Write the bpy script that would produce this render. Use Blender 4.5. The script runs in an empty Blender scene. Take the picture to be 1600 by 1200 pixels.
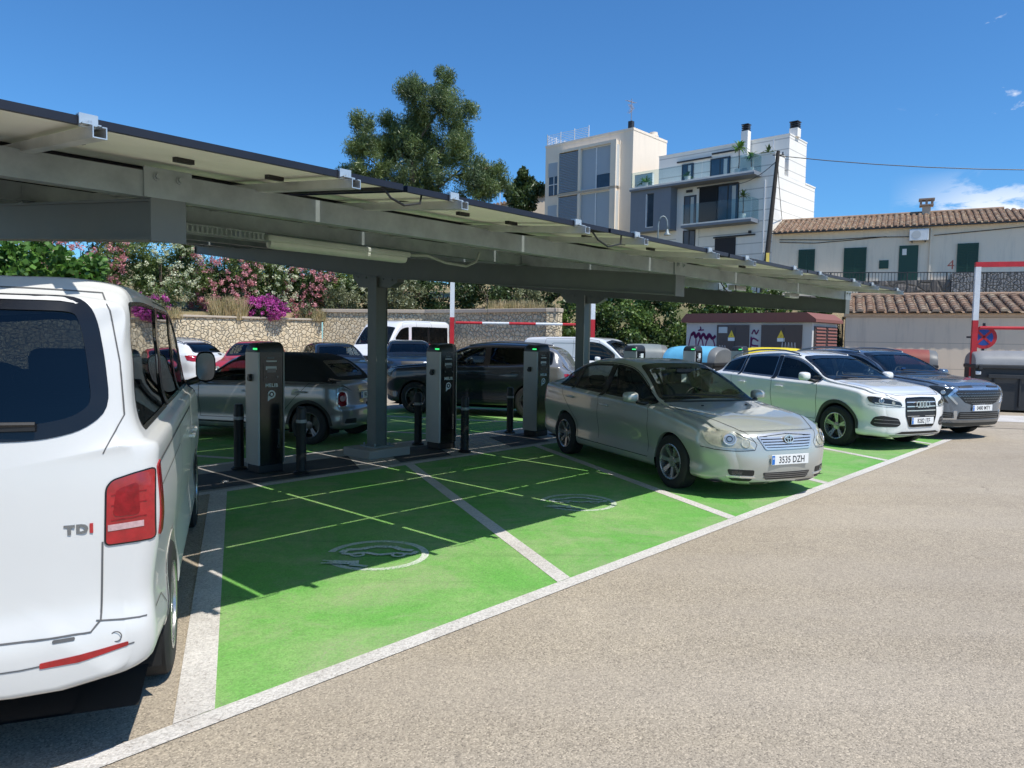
import bpy, bmesh, math, random
import numpy as np
from mathutils import Vector, Matrix
from mathutils.bvhtree import BVHTree
from mathutils.geometry import delaunay_2d_cdt
random.seed(7); RNG = np.random.default_rng(11)
SC = bpy.context.scene; COL = SC.collection
# ---- car park frame: u runs along the row of bays, v runs from the aisle into the bays ----
TH = 0.74
RU = (math.sin(TH), math.cos(TH)); PV = (-math.cos(TH), math.sin(TH))
def W(u, v, z=0.0): return (RU[0]*u+PV[0]*v, RU[1]*u+PV[1]*v, z)
ROT_ROW = math.atan2(RU[1], RU[0])          # rotation that turns local +x into the row direction

# ------------------------------------------------------------------ materials
MATS = {}
def newmat(name):
    m = bpy.data.materials.new(name); m.use_nodes = True
    nt = m.node_tree; nt.nodes.clear()
    out = nt.nodes.new('ShaderNodeOutputMaterial')
    return m, nt, out
def lin(c):
    return tuple(((x/12.92) if x <= .04045 else ((x+.055)/1.055)**2.4) for x in c)
def N(nt, t, **kw):
    n = nt.nodes.new(t)
    for k, v in kw.items():
        if k.startswith('_'): setattr(n, k[1:], v)
        else:
            k2 = k.replace('__', ' ')
            n.inputs[k2].default_value = v
    return n
def L(nt, a, b): nt.links.new(a, b)
def coords(nt, scale=(1, 1, 1), gen=False):
    tc = N(nt, 'ShaderNodeTexCoord'); mp = N(nt, 'ShaderNodeMapping'); mp.inputs['Scale'].default_value = scale
    L(nt, tc.outputs['Object'], mp.inputs['Vector']); return mp.outputs[0]
def wcoords(nt, scale=(1, 1, 1)):
    g = N(nt, 'ShaderNodeNewGeometry'); mp = N(nt, 'ShaderNodeMapping'); mp.inputs['Scale'].default_value = scale
    L(nt, g.outputs['Position'], mp.inputs['Vector']); return mp.outputs[0]
def ramp(nt, fac, stops):
    r = N(nt, 'ShaderNodeValToRGB'); e = r.color_ramp.elements
    while len(e) < len(stops): e.new(.5)
    for k, (p, c) in enumerate(stops):
        e[k].position = p; e[k].color = (c, c, c, 1) if isinstance(c, (int, float)) else (*c, 1)
    L(nt, fac, r.inputs[0]); return r.outputs[0]
def noise(nt, vec, scale, detail=4, rough=.6, dist=0):
    n = N(nt, 'ShaderNodeTexNoise', Scale=scale, Detail=detail, Roughness=rough, Distortion=dist)
    L(nt, vec, n.inputs['Vector']); return n.outputs['Fac']
def mixc(nt, fac, a, b, mode='MIX'):
    m = N(nt, 'ShaderNodeMix', _data_type='RGBA', _blend_type=mode)
    if isinstance(fac, (int, float)): m.inputs[0].default_value = fac
    else: L(nt, fac, m.inputs[0])
    for s, x in ((6, a), (7, b)):
        if isinstance(x, tuple): m.inputs[s].default_value = (*x[:3], 1)
        else: L(nt, x, m.inputs[s])
    return m.outputs[2]
def math_(nt, op, a, b=0.0, clamp=False):
    m = N(nt, 'ShaderNodeMath', _operation=op, _use_clamp=clamp)
    for i, x in enumerate((a, b)):
        if isinstance(x, (int, float)): m.inputs[i].default_value = x
        else: L(nt, x, m.inputs[i])
    return m.outputs[0]
def bump(nt, h, strength=.3, dist=.01):
    b = N(nt, 'ShaderNodeBump', Strength=strength, Distance=dist); L(nt, h, b.inputs['Height']); return b.outputs[0]
def prin(nt, out, col, rough=.5, metal=0.0, normal=None, **kw):
    p = N(nt, 'ShaderNodeBsdfPrincipled')
    for s, x in (('Base Color', col), ('Roughness', rough), ('Metallic', metal)):
        if isinstance(x, tuple): p.inputs[s].default_value = (*x[:3], 1)
        elif isinstance(x, (int, float)): p.inputs[s].default_value = x
        else: L(nt, x, p.inputs[s])
    if normal is not None: L(nt, normal, p.inputs['Normal'])
    for k, v in kw.items(): p.inputs[k.replace('__', ' ')].default_value = v
    L(nt, p.outputs[0], out.inputs[0]); return p
def M_plain(name, col, rough=.5, metal=0.0, var=.12, scale=3.0, fine=60.0, bumps=.05, **kw):
    """paint / plastic / metal with broad and fine variation"""
    if name in MATS: return MATS[name]
    m, nt, out = newmat(name); v = coords(nt)
    a = noise(nt, v, scale, 5, .65); b = noise(nt, v, fine, 3)
    c1 = tuple(x*(1-var) for x in col); c2 = tuple(min(1, x*(1+var)) for x in col)
    c = mixc(nt, ramp(nt, a, [(.3, 0.0), (.7, 1.0)]), c1, c2)
    r = math_(nt, 'ADD', math_(nt, 'MULTIPLY', a, .16), max(.02, rough-.08))
    prin(nt, out, c, r, metal, bump(nt, b, bumps, .002) if bumps else None, **kw)
    MATS[name] = m; return m
def M_carpaint(name, col, metal=0.0, rough=.28, coat=1.0, dirt=.25):
    if name in MATS: return MATS[name]
    m, nt, out = newmat(name); v = coords(nt)
    a = noise(nt, v, 1.3, 5, .6); g = N(nt, 'ShaderNodeTexCoord'); s = N(nt, 'ShaderNodeSeparateXYZ'); L(nt, g.outputs['Object'], s.inputs[0])
    low = math_(nt, 'MULTIPLY', ramp(nt, math_(nt, 'ADD', s.outputs[2], math_(nt, 'MULTIPLY', a, .25)), [(.28, 1.0), (.62, 0.0)]), dirt)
    c = mixc(nt, low, mixc(nt, a, tuple(x*.95 for x in col), tuple(min(1, x*1.04) for x in col)), (.23, .20, .165))
    fl = noise(nt, v, 900, 1)
    p = prin(nt, out, c, rough, metal, bump(nt, fl, .02 if metal else .0, .001))
    p.inputs['Coat Weight'].default_value = coat; p.inputs['Coat Roughness'].default_value = .04
    MATS[name] = m; return m
def M_glass(name, tint=(.35, .42, .40), refl=.5, dark=.0):
    if name in MATS: return MATS[name]
    m, nt, out = newmat(name)
    t = N(nt, 'ShaderNodeBsdfTransparent'); t.inputs[0].default_value = (*tint, 1)
    g = N(nt, 'ShaderNodeBsdfGlossy'); g.inputs['Roughness'].default_value = .015; g.inputs[0].default_value = (.95, .98, 1, 1)
    f = N(nt, 'ShaderNodeFresnel', IOR=1.5); fac = math_(nt, 'MULTIPLY', f.outputs[0], 2.0*refl, True)
    mx = N(nt, 'ShaderNodeMixShader'); L(nt, fac, mx.inputs[0]); L(nt, t.outputs[0], mx.inputs[1]); L(nt, g.outputs[0], mx.inputs[2])
    L(nt, mx.outputs[0], out.inputs[0]); MATS[name] = m; return m
def M_leaf(name, c1, c2, c3, scale=.8, sub=.15):
    if name in MATS: return MATS[name]
    m, nt, out = newmat(name); v = wcoords(nt)
    g = N(nt, 'ShaderNodeNewGeometry'); a = noise(nt, v, scale, 4)
    c = mixc(nt, g.outputs['Random Per Island'], c1, c2)
    c = mixc(nt, ramp(nt, a, [(.42, 0.0), (.62, 1.0)]), c, c3)
    d = N(nt, 'ShaderNodeBsdfDiffuse'); L(nt, c, d.inputs[0])
    t = N(nt, 'ShaderNodeBsdfTranslucent'); L(nt, c, t.inputs[0])
    gl = N(nt, 'ShaderNodeBsdfGlossy'); gl.inputs['Roughness'].default_value = .45; gl.inputs[0].default_value = (.8, .85, .8, 1)
    mx = N(nt, 'ShaderNodeMixShader'); mx.inputs[0].default_value = .3; L(nt, d.outputs[0], mx.inputs[1]); L(nt, t.outputs[0], mx.inputs[2])
    m2 = N(nt, 'ShaderNodeMixShader'); m2.inputs[0].default_value = .05; L(nt, mx.outputs[0], m2.inputs[1]); L(nt, gl.outputs[0], m2.inputs[2])
    L(nt, m2.outputs[0], out.inputs[0]); MATS[name] = m; return m
def M_asphalt():
    m, nt, out = newmat('asphalt'); v = wcoords(nt)
    big = noise(nt, v, .32, 6, .65); mid = noise(nt, v, 3.2, 6, .72); fine = noise(nt, v, 160, 3, .75)
    vo = N(nt, 'ShaderNodeTexVoronoi', Scale=135.0); L(nt, v, vo.inputs['Vector'])
    c = mixc(nt, ramp(nt, big, [(.3, 0.0), (.72, 1.0)]), (.345, .288, .215), (.45, .382, .288))
    c = mixc(nt, math_(nt, 'MULTIPLY', ramp(nt, mid, [(.35, 0.0), (.75, 1.0)]), .30), c, (.25, .215, .178))
    sp = ramp(nt, vo.outputs['Color'], [(.10, .42), (.34, .86), (.66, 1.08), (.93, 1.62)])
    c = mixc(nt, .85, c, sp, 'MULTIPLY')
    # faint polished wheel tracks running along the aisle, and dark stains
    mp = N(nt, 'ShaderNodeMapping'); mp.inputs['Rotation'].default_value = (0, 0, -math.atan2(math.cos(TH), math.sin(TH))); mp.inputs['Scale'].default_value = (.06, .85, 1)
    g_ = N(nt, 'ShaderNodeNewGeometry'); mp.vector_type = 'TEXTURE' if False else 'POINT'; L(nt, g_.outputs['Position'], mp.inputs[0])
    tr = ramp(nt, noise(nt, mp.outputs[0], 1.6, 3, .5), [(.45, 0.0), (.62, 1.0)])
    c = mixc(nt, math_(nt, 'MULTIPLY', tr, .20), c, (.46, .40, .33))
    stain = ramp(nt, noise(nt, v, 1.3, 5, .78, .8), [(.62, 0.0), (.75, 1.0)])
    c = mixc(nt, math_(nt, 'MULTIPLY', stain, .40), c, (.17, .145, .125))
    spot = ramp(nt, noise(nt, v, 9, 3, .6, .3), [(.72, 0.0), (.78, 1.0)])
    c = mixc(nt, math_(nt, 'MULTIPLY', spot, .5), c, (.12, .105, .09))
    # hairline cracks
    vd = N(nt, 'ShaderNodeMix', _data_type='VECTOR'); vd.inputs[0].default_value = .35; nn_ = N(nt, 'ShaderNodeTexNoise', Scale=2.6, Detail=6); L(nt, v, nn_.inputs['Vector']); L(nt, v, vd.inputs[4]); L(nt, nn_.outputs['Color'], vd.inputs[5])
    ve = N(nt, 'ShaderNodeTexVoronoi', Scale=.42, _feature='DISTANCE_TO_EDGE'); L(nt, vd.outputs[1], ve.inputs['Vector'])
    ck = math_(nt, 'MULTIPLY', ramp(nt, ve.outputs['Distance'], [(.0, 1.0), (.0035, 0.0)]), ramp(nt, big, [(.48, 0.0), (.56, 1.0)]))
    c = mixc(nt, math_(nt, 'MULTIPLY', ck, .55), c, (.10, .085, .07))
    h = math_(nt, 'ADD', math_(nt, 'MULTIPLY', vo.outputs['Distance'], -1.0), math_(nt, 'MULTIPLY', fine, .8))
    prin(nt, out, c, .88, 0, bump(nt, h, .5, .005)); return m
def M_paint(name, col, worn, amt=(.52, .70), under=(.24, .20, .17), hole=(.60, .68), rub=False):
    """road paint over asphalt grain with worn patches"""
    m, nt, out = newmat(name); v = wcoords(nt)
    vo = N(nt, 'ShaderNodeTexVoronoi', Scale=95.0); L(nt, v, vo.inputs['Vector'])
    fine = noise(nt, v, 55, 4, .8); big = noise(nt, v, .8, 6, .7, .5); mid = noise(nt, v, 7, 5, .7)
    c = mixc(nt, ramp(nt, big, [(amt[0], 0.0), (amt[1], 1.0)]), col, worn)
    c = mixc(nt, math_(nt, 'MULTIPLY', ramp(nt, mid, [(.4, 0.0), (.8, 1.0)]), .35), c, tuple(x*.72 for x in col))
    c = mixc(nt, .55, c, ramp(nt, vo.outputs['Color'], [(.1, .62), (.5, 1.0), (.92, 1.3)]), 'MULTIPLY')
    wear = math_(nt, 'MULTIPLY', ramp(nt, fine, [(hole[0], 0.0), (hole[1], 1.0)]), ramp(nt, big, [(.35, .25), (.62, 1.0)]))
    c = mixc(nt, wear, c, under)
    if rub:
        r1 = ramp(nt, noise(nt, v, 1.05, 6, .72, 1.2), [(.47, 0.0), (.68, 1.0)])
        c = mixc(nt, math_(nt, 'MULTIPLY', r1, math_(nt, 'ADD', math_(nt, 'MULTIPLY', ramp(nt, fine, [(.42, 0.0), (.6, 1.0)]), .42), .30)), c, (.37, .37, .24))
        ms = N(nt, 'ShaderNodeMapping'); ms.inputs['Rotation'].default_value = (0, 0, 1.18); ms.inputs['Scale'].default_value = (.35, 5.0, 1); L(nt, v, ms.inputs[0]); ty = ramp(nt, noise(nt, ms.outputs[0], 1.3, 4, .6), [(.58, 0.0), (.70, 1.0)]); c = mixc(nt, math_(nt, 'MULTIPLY', ty, .22), c, (.05, .11, .035))
        st = ramp(nt, noise(nt, v, 2.3, 4, .8, .6), [(.66, 0.0), (.76, 1.0)]); c = mixc(nt, math_(nt, 'MULTIPLY', st, .45), c, (.06, .12, .04))
    h = math_(nt, 'ADD', math_(nt, 'MULTIPLY', vo.outputs['Distance'], -1.0), math_(nt, 'MULTIPLY', fine, .5))
    prin(nt, out, c, .8, 0, bump(nt, h, .55, .005)); return m
def M_rubble(name, cols, scale=3.6, mortar=(.55, .47, .34), rot=0):
    m, nt, out = newmat(name); v = wcoords(nt)
    nz = N(nt, 'ShaderNodeTexNoise', Scale=2.2, Detail=3); L(nt, v, nz.inputs['Vector'])
    vm = N(nt, 'ShaderNodeMix', _data_type='VECTOR'); vm.inputs[0].default_value = .12; L(nt, v, vm.inputs[4]); L(nt, nz.outputs['Color'], vm.inputs[5])
    e = N(nt, 'ShaderNodeTexVoronoi', Scale=scale, _feature='DISTANCE_TO_EDGE'); L(nt, vm.outputs[1], e.inputs['Vector'])
    c = N(nt, 'ShaderNodeTexVoronoi', Scale=scale); L(nt, vm.outputs[1], c.inputs['Vector'])
    sx = N(nt, 'ShaderNodeSeparateColor'); L(nt, c.outputs['Color'], sx.inputs[0])
    col = mixc(nt, ramp(nt, sx.outputs[0], [(.1, 0.0), (.9, 1.0)]), cols[0], cols[1])
    col = mixc(nt, math_(nt, 'MULTIPLY', sx.outputs[1], .5), col, cols[2])
    col = mixc(nt, math_(nt, 'MULTIPLY', noise(nt, v, 22, 5, .7), .5), col, tuple(x*.6 for x in cols[0]))
    jm = ramp(nt, e.outputs['Distance'], [(.015, 0.0), (.06, 1.0)])
    col = mixc(nt, jm, tuple(x*.42 for x in mortar), col)
    h = math_(nt, 'ADD', ramp(nt, e.outputs['Distance'], [(.0, 0.0), (.14, 1.0)]), math_(nt, 'MULTIPLY', noise(nt, v, 30, 4), .25))
    prin(nt, out, col, .9, 0, bump(nt, h, .9, .05)); return m
def M_render(name, col, stain=(.35, .32, .28), amt=.3, lines=None, rough=.85, lw=.02):
    """rendered or clad wall; lines = height of a cladding course"""
    if name in MATS: return MATS[name]
    m, nt, out = newmat(name); v = wcoords(nt)
    a = noise(nt, v, .5, 6, .7); st = noise(nt, wcoords(nt, (3.5, 3.5, .35)), 1.0, 5, .7); f = noise(nt, v, 40, 4)
    c = mixc(nt, a, tuple(x*.93 for x in col), tuple(min(1, x*1.05) for x in col))
    c = mixc(nt, math_(nt, 'MULTIPLY', ramp(nt, st, [(.5, 0.0), (.8, 1.0)]), amt), c, stain)
    nrm = bump(nt, f, .25, .01)
    if lines:
        s = N(nt, 'ShaderNodeSeparateXYZ'); L(nt, v, s.inputs[0])
        q = math_(nt, 'FRACT', math_(nt, 'DIVIDE', s.outputs[2], lines))
        k = math_(nt, 'LESS_THAN', q, lw/lines*2)
        c = mixc(nt, math_(nt, 'MULTIPLY', k, .55), c, tuple(x*.35 for x in col))
    prin(nt, out, c, rough, 0, nrm); MATS[name] = m; return m
def M_rooftile(name, scale=1.0, tint=(1, 1, 1)):
    m, nt, out = newmat(name); v = wcoords(nt)
    g = N(nt, 'ShaderNodeNewGeometry'); a = noise(nt, v, 1.7, 5, .7); b = noise(nt, v, 14, 4, .7)
    c = ramp(nt, g.outputs['Random Per Island'], [(0, tuple(x*y for x, y in zip((.30, .17, .10), tint))), (.45, tuple(x*y for x, y in zip((.42, .25, .15), tint))), (.8, tuple(x*y for x, y in zip((.36, .27, .19), tint))), (1, tuple(x*y for x, y in zip((.58, .43, .27), tint)))])
    c = mixc(nt, math_(nt, 'MULTIPLY', ramp(nt, a, [(.45, 0.0), (.75, 1.0)]), .6), c, (.13, .115, .095))
    c = mixc(nt, math_(nt, 'MULTIPLY', b, .45), c, (.17, .13, .10))
    prin(nt, out, c, .9, 0, bump(nt, b, .4, .01)); return m

# ------------------------------------------------------------------ mesh builder
class MB:
    def __init__(s): s.v = []; s.f = []; s.m = []
    def add(s, vs, fs, mi=0):
        o = len(s.v); s.v += [tuple(p) for p in vs]; s.f += [tuple(i+o for i in q) for q in fs]; s.m += [mi]*len(fs)
    def box(s, c, d, rz=0, mi=0, bev=0.0, rot=None):
        hx, hy, hz = d[0]/2, d[1]/2, d[2]/2
        R = rot if rot is not None else Matrix.Rotation(rz, 3, 'Z')
        if bev <= 0:
            P = [(-hx,-hy,-hz),(hx,-hy,-hz),(hx,hy,-hz),(-hx,hy,-hz),(-hx,-hy,hz),(hx,-hy,hz),(hx,hy,hz),(-hx,hy,hz)]
            F = [(0,3,2,1),(4,5,6,7),(0,1,5,4),(1,2,6,5),(2,3,7,6),(3,0,4,7)]
        else:
            bm = bmesh.new(); bmesh.ops.create_cube(bm, size=1)
            for q in bm.verts: q.co = Vector((q.co.x*d[0], q.co.y*d[1], q.co.z*d[2]))
            bmesh.ops.bevel(bm, geom=list(bm.edges), offset=min(bev, min(d)*.45), segments=2, affect='EDGES', profile=.5)
            bm.verts.ensure_lookup_table(); P = [tuple(q.co) for q in bm.verts]; F = [tuple(q.index for q in f.verts) for f in bm.faces]; bm.free()
        s.add([tuple(R @ Vector(p) + Vector(c)) for p in P], F, mi)
    def cyl(s, a, b, r0, r1=None, n=14, mi=0, caps=True):
        r1 = r0 if r1 is None else r1
        a = Vector(a); b = Vector(b); d = (b-a).normalized()
        t = Vector((0,0,1)) if abs(d.z) < .9 else Vector((1,0,0)); x = d.cross(t).normalized(); y = d.cross(x)
        V = []
        for c, r in ((a, r0), (b, r1)):
            for k in range(n):
                g = 2*math.pi*k/n; V.append(c+x*math.cos(g)*r+y*math.sin(g)*r)
        F = [(k, k+n, (k+1) % n+n, (k+1) % n) for k in range(n)]
        if caps: F += [tuple(range(n)), tuple(range(2*n-1, n-1, -1))]
        s.add(V, F, mi)
    def tube(s, pts, r, n=8, mi=0):
        pts = [Vector(p) for p in pts]; rs = r if isinstance(r, (list, tuple)) else [r]*len(pts); V = []; F = []
        for i, p in enumerate(pts):
            d = (pts[min(i+1, len(pts)-1)]-pts[max(i-1, 0)]).normalized()
            t = Vector((0,0,1)) if abs(d.z) < .95 else Vector((1,0,0)); x = d.cross(t).normalized(); y = d.cross(x)
            for k in range(n):
                g = 2*math.pi*k/n; V.append(p+x*math.cos(g)*rs[i]+y*math.sin(g)*rs[i])
        for i in range(len(pts)-1):
            for k in range(n): F.append((i*n+k, (i+1)*n+k, (i+1)*n+(k+1) % n, i*n+(k+1) % n))
        F += [tuple(range(n)), tuple(range((len(pts)-1)*n, len(pts)*n))[::-1]]
        s.add(V, F, mi)
    def prism(s, poly, axis, a, b, mi=0, M=None):
        """poly 2D extruded along axis: 'x' -> (y,z), 'y' -> (x,z), 'z' -> (x,y)"""
        n = len(poly); V = []
        for w in (a, b):
            for p, q in poly:
                V.append({'x': (w, p, q), 'y': (p, w, q), 'z': (p, q, w)}[axis])
        if M is not None: V = [tuple(M @ Vector(p)) for p in V]
        F = [tuple(range(n))[::-1], tuple(range(n, 2*n))]+[(k, (k+1) % n, (k+1) % n+n, k+n) for k in range(n)]
        s.add(V, F, mi)
    def lathe(s, prof, n=24, c=(0,0,0), axis='z', mi=0):
        V = []; F = []
        for r, h in prof:
            for k in range(n):
                g = 2*math.pi*k/n; x, y = r*math.cos(g), r*math.sin(g)
                V.append({'z': (c[0]+x, c[1]+y, c[2]+h), 'x': (c[0]+h, c[1]+x, c[2]+y)}[axis])
        for i in range(len(prof)-1):
            for k in range(n): F.append((i*n+k, i*n+(k+1) % n, (i+1)*n+(k+1) % n, (i+1)*n+k))
        s.add(V, F, mi)
    def build(s, name, mats, parent=None, smooth=False, loc=None, rz=None, angle=None):
        me = bpy.data.meshes.new(name); me.from_pydata(s.v, [], s.f); me.update()
        mats = mats if isinstance(mats, (list, tuple)) else [mats]
        for q in mats: me.materials.append(q)
        if len(mats) > 1: me.polygons.foreach_set('material_index', s.m)
        bm = bmesh.new(); bm.from_mesh(me); bmesh.ops.recalc_face_normals(bm, faces=bm.faces); bm.to_mesh(me); bm.free()
        if smooth or angle: me.shade_smooth() if not angle else None
        if angle: me.polygons.foreach_set('use_smooth', [True]*len(me.polygons)); me.set_sharp_from_angle(angle=math.radians(angle))
        o = bpy.data.objects.new(name, me); COL.objects.link(o)
        if parent is not None: o.parent = parent
        if loc is not None: o.location = loc
        if rz is not None: o.rotation_euler = (0, 0, rz)
        return o
def npmesh(name, V, F, mats, parent=None, smooth=False, mi=None):
    me = bpy.data.meshes.new(name); V = np.asarray(V, dtype=np.float32); F = np.asarray(F, dtype=np.int32)
    me.vertices.add(len(V)); me.vertices.foreach_set('co', V.ravel())
    k = F.shape[1]; me.loops.add(F.size); me.loops.foreach_set('vertex_index', F.ravel())
    me.polygons.add(len(F)); me.polygons.foreach_set('loop_start', np.arange(0, F.size, k, dtype=np.int32))
    if mi is not None: me.polygons.foreach_set('material_index', np.asarray(mi, dtype=np.int32))
    me.polygons.foreach_set('use_smooth', [smooth]*len(F))
    me.update(calc_edges=True); me.validate()
    for q in (mats if isinstance(mats, (list, tuple)) else [mats]): me.materials.append(q)
    o = bpy.data.objects.new(name, me); COL.objects.link(o)
    if parent is not None: o.parent = parent
    return o
def tag(o, label=None, cat=None, group=None, kind=None):
    if label: o['label'] = label
    if cat: o['category'] = cat
    if group: o['group'] = group
    if kind: o['kind'] = kind
    return o
def thing(name, label, cat, loc=(0,0,0), rz=0.0, group=None):
    o = bpy.data.objects.new(name, None); COL.objects.link(o); o.empty_display_size = .2
    o.location = loc; o.rotation_euler = (0, 0, rz); return tag(o, label, cat, group)
def copy_tree(o, parent=None):
    c = o.copy(); COL.objects.link(c); c.parent = parent
    for ch in list(o.children): copy_tree(ch, c)
    return c
def text_mesh(txt, size, extrude=.0015, bold=0.0, spacing=1.0):
    cu = bpy.data.curves.new('lettering', 'FONT'); cu.body = txt; cu.size = size; cu.extrude = extrude; cu.offset = bold
    cu.align_x = 'CENTER'; cu.align_y = 'CENTER'; cu.space_character = spacing; cu.resolution_u = 3
    o = bpy.data.objects.new('lettering', cu); COL.objects.link(o)
    dg = bpy.context.evaluated_depsgraph_get(); me = bpy.data.meshes.new_from_object(o.evaluated_get(dg))
    bpy.data.objects.remove(o); bpy.data.curves.remove(cu); return me
def add_text(mb, txt, size, M, mi=0, bold=0.0, spacing=1.0, sx=1.0, extrude=.0015):
    me = text_mesh(txt, size, extrude, bold, spacing)
    V = [tuple(M @ Vector((v.co.x*sx, v.co.y, v.co.z))) for v in me.vertices]; F = [tuple(p.vertices) for p in me.polygons]
    mb.add(V, F, mi); bpy.data.meshes.remove(me)
def frame(o, ex, ey, ez):
    """matrix with columns ex ey ez and origin o"""
    M = Matrix.Identity(4)
    for i, c in enumerate((ex, ey, ez)):
        for j in range(3): M[j][i] = c[j]
    for j in range(3): M[j][3] = o[j]
    return M
def ring_flat(n, r0, r1, sx=1.0, sy=1.0, a0=0, a1=2*math.pi):
    V = []; F = []
    for k in range(n+1):
        g = a0+(a1-a0)*k/n; V += [(math.cos(g)*r0*sx, math.sin(g)*r0*sy), (math.cos(g)*r1*sx, math.sin(g)*r1*sy)]
    for k in range(n): F.append((2*k, 2*k+1, 2*k+3, 2*k+2))
    return V, F

# ------------------------------------------------------------------ camera, world, light
cd = bpy.data.cameras.new('camera'); cam = bpy.data.objects.new('camera', cd); COL.objects.link(cam); SC.camera = cam
PI_, RO_ = .061, .016
U_ = Vector((0, math.sin(PI_), math.cos(PI_))); Fw = Vector((0, math.cos(PI_), -math.sin(PI_))); X_ = Vector((1, 0, 0))
right = X_*math.cos(RO_)+U_*math.sin(RO_); up = U_*math.cos(RO_)-X_*math.sin(RO_)
cam.matrix_world = frame((0, 0, 1.716), right, up, -Fw)
cd.sensor_width = 36; cd.lens = 1150.5/1600*36; cd.clip_end = 2000; cd.clip_start = .05
SUN = Vector((.435, -.398, 1.0)).normalized()
sl = bpy.data.lights.new('sun', 'SUN'); sl.energy = 5.0; sl.angle = math.radians(.5); sl.color = (1, .95, .86)
so = bpy.data.objects.new('sun', sl); COL.objects.link(so); so.rotation_euler = SUN.to_track_quat('Z', 'Y').to_euler()
w = bpy.data.worlds.new('World'); SC.world = w; w.use_nodes = True; nt = w.node_tree; nt.nodes.clear()
out = N(nt, 'ShaderNodeOutputWorld'); bg = N(nt, 'ShaderNodeBackground', Strength=SKY_STRENGTH if 'SKY_STRENGTH' in globals() else .12)
sky = N(nt, 'ShaderNodeTexSky'); sky.sky_type = 'NISHITA'; sky.sun_disc = False
sky.sun_elevation = math.asin(SUN.z); sky.sun_rotation = math.atan2(SUN.x, SUN.y); sky.air_density = 1.0; sky.dust_density = .35; sky.ozone_density = 3.0
tc = N(nt, 'ShaderNodeTexCoord'); sp = N(nt, 'ShaderNodeSeparateXYZ'); L(nt, tc.outputs['Generated'], sp.inputs[0])
# small fair-weather clouds low on the right, as in the real sky: noise on the direction
mp = N(nt, 'ShaderNodeMapping'); mp.inputs['Scale'].default_value = (1.0, 1.0, 2.6); L(nt, tc.outputs['Generated'], mp.inputs[0])
cn = noise(nt, mp.outputs[0], 11, 9, .62, .3)
az = math_(nt, 'DIVIDE', sp.outputs[0], sp.outputs[1])
low = ramp(nt, sp.outputs[2], [(.145, 1.0), (.20, 0.0)])
rgt = ramp(nt, az, [(.50, 0.0), (.62, 1.0)])
mask = math_(nt, 'MULTIPLY', math_(nt, 'MULTIPLY', low, rgt), ramp(nt, cn, [(.47, 0.0), (.55, 1.0)]))
w2 = math_(nt, 'MULTIPLY', ramp(nt, noise(nt, mp.outputs[0], 16, 7, .6, .2), [(.63, 0.0), (.74, .75)]), ramp(nt, az, [(.50, 0.0), (.58, 1.0)]))
mask = math_(nt, 'MAXIMUM', mask, math_(nt, 'MULTIPLY', w2, math_(nt, 'GREATER_THAN', sp.outputs[1], 0.0)))
skc = mixc(nt, 1.0, sky.outputs[0], (.50, .96, 1.34), 'MULTIPLY')
L(nt, mixc(nt, mask, skc, (9.0, 9.3, 9.8)), bg.inputs[0]); L(nt, bg.outputs[0], out.inputs[0])
SC.render.engine = 'CYCLES'; SC.view_settings.view_transform = 'Standard'; SC.view_settings.look = 'None'; SC.view_settings.exposure = 0
SC.cycles.max_bounces = 8; SC.cycles.transparent_max_bounces = 24; SC.cycles.use_denoising = True
# ------------------------------------------------------------------ ground and markings
m_asph = M_asphalt()
m_green = M_paint('green_paint', (.135, .385, .068), (.27, .43, .15), (.42, .68), rub=True)
m_white = M_paint('white_line_paint', (.62, .59, .55), (.40, .36, .32), (.5, .8), hole=(.56, .66))
m_worn = M_paint('worn_white_paint', (.66, .68, .62), (.46, .55, .40), (.42, .66), under=(.10, .36, .06), hole=(.50, .60))
def sheet(name, polys, m, z, kind='structure', parent=None):
    b = MB()
    for p in polys: b.add([(x, y, z) for x, y in p], [tuple(range(len(p)))])
    o = b.build(name, m, parent); 
    if kind: o['kind'] = kind
    return o
g = MB(); g.add([(-400, -60, 0), (400, -60, 0), (400, 500, 0), (-400, 500, 0)], [(0, 1, 2, 3)])
o = g.build('ground', m_asph); o['kind'] = 'structure'
def uvq(u0, v0, u1, v1): return [W(u0, v0)[:2], W(u1, v0)[:2], W(u1, v1)[:2], W(u0, v1)[:2]]
SL = .51      # slant of the front bays
def para(u_a, va, u_b, vb, w):
    """slanted strip of width w (measured along the row)"""
    return [W(u_a-w/2, va)[:2], W(u_a+w/2, va)[:2], W(u_b+w/2, vb)[:2], W(u_b-w/2, vb)[:2]]
gv0, gv1 = 3.18, 7.66
sheet('green_bay_surface', [[W(1.44, gv0)[:2], W(15.2, gv0)[:2], W(17.45, gv1)[:2], W(3.72, gv1)[:2]]], m_green, .004)
sheet('rear_bay_surface', [[W(-9, 9.32)[:2], W(17.5, 9.32)[:2], W(15.2, 13.9)[:2], W(-11.3, 13.9)[:2]]], m_green, .004)
lines = [[W(-1.5, 3.07)[:2], W(15.35, 3.07)[:2], W(15.35, 3.19)[:2], W(-1.5, 3.19)[:2]]]
sheet('edge_line', lines, m_white, .006)
LU = [1.42, 4.08, 6.72, 9.27, 11.78, 14.38]
sheet('bay_line', [para(u, 3.193, u+(7.64-3.193)*SL, 7.64, .145 if k else .19) for k, u in enumerate([1.42]+LU[1:])], m_white, .0068)
sheet('bay_back_line', [uvq(3.4, 7.645, 17.3, 7.78)], m_white, .0064)
rl = [para(u, 9.42, u-(13.85-9.42)*SL, 13.85, .14) for u in (-5.6, -2.95, -.3, 2.35, 5.0, 8.9, 11.6, 14.3, 17.0)]
sheet('rear_bay_line', rl+[uvq(-9, 9.28, 17.5, 9.41)], m_white, .0064)
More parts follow.
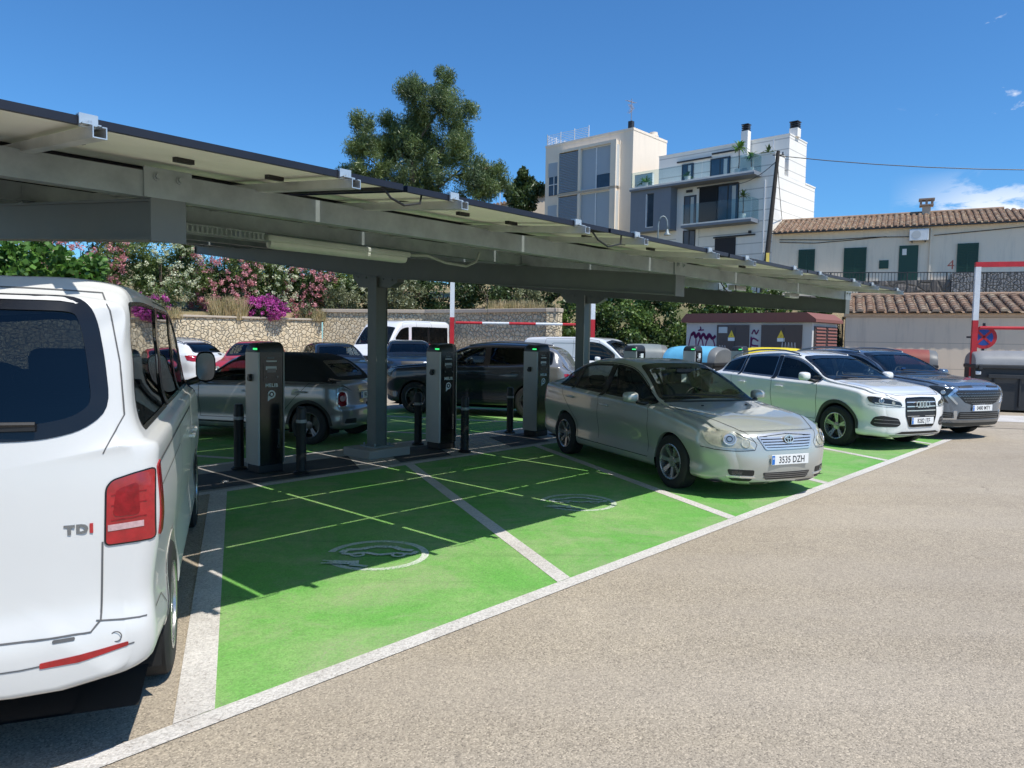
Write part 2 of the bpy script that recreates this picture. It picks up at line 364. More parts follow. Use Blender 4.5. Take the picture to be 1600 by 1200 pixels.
m_conc = M_render('strip_concrete', (.36, .34, .31), (.2, .19, .17), .5)
m_tiled = M_plain('dark_tile', (.055, .055, .055), .8, 0, .3, 2.0, 80, .3)
sheet('charger_strip', [uvq(-6, 7.79, 18.5, 9.27)], m_conc, .0065)
pt = []
for u in (-4.6, -1.9, .8, 3.5, 6.35, 8.6, 11.3, 14.0, 16.4):
    pt.append([W(u+.0, 7.84)[:2], W(u+.95, 7.84)[:2], W(u+1.45, 8.82)[:2], W(u+.5, 8.82)[:2]])
pt[3] = [W(3.35, 7.86)[:2], W(5.65, 7.80)[:2], W(6.15, 8.78)[:2], W(3.85, 8.78)[:2]]
sheet('dark_paving', pt, m_tiled, .011)
# bay symbols: ring with a car outline and plug, worn
def symbol(cx, cy, r, rot):
    b = MB(); c, s = math.cos(rot), math.sin(rot)
    def T(p): return (cx+p[0]*c-p[1]*s, cy+p[0]*s+p[1]*c, .0055+.00012*len(b.f))
    V, F = ring_flat(44, r*.86, r, a0=math.radians(-150), a1=math.radians(172)); b.add([T(p) for p in V], F)
    def path(pts, w):
        for (x0, y0), (x1, y1) in zip(pts[:-1], pts[1:]):
            l = math.hypot(x1-x0, y1-y0) or 1; nx, ny = -(y1-y0)/l*w/2, (x1-x0)/l*w/2; e = 0.0
            dx, dy = (x1-x0)/l*e, (y1-y0)/l*e
            b.add([T((x0+nx-dx, y0+ny-dy)), T((x0-nx-dx, y0-ny-dy)), T((x1-nx+dx, y1-ny+dy)), T((x1+nx+dx, y1+ny+dy))], [(0, 1, 2, 3)])
    path([(-.28*r/.4, .02), (-.26*r/.4, .10), (-.14, .13), (-.06, .20), (.10, .20), (.18, .12), (.27, .10)], .06)
    path([(-.28, 0), (-.20, -.02), (-.10, .03), (.02, -.03), (.14, .02), (.28, .0), (.30, .08)], .045)
    V, F = ring_flat(16, .035, .06); b.add([T((x-.15, y-.03)) for x, y in V], F); b.add([T((x+.17, y-.03)) for x, y in V], F)
    path([(-.30, -.24), (-.16, -.25), (-.10, -.24)], .085); path([(-.16, -.30), (-.02, -.335)], .04); path([(-.38, -.20), (-.30, -.22)], .02); path([(-.38, -.27), (-.30, -.27)], .02)
    o = b.build('bay_symbol', m_worn); o['kind'] = 'structure'
symbol(-1.04, 5.71, .405, .02); symbol(.72, 7.70, .405, .02)
# crack and patch on the far asphalt
cr = MB(); pts = [(9.85, 15.55), (10.4, 15.4), (10.9, 15.3), (11.5, 15.1), (12.3, 14.9), (13.5, 14.6)]
for (x0, y0), (x1, y1) in zip(pts[:-1], pts[1:]): cr.add([(x0, y0, .004), (x1, y1, .004), (x1, y1+.05, .004), (x0, y0+.05, .004)], [(0, 1, 2, 3)])
o = cr.build('road_crack', M_plain('crack', (.05, .045, .04), .9)); o['kind'] = 'structure'
sheet('road_patch', [[(10.95, 16.9), (12.05, 16.65), (12.75, 18.3), (11.6, 18.5)]], m_white, .004)
# a crumpled tissue and dead leaves on the paving
b = MB()
for k in range(9):
    a = RNG.uniform(-.03, .03, 2); b.add([(-3.29+a[0]+RNG.uniform(-.03, .03), 8.38+a[1]+RNG.uniform(-.03, .03), .014+RNG.uniform(0, .03)) for _ in range(3)], [(0, 1, 2)])
tag(b.build('paper_scrap', M_plain('paper', (.6, .58, .55), .9)), 'small crumpled scrap of white paper lying on the asphalt beside the left charger', 'litter')
# ------------------------------------------------------------------ solar canopy
m_galv = M_plain('galvanised_steel', (.25, .29, .295), .52, .35, .18, 5.5, 30, .12)
m_galvd = M_plain('painted_grey_steel', (.13, .145, .14), .5, .2, .15, 1.6, 40, .06)
m_alu = M_plain('aluminium', (.62, .63, .62), .38, .75, .1, 6, 90, .05)
m_frame = M_plain('panel_frame', (.018, .020, .030), .42, .3, .1, 6, 90, .04)
m_back = M_plain('panel_backsheet', (.80, .79, .69), .55, 0, .06, 1.5, 40, .02)
m_cell = M_plain('panel_glass', (.012, .018, .045), .08, 0, .2, 6, 90, .0)
m_black = M_plain('black_plastic', (.012, .012, .013), .45, 0, .2, 5, 80, .05)
OU, OV = 6.53, 8.6
cano = thing('solar_canopy', 'long grey steel carport roofed with solar panels over the green bays', 'carport', W(OU, OV), ROT_ROW)
S = .1
def zr(v): return 2.37+S*(v-3.73)
def zp(v): return 2.451+S*(v-2.95)
RAFU = (-3.45, 1.56, 6.53, 11.42)
for u in RAFU:
    b = MB(); x = u-OU; V = []
    # welded I rafter: flanges and a web, deepest over the column, end plates
    vs = [3.75, 8.3, 8.9, 14.26]; dp = [.20, .29, .29, .15]
    for (va, vb, da, db) in zip(vs[:-1], vs[1:], dp[:-1], dp[1:]):
        za, zb_ = zr(va), zr(vb)
        for (h0, h1, w) in ((0, .012, .15), (None, None, .010)):
            pass
        ya, yb = va-OV, vb-OV
        b.add([(x-.075, ya, za), (x+.075, ya, za), (x+.075, yb, zb_), (x-.075, yb, zb_), (x-.075, ya, za-.014), (x+.075, ya, za-.014), (x+.075, yb, zb_-.014), (x-.075, yb, zb_-.014)],
              [(0, 1, 2, 3), (7, 6, 5, 4), (0, 4, 5, 1), (1, 5, 6, 2), (2, 6, 7, 3), (3, 7, 4, 0)])
        b.add([(x-.075, ya, za-da), (x+.075, ya, za-da), (x+.075, yb, zb_-db), (x-.075, yb, zb_-db), (x-.075, ya, za-da+.014), (x+.075, ya, za-da+.014), (x+.075, yb, zb_-db+.014), (x-.075, yb, zb_-db+.014)],
              [(0, 1, 2, 3), (7, 6, 5, 4), (0, 4, 5, 1), (1, 5, 6, 2), (2, 6, 7, 3), (3, 7, 4, 0)])
        # closed sides (box section look, set in from the flange edge)
        for sx in (-.055, .055):
            b.add([(x+sx, ya, za-.014), (x+sx, yb, zb_-.014), (x+sx, yb, zb_-db+.014), (x+sx, ya, za-da+.014)], [(0, 1, 2, 3)])
    b.box((x, 3.738-OV, zr(3.75)-.10), (.17, .016, .215)); b.box((x, 14.27-OV, zr(14.26)-.075), (.16, .016, .16))
    b.build('rafter', m_galvd if u != 99 else m_galv, cano)
    c = MB(); yc = 0.0; zt = zr(OV)-.29
    for sx in (-.1, .1): c.box((x+sx*.93, yc, zt/2+.06), (.014, .20, zt-.12))
    c.box((x, yc, zt/2+.06), (.176, .012, zt-.12)); 
    for sy in (-.085, .085): c.box((x, yc+sy, zt/2+.06), (.172, .008, zt-.12))
    c.build('column', m_galvd, cano)
    h = MB(); h.prism([(-.52, zr(OV-.52)-.283), (.52, zr(OV+.52)-.285), (.52, zr(OV+.52)-.31), (.36, zt-.13), (-.36, zt-.16), (-.52, zr(OV-.52)-.33)], 'x', x-.06, x+.06)
    for sy in (-.4, -.2, .2, .4): h.cyl((x-.07, sy, zt-.02+sy*S), (x+.07, sy, zt-.02+sy*S), .016, n=6)
    h.build('haunch_bracket', m_galvd, cano)
    f = MB(); f.box((x, yc, .065), (.74, .62, .13), bev=.015); f.build('column_footing', M_render('footing_concrete', (.33, .31, .28)), cano)
    f = MB(); f.box((x, yc, .14), (.34, .34, .02))
    for sx in (-.13, .13):
        for sy in (-.13, .13): f.cyl((x+sx, yc+sy, .15), (x+sx, yc+sy, .19), .014, n=6)
    f.build('base_plate', m_galv, cano)
U0, U1 = -4.77, 11.3
def purlin(v, first=False):
    b = MB(); y = v-OV; z0 = zr(v)+.002; h = .124; w = .065
    x0, x1 = U0-OU+.2, 11.47-OU
    pr = [(y, z0), (y, z0+h), (y+w, z0+h), (y+w, z0+h-.025), (y+w-.004, z0+h-.025), (y+w-.004, z0+h-.004), (y+.004, z0+h-.004), (y+.004, z0+.004), (y+w-.004, z0+.004), (y+w-.004, z0+.025), (y+w, z0+.025), (y+w, z0)]
    b.prism(pr, 'x', x0, x1); o = b.build('purlin', m_galv, cano)
    if first:
        for u in RAFU:
            p = MB(); p.box((u-OU, y-.006, z0+.072), (.23, .012, .145)); 
            for s_ in (-.055, .055):
                p.cyl((u-OU+s_, y-.012, z0+.10), (u-OU+s_, y-.020, z0+.10), .020, n=12); p.cyl((u-OU+s_, y-.018, z0+.10), (u-OU+s_, y-.034, z0+.10), .013, n=6)
            q = p.build('splice_plate', m_galv, o)
    else:
        for u in RAFU:
            p = MB(); p.box((u-OU-.11, y+.035, z0+.05), (.006, .09, .11)); p.box((u-OU-.09, y-.02, z0+.006), (.1, .1, .008)); p.cyl((u-OU-.12, y+.02, z0+.05), (u-OU-.135, y+.02, z0+.05), .014, n=6); p.cyl((u-OU-.12, y+.055, z0+.08), (u-OU-.135, y+.055, z0+.08), .014, n=6); p.build('cleat', m_alu if False else m_galv, o)
for k, v in enumerate((3.74, 5.75, 8.1, 10.35, 12.65, 14.05)): purlin(v, k == 0)
PW, PVW = 1.785, 1.165
nU, nV = 9, 10
def slopebox(b, x0, x1, y0, y1, d0, d1, mi=0):
    V = []
    for d in (d0, d1):
        for (x, y) in ((x0, y0), (x1, y0), (x1, y1), (x0, y1)): V.append((x, y, zp(y+OV)+d))
    b.add(V, [(0, 3, 2, 1), (4, 5, 6, 7), (0, 1, 5, 4), (1, 2, 6, 5), (2, 3, 7, 6), (3, 0, 4, 7)], mi)
def panel(iu, iv):
    x0 = U0-OU+.04+iu*PW+.014; x1 = x0+PW-.028; y0 = 2.95-OV+iv*PVW; y1 = y0+PVW-.034
    jz = [0, .003, -.002, .002][(iu*3+iv) % 4]
    b = MB(); t = .031
    for (a, c, d, e) in ((x0, x1, y0, y0+.011), (x0, x1, y1-.011, y1), (x0, x0+.011, y0+.011, y1-.011), (x1-.011, x1, y0+.011, y1-.011)): slopebox(b, a, c, d, e, jz, t+jz, 0)
    for (a, c, d, e) in ((x0+.011, x1-.011, y0+.011, y0+.032), (x0+.011, x1-.011, y1-.032, y1-.011)): slopebox(b, a, c, d, e, jz, jz+.002, 0)
    slopebox(b, x0+.011, x1-.011, y0+.011, y1-.011, t-.012+jz, t-.009+jz, 1)
    slopebox(b, x0+.011, x1-.011, y0+.011, y1-.011, t-.007+jz, t-.003+jz, 2)
    o = b.build('solar_panel', [m_frame, m_back, m_cell], cano)
    if iv < 3:
        for k in range(3):
            q = MB(); xx = x0+.38+k*.46; slopebox(q, xx, xx+.085, y0+.50, y0+.54, t-.034+jz, t-.0125+jz); q.build('junction_box', m_black, o)
for iu in range(nU):
    for iv in range(nV): panel(iu, iv)
RAILU = []
for iu in range(nU):
    for d in (.34, 1.43):
        u = U0+.04+iu*PW+d
        b = MB(); x = u-OU; ya, yb = 2.87-OV, 2.95-OV+nV*PVW-.02; w = .024; h0, h1 = -.044, -.001
        for (p, q, r, s_) in ((x-w, x-w+.004, h0, h1), (x+w-.004, x+w, h0, h1), (x-w+.004, x+w-.004, h0, h0+.004), (x-w+.004, x-.008, h1-.004, h1), (x+.008, x+w-.004, h1-.004, h1)):
            V = []
            for (y, ) in ((ya,), (yb,)):
                z = zp(y+OV); V += [(p, y, z+r), (q, y, z+r), (q, y, z+s_), (p, y, z+s_)]
            b.add(V, [(0, 1, 2, 3), (7, 6, 5, 4), (0, 4, 5, 1), (1, 5, 6, 2), (2, 6, 7, 3), (3, 7, 4, 0)])
        r = b.build('rail', m_alu, cano)
        c = MB(); y = 2.95-OV; z = zp(2.95)
        c.box((x-.015, y-.010, z+.018), (.062, .012, .048)); c.box((x-.015, y+.004, z+.0405), (.062, .035, .004)); c.box((x-.015, y-.028, z-.001+.002), (.062, .04, .004)); c.cyl((x-.015, y-.028, z), (x-.015, y-.028, z+.016), .007, n=6)
        c.build('end_clamp', m_alu, r)
# strip light, conduit and perforated tray under the second purlin
b = MB(); x0, x1 = 3.17-OU, 4.69-OU; y = 5.70-OV; z = zr(5.70)-.045
b.box(((x0+x1)/2, y, z), (x1-x0, .11, .05), bev=.015); lt = b.build('strip_light', M_plain('light_body', (.42, .45, .42), .5), cano)
b = MB(); b.lathe([(.001, 0), (.045, .01), (.05, .05), (.05, x1-x0-.1), (.045, x1-x0-.06), (.001, x1-x0-.05)], 14, (x0+.02, y, z-.035), 'x'); b.build('diffuser', M_plain('light_diffuser', (.50, .54, .48), .3), lt)
b = MB(); b.tube([(x1, y, z), (x1+.25, y, z+.02), (x1+.5, y, z-.03), (x1+.8, y, z-.04), (x1+.95, y, z+.02), (x1+1.0, y, z+.12)], .014, 8); b.build('conduit', M_plain('conduit_grey', (.3, .33, .3), .5), cano)
b = MB(); xa, xb = 1.90-OU, 3.14-OU
b.box(((xa+xb)/2, y-.05, z+.028), (xb-xa, .003, .012)); b.box(((xa+xb)/2, y-.05, z-.028), (xb-xa, .003, .012)); b.box(((xa+xb)/2, y, z-.033), (xb-xa, .10, .003))
n = 32
for k in range(n): b.box((xa+(k+.5)*(xb-xa)/n, y-.05, z), ((xb-xa)/n*.45, .003, .046))
b.build('cable_tray', m_galv, cano)
b = MB(); y = 4.35-OV
for (u, v, s_) in ((8.0, 3.92, 1), (4.195, 2.96, 1), (2.41, 2.96, .7)):
    yy = v-OV; zz = zp(v)-.01 if v < 3.5 else zr(v)-.02
    b = MB(); b.tube([(u-OU-.18*s_, yy+.03, zz+.03), (u-OU-.12*s_, yy, zz-.05*s_), (u-OU, yy, zz-.085*s_), (u-OU+.15*s_, yy, zz-.05*s_), (u-OU+.2*s_, yy+.03, zz+.02)], .006, 6); b.build('hanging_cable', m_black, cano)
for u in (8.35, 10.0): b = MB(); b.box((u-OU, 4.0-OV, zr(4.0)-.03), (.32, .08, .06), bev=.008); b.build('connection_box', m_alu, cano)

# ------------------------------------------------------------------ chargers
m_chs = M_plain('charger_silver', (.36, .37, .36), .42, .35, .06, 3, 60, .03)
m_chb = M_plain('charger_black', (.010, .011, .012), .16, 0, .15, 3, 60, .01)
m_chcap = M_plain('charger_cap', (.022, .023, .024), .4, 0, .15, 3, 60, .05)
m_chw = M_plain('charger_print', (.62, .66, .66), .5)
m_chblue = M_plain('charger_screen_blue', (.06, .16, .30), .3)
m_led, _nt, _o = newmat('green_led'); _p = prin(_nt, _o, (.02, .5, .12), .3); _p.inputs['Emission Color'].default_value = (.05, 1, .25, 1); _p.inputs['Emission Strength'].default_value = 1.1
def make_charger():
    r = thing('charging_station', 'x', 'charger')
    w, d, H = .36, .31, 1.61
    b = MB()   # front/back black fascia body, between silver flanks
    pr = [(-w/2+.03, -d/2), (w/2-.03, -d/2), (w/2-.018, -d/2+.02), (w/2-.018, d/2-.02), (w/2-.03, d/2), (-w/2+.03, d/2), (-w/2+.018, d/2-.02), (-w/2+.018, -d/2+.02)]
    b.prism(pr, 'z', .10, 1.50); b.build('cabinet', m_chb, r)
    for s_ in (-1, 1):
        b = MB(); x = s_*w/2
        b.prism([(x-s_*.02, -d/2-.006), (x, -d/2+.004), (x+s_*.012, 0), (x, d/2-.004), (x-s_*.02, d/2+.006), (x-s_*.024, 0)][::s_], 'z', .105, 1.492)
        sp_ = b.build('side_panel', m_chs, r, angle=30)
        b = MB(); b.cyl((x+s_*.008, 0, 1.17), (x+s_*.045, 0, 1.17), .036, .032, 16); b.box((x+s_*.03, -.012, 1.21), (.04, .05, .03), bev=.006); b.build('socket', m_black, sp_)
    b = MB()   # rounded hood
    seg = []
    for k in range(9):
        t = k/8; g = t*math.pi/2; ins = .05*(1-math.cos(g)); seg.append((1.50+.115*math.sin(g)**.8 if k else 1.495, ins))
    n = 28; V = []; F = []
    for (z, ins) in seg:
        for k in range(n):
            a = 2*math.pi*k/n; ca, sa = math.cos(a), math.sin(a); e = .35
            x = (w/2+.012-ins*1.3)*abs(ca)**e*(1 if ca > 0 else -1); y = (d/2+.014-ins*1.3)*abs(sa)**e*(1 if sa > 0 else -1)
            V.append((x, y, z+(.02*(x/w) if z > 1.55 else 0)-.02*(max(0, abs(y)/d-.3) if z > 1.55 else 0)))
    for i in range(len(seg)-1):
        for k in range(n): F.append((i*n+k, i*n+(k+1) % n, (i+1)*n+(k+1) % n, (i+1)*n+k))
    F += [tuple(range((len(seg)-1)*n, len(seg)*n)), tuple(range(n))[::-1]]
    b.add(V, F); hd = b.build('hood', m_chcap, r, angle=35)
    for s_ in (-1,):
        b = MB(); b.box((s_*(w/2+.006), -.10, 1.535), (.014, .085, .022), bev=.004); b.build('status_light', m_led, hd)
    b = MB(); b.box((0, 0, .05), (w-.03, d-.03, .10), bev=.01); b.build('plinth', m_black, r)
    f = -d/2-.001
    b = MB(); b.box((0, f, 1.385), (.14, .006, .018)); b.box((-.005, f, 1.30), (.15, .010, .05), bev=.004); b.build('card_reader', m_chs, r)
    b = MB(); b.box((0, f, 1.25), (.22, .008, .22), mi=0); b.box((0, f-.003, 1.27), (.12, .006, .05), mi=1, bev=.002)
    b.cyl((-.075, f-.004, 1.19), (-.075, f-.012, 1.19), .013, n=10, mi=1); b.cyl((.075, f-.004, 1.19), (.075, f-.012, 1.19), .013, n=10, mi=1); b.build('display', [m_chb, M_plain('screen_grey', (.09, .10, .11), .15)], r)
    b = MB(); M = frame((0, f-.002, 1.085), (1, 0, 0), (0, 0, 1), (0, -1, 0)); add_text(b, 'MELIB', .062, M, 0, .0012, 1.08)
    # pin-shaped ring with a small plug inside
    V, F = ring_flat(26, .034, .052, a0=math.radians(-150), a1=math.radians(200)); cz = .975
    b.add([(x, f-.003, z+cz) for x, z in V], F, 0); b.add([(-.052, f-.003, cz-.0), (-.034, f-.003, cz-.0), (-.034, f-.003, cz-.045), (-.010, f-.003, cz-.036), (-.004, f-.003, cz-.052), (-.052, f-.003, cz-.085)], [(0, 1, 2, 3, 4, 5)], 0)
    V, F = ring_flat(14, .0, .015); b.add([(x, f-.003, z*1.3+cz) for x, z in V], F, 0)
    M = frame((.095, f-.002, .42), (0, 0, 1), (-1, 0, 0), (0, -1, 0)); add_text(b, 'Circontrol', .052, M, 1, .0005, 1.05)
    M = frame((.0, f-.002, 1.435), (1, 0, 0), (0, 0, 1), (0, -1, 0)); b.box((-.01, f, 1.425), (.10, .003, .02), mi=1)
    b.build('lettering', [m_chw, M_plain('faint_print', (.10, .11, .11), .4)], r)
    return r
CH = [(4.70, 'black and silver charging post between two bollards beside the white van, nearest the camera'),
      (7.66, 'black and silver charging post just right of the first canopy column'),
      (9.92, 'black and silver charging post just left of the silver saloon'),
      (13.05, 'charging post whose hood shows over the saloon roof before the white van windscreen'),
      (15.5, 'charging post showing over the silver saloon in front of the blue recycling container'),
      (17.95, 'farthest charging post, showing its hood beside the yellow recycling container')]
c0 = make_charger()
for k, (u, lab) in enumerate(CH):
    r = c0 if k == 0 else copy_tree(c0)
    r.location = W(u, 8.47, .011); r.rotation_euler = (0, 0, ROT_ROW); tag(r, lab, 'charger', 'charging posts along the middle strip')
# notice sticker that only some chargers carry
for k in (3, 4):
    b = MB(); q = W(CH[k][0]+.03, 8.47-.162, 1.40); b.box((0, 0, 0), (.10, .003, .12)); o = b.build('sticker', m_chw)
    o.location = q; o.rotation_euler = (0, 0, ROT_ROW); tag(o, ['white square sticker on the post before the white van', 'white square sticker on the post before the blue container'][k-3], 'sticker')
# ------------------------------------------------------------------ bollards
def make_bollard():
    r = thing('bollard', 'x', 'bollard')
    b = MB(); b.lathe([(.0, 0), (.095, .0), (.098, .02), (.075, .035), (.062, .04), (.060, .60), (.063, .61), (.063, .70), (.060, .71), (.060, .79), (.054, .815), (.045, .83), (.0, .833)], 20); b.build('post', M_plain('bollard_rubber', (.013, .013, .014), .5, 0, .2, 5, 60, .1), r, angle=40)
    b = MB(); b.lathe([(.0635, .635), (.0645, .638), (.0645, .672), (.0635, .675)], 20); b.build('band', M_plain('bollard_band', (.30, .31, .32), .4), r, angle=40)
    return r
b0 = make_bollard()
BO = [(4.52, 8.80, 'black bollard with grey band behind the nearest charging post, by the white van'), (4.92, 8.0, 'black bollard with grey band right of the nearest charging post'),
      (7.62, 8.97, 'black bollard left of the second charging post before the dark car wheel'), (7.64, 7.92, 'black bollard just right of the second charging post'),
      (9.84, 9.02, 'black bollard left of the third charging post, before the dark sport utility vehicle doors'), (10.1, 7.95, 'black bollard hidden mostly by the silver saloon tail')]
for k, (u, v, lab) in enumerate(BO):
    r = b0 if k == 0 else copy_tree(b0); r.location = W(u, v, .011); tag(r, lab, 'bollard', 'bollards guarding the charging posts')
# ------------------------------------------------------------------ foliage helpers
def leaf_cards(C, n, size, aspect=2.2, spread=(1, 1, 1), up=.0, rng=RNG, shell=.55):
    """C: (k,4) clump centres and radii; returns V,F of n leaf quads spread through the clumps"""
    C = np.asarray(C, float); wt = C[:, 3]**2; wt /= wt.sum()
    idx = rng.choice(len(C), n, p=wt)
    d = rng.normal(size=(n, 3)); d /= np.linalg.norm(d, axis=1)[:, None]
    r = rng.uniform(0, 1, n)**shell
    P = C[idx, :3]+d*(r*C[idx, 3])[:, None]*np.array(spread)
    a = rng.normal(size=(n, 3))+d*.6+np.array([0, 0, up]); a /= np.linalg.norm(a, axis=1)[:, None]
    b = np.cross(a, rng.normal(size=(n, 3))); b /= np.linalg.norm(b, axis=1)[:, None]
    s = size*rng.uniform(.6, 1.3, n)[:, None]
    a = a*s; b = b*s/aspect
    V = np.stack([P-a*.5, P-b*.5+a*.05, P+a*.5, P+b*.5+a*.05], 1).reshape(-1, 3)
    return V, np.arange(4*n).reshape(n, 4)
def clumps(n, c, rad, r0, r1, rng=RNG, flat=1.0):
    """n sub-clumps inside an ellipsoid"""
    d = rng.normal(size=(n, 3)); d /= np.linalg.norm(d, axis=1)[:, None]; r = rng.uniform(.25, 1, n)**.5
    P = np.array(c)+d*r[:, None]*np.array(rad)
    return np.c_[P, rng.uniform(r0, r1, n)]
def stems(name, base, tops, r, mat, parent):
    b = MB()
    for t in tops:
        t = Vector(t); m = (Vector(base)+t)/2+Vector((random.uniform(-.1, .1), random.uniform(-.1, .1), .1))
        b.tube([base, m, t], [r, r*.7, r*.3], 6)
    return b.build(name, mat, parent, smooth=True)
m_bark = M_plain('bark', (.10, .075, .055), .95, 0, .35, 4, 30, .6)
m_oleaf = M_leaf('oleander_leaf', (.15, .22, .055), (.27, .34, .10), (.07, .12, .035), 1.1)
m_dark = M_leaf('dark_leaf', (.045, .085, .027), (.11, .165, .045), (.026, .05, .018), 1.2)
m_ivy = M_leaf('ivy_leaf', (.085, .15, .032), (.21, .31, .07), (.045, .085, .022), .9)
m_big = M_leaf('broad_leaf', (.085, .20, .030), (.17, .34, .055), (.05, .12, .02), 1.4)
m_olive = M_leaf('olive_leaf', (.16, .18, .085), (.27, .28, .14), (.08, .10, .045), 1.0)
m_pine = M_leaf('pine_needle', (.115, .17, .05), (.21, .27, .08), (.065, .105, .045), .7)
m_dry = M_leaf('dry_grass', (.50, .39, .21), (.66, .53, .31), (.32, .28, .13), 2.0)
m_pink = M_leaf('pink_petal', (.62, .20, .24), (.80, .42, .45), (.55, .25, .25), 2.0)
m_wht = M_leaf('cream_petal', (.62, .64, .45), (.80, .80, .62), (.45, .52, .28), 2.0)
m_mag = M_leaf('magenta_bract', (.50, .045, .32), (.68, .12, .50), (.38, .05, .26), 2.0)
def shrub(name, label, cat, loc, rad, leaf, n, size, fl=None, nf=0, fs=.12, group=None, base=0, lop=.0, ncl=26, aspect=2.2, high=True):
    r = thing(name, label, cat, loc, 0, group); rx, ry, rz_ = rad
    C = clumps(ncl, (0, 0, rz_+base), rad, min(rad)*.28, min(rad)*.5)
    C = np.r_[C, clumps(8, (0, 0, rz_*.5+base), (rx*.8, ry*.8, rz_*.5), min(rad)*.3, min(rad)*.5)]
    V, F = leaf_cards(C, n, size, aspect); npmesh('foliage', V, F, leaf, r)
    if fl is not None:
        # flower heads: small tight clusters on the outer side
        k = max(16, nf//26); d = RNG.normal(size=(k, 3)); d[:, 1] = -abs(d[:, 1])*.8; d /= np.linalg.norm(d, axis=1)[:, None]
        P = np.array([0, 0, rz_+base])+d*np.array(rad)*RNG.uniform(.92, 1.22, (k, 1))
        if high: P = P[P[:, 2] > rz_*.45+base]
        V, F = leaf_cards(np.c_[P, np.full(len(P), max(.13, fs*1.7))], nf, fs, 1.3); npmesh('flowers', V, F, fl, r)
    stems('stem', (0, 0, 0), [(RNG.uniform(-.5, .5)*rx, RNG.uniform(-.5, .5)*ry, base+rz_*RNG.uniform(.8, 1.4)) for _ in range(6)], .035, m_bark, r)
    return r

# ------------------------------------------------------------------ hillside, street level
WL = [(-40, 9.5), (-20, 25.35), (-13.95, 30.0), (-8.74, 34.0), (-3.91, 33.0), (1.71, 29.0), (2.6, 33.0), (14, 32.0), (60, 22)]
def wall_y(x):
    for (x0, y0), (x1, y1) in zip(WL[:-1], WL[1:]):
        if x0 <= x <= x1: return y0+(y1-y0)*(x-x0)/(x1-x0)
    return WL[0][1] if x < WL[0][0] else WL[-1][1]
V = []; F = []; nx, ny = 100, 34
for i in range(nx+1):
    x = -60+i*1.2 if i < nx else 60
    y0 = wall_y(max(-40, min(60, x)))+.25
    for j in range(ny+1):
        d = (j/ny)**1.8*160; y = y0+d
        if x < 2.2: z = 2.35+min(d*.16, 1.6)+min(max(d-10, 0)*.12, 2.6)
        else: z = min(d*1.4, 3.85) if x < 12 else min(d*3, 3.85); z += min(max(d-9, 0)*.15, 1.7)
        z += .18*math.sin(x*1.3+j)*math.cos(y*.9)*min(1, d) if x < 12 else 0
        V.append((x, y, z))
for i in range(nx):
    for j in range(ny): F.append((i*(ny+1)+j, (i+1)*(ny+1)+j, (i+1)*(ny+1)+j+1, i*(ny+1)+j+1))
m, nt_, out_ = newmat('hillside_earth'); vv = wcoords(nt_); a_ = noise(nt_, vv, .5, 6, .7); b_ = noise(nt_, vv, 6, 5, .8)
prin(nt_, out_, mixc(nt_, ramp(nt_, a_, [(.4, 0.0), (.62, 1.0)]), mixc(nt_, b_, (.34, .24, .13), (.46, .36, .22)), mixc(nt_, b_, (.09, .10, .04), (.2, .2, .09))), .95, 0, bump(nt_, b_, 1, .1))
hm = MB(); hm.add(V, F); o = hm.build('hillside', m, smooth=True); o['kind'] = 'structure'

# ------------------------------------------------------------------ rubble retaining walls
m_rub = M_rubble('rubble_stone', ((.72, .58, .38), (.85, .73, .53), (.60, .49, .34)), 6.6, (.8, .7, .52))
m_cap = M_render('wall_cap', (.50, .42, .33), (.28, .24, .2), .5)
def stone_wall(label, pts, top, cap=.09):
    r = thing('stone_wall', label, 'wall', (*pts[0], 0)); b = MB(); c = MB()
    for (x0, y0), (x1, y1) in zip(pts[:-1], pts[1:]):
        l = math.hypot(x1-x0, y1-y0); a = math.atan2(y1-y0, x1-x0); mx, my = (x0+x1)/2-pts[0][0], (y0+y1)/2-pts[0][1]
        b.box((mx-math.sin(a)*.2, my+math.cos(a)*.2, (top-cap)/2), (l+.02, .4, top-cap), a); c.box((mx-math.sin(a)*.18, my+math.cos(a)*.18, top-cap/2), (l+.08, .52, cap), a, bev=.02)
    b.build('stonework', m_rub, r); c.build('coping', m_cap, r); return r
stone_wall('long pale rubble stone retaining wall below the flowering shrubs', [(-36, 12.9), (-20, 25.35), (-13.95, 30.0), (-8.8, 33.95)], 2.5)
stone_wall('taller rubble stone retaining wall behind the white minibus, ending at the green hedge', [(-8.74, 34.0), (-3.91, 33.0), (1.71, 29.0), (2.5, 33.0)], 2.96, .16)

# ------------------------------------------------------------------ planting
OLG = 'flowering shrubs above the long stone wall'
def SH(px, py0, Y, w, h, *a, **k): pass
ole = [(-22.5, 27.2, 1.9, 1.5, 'w', 'cream flowering oleander at the far left edge above the wall'),
       (-19.6, 29.4, 1.7, 1.6, 'p', 'pink flowering oleander behind the white van roof, leftmost of the pink ones'),
       (-17.6, 30.6, 1.5, 1.6, 'p', 'full pink oleander right of the leafy green vine'),
       (-15.3, 32.4, 1.5, 1.7, 'w', 'cream flowering oleander above the white van mirror'),
       (-13.2, 33.5, 1.5, 1.6, 'p', 'pink oleander above the dry grass tuft'),
       (-11.7, 35.0, 1.4, 1.7, 'w', 'cream oleander left of the magenta bougainvillea top'),
       (-10.2, 36.0, 1.4, 1.6, 'p', 'sparse pink oleander directly above the magenta bougainvillea'),
       (-8.9, 37.0, 1.5, 1.7, 'w', 'pale oleander just left of the first canopy column')]
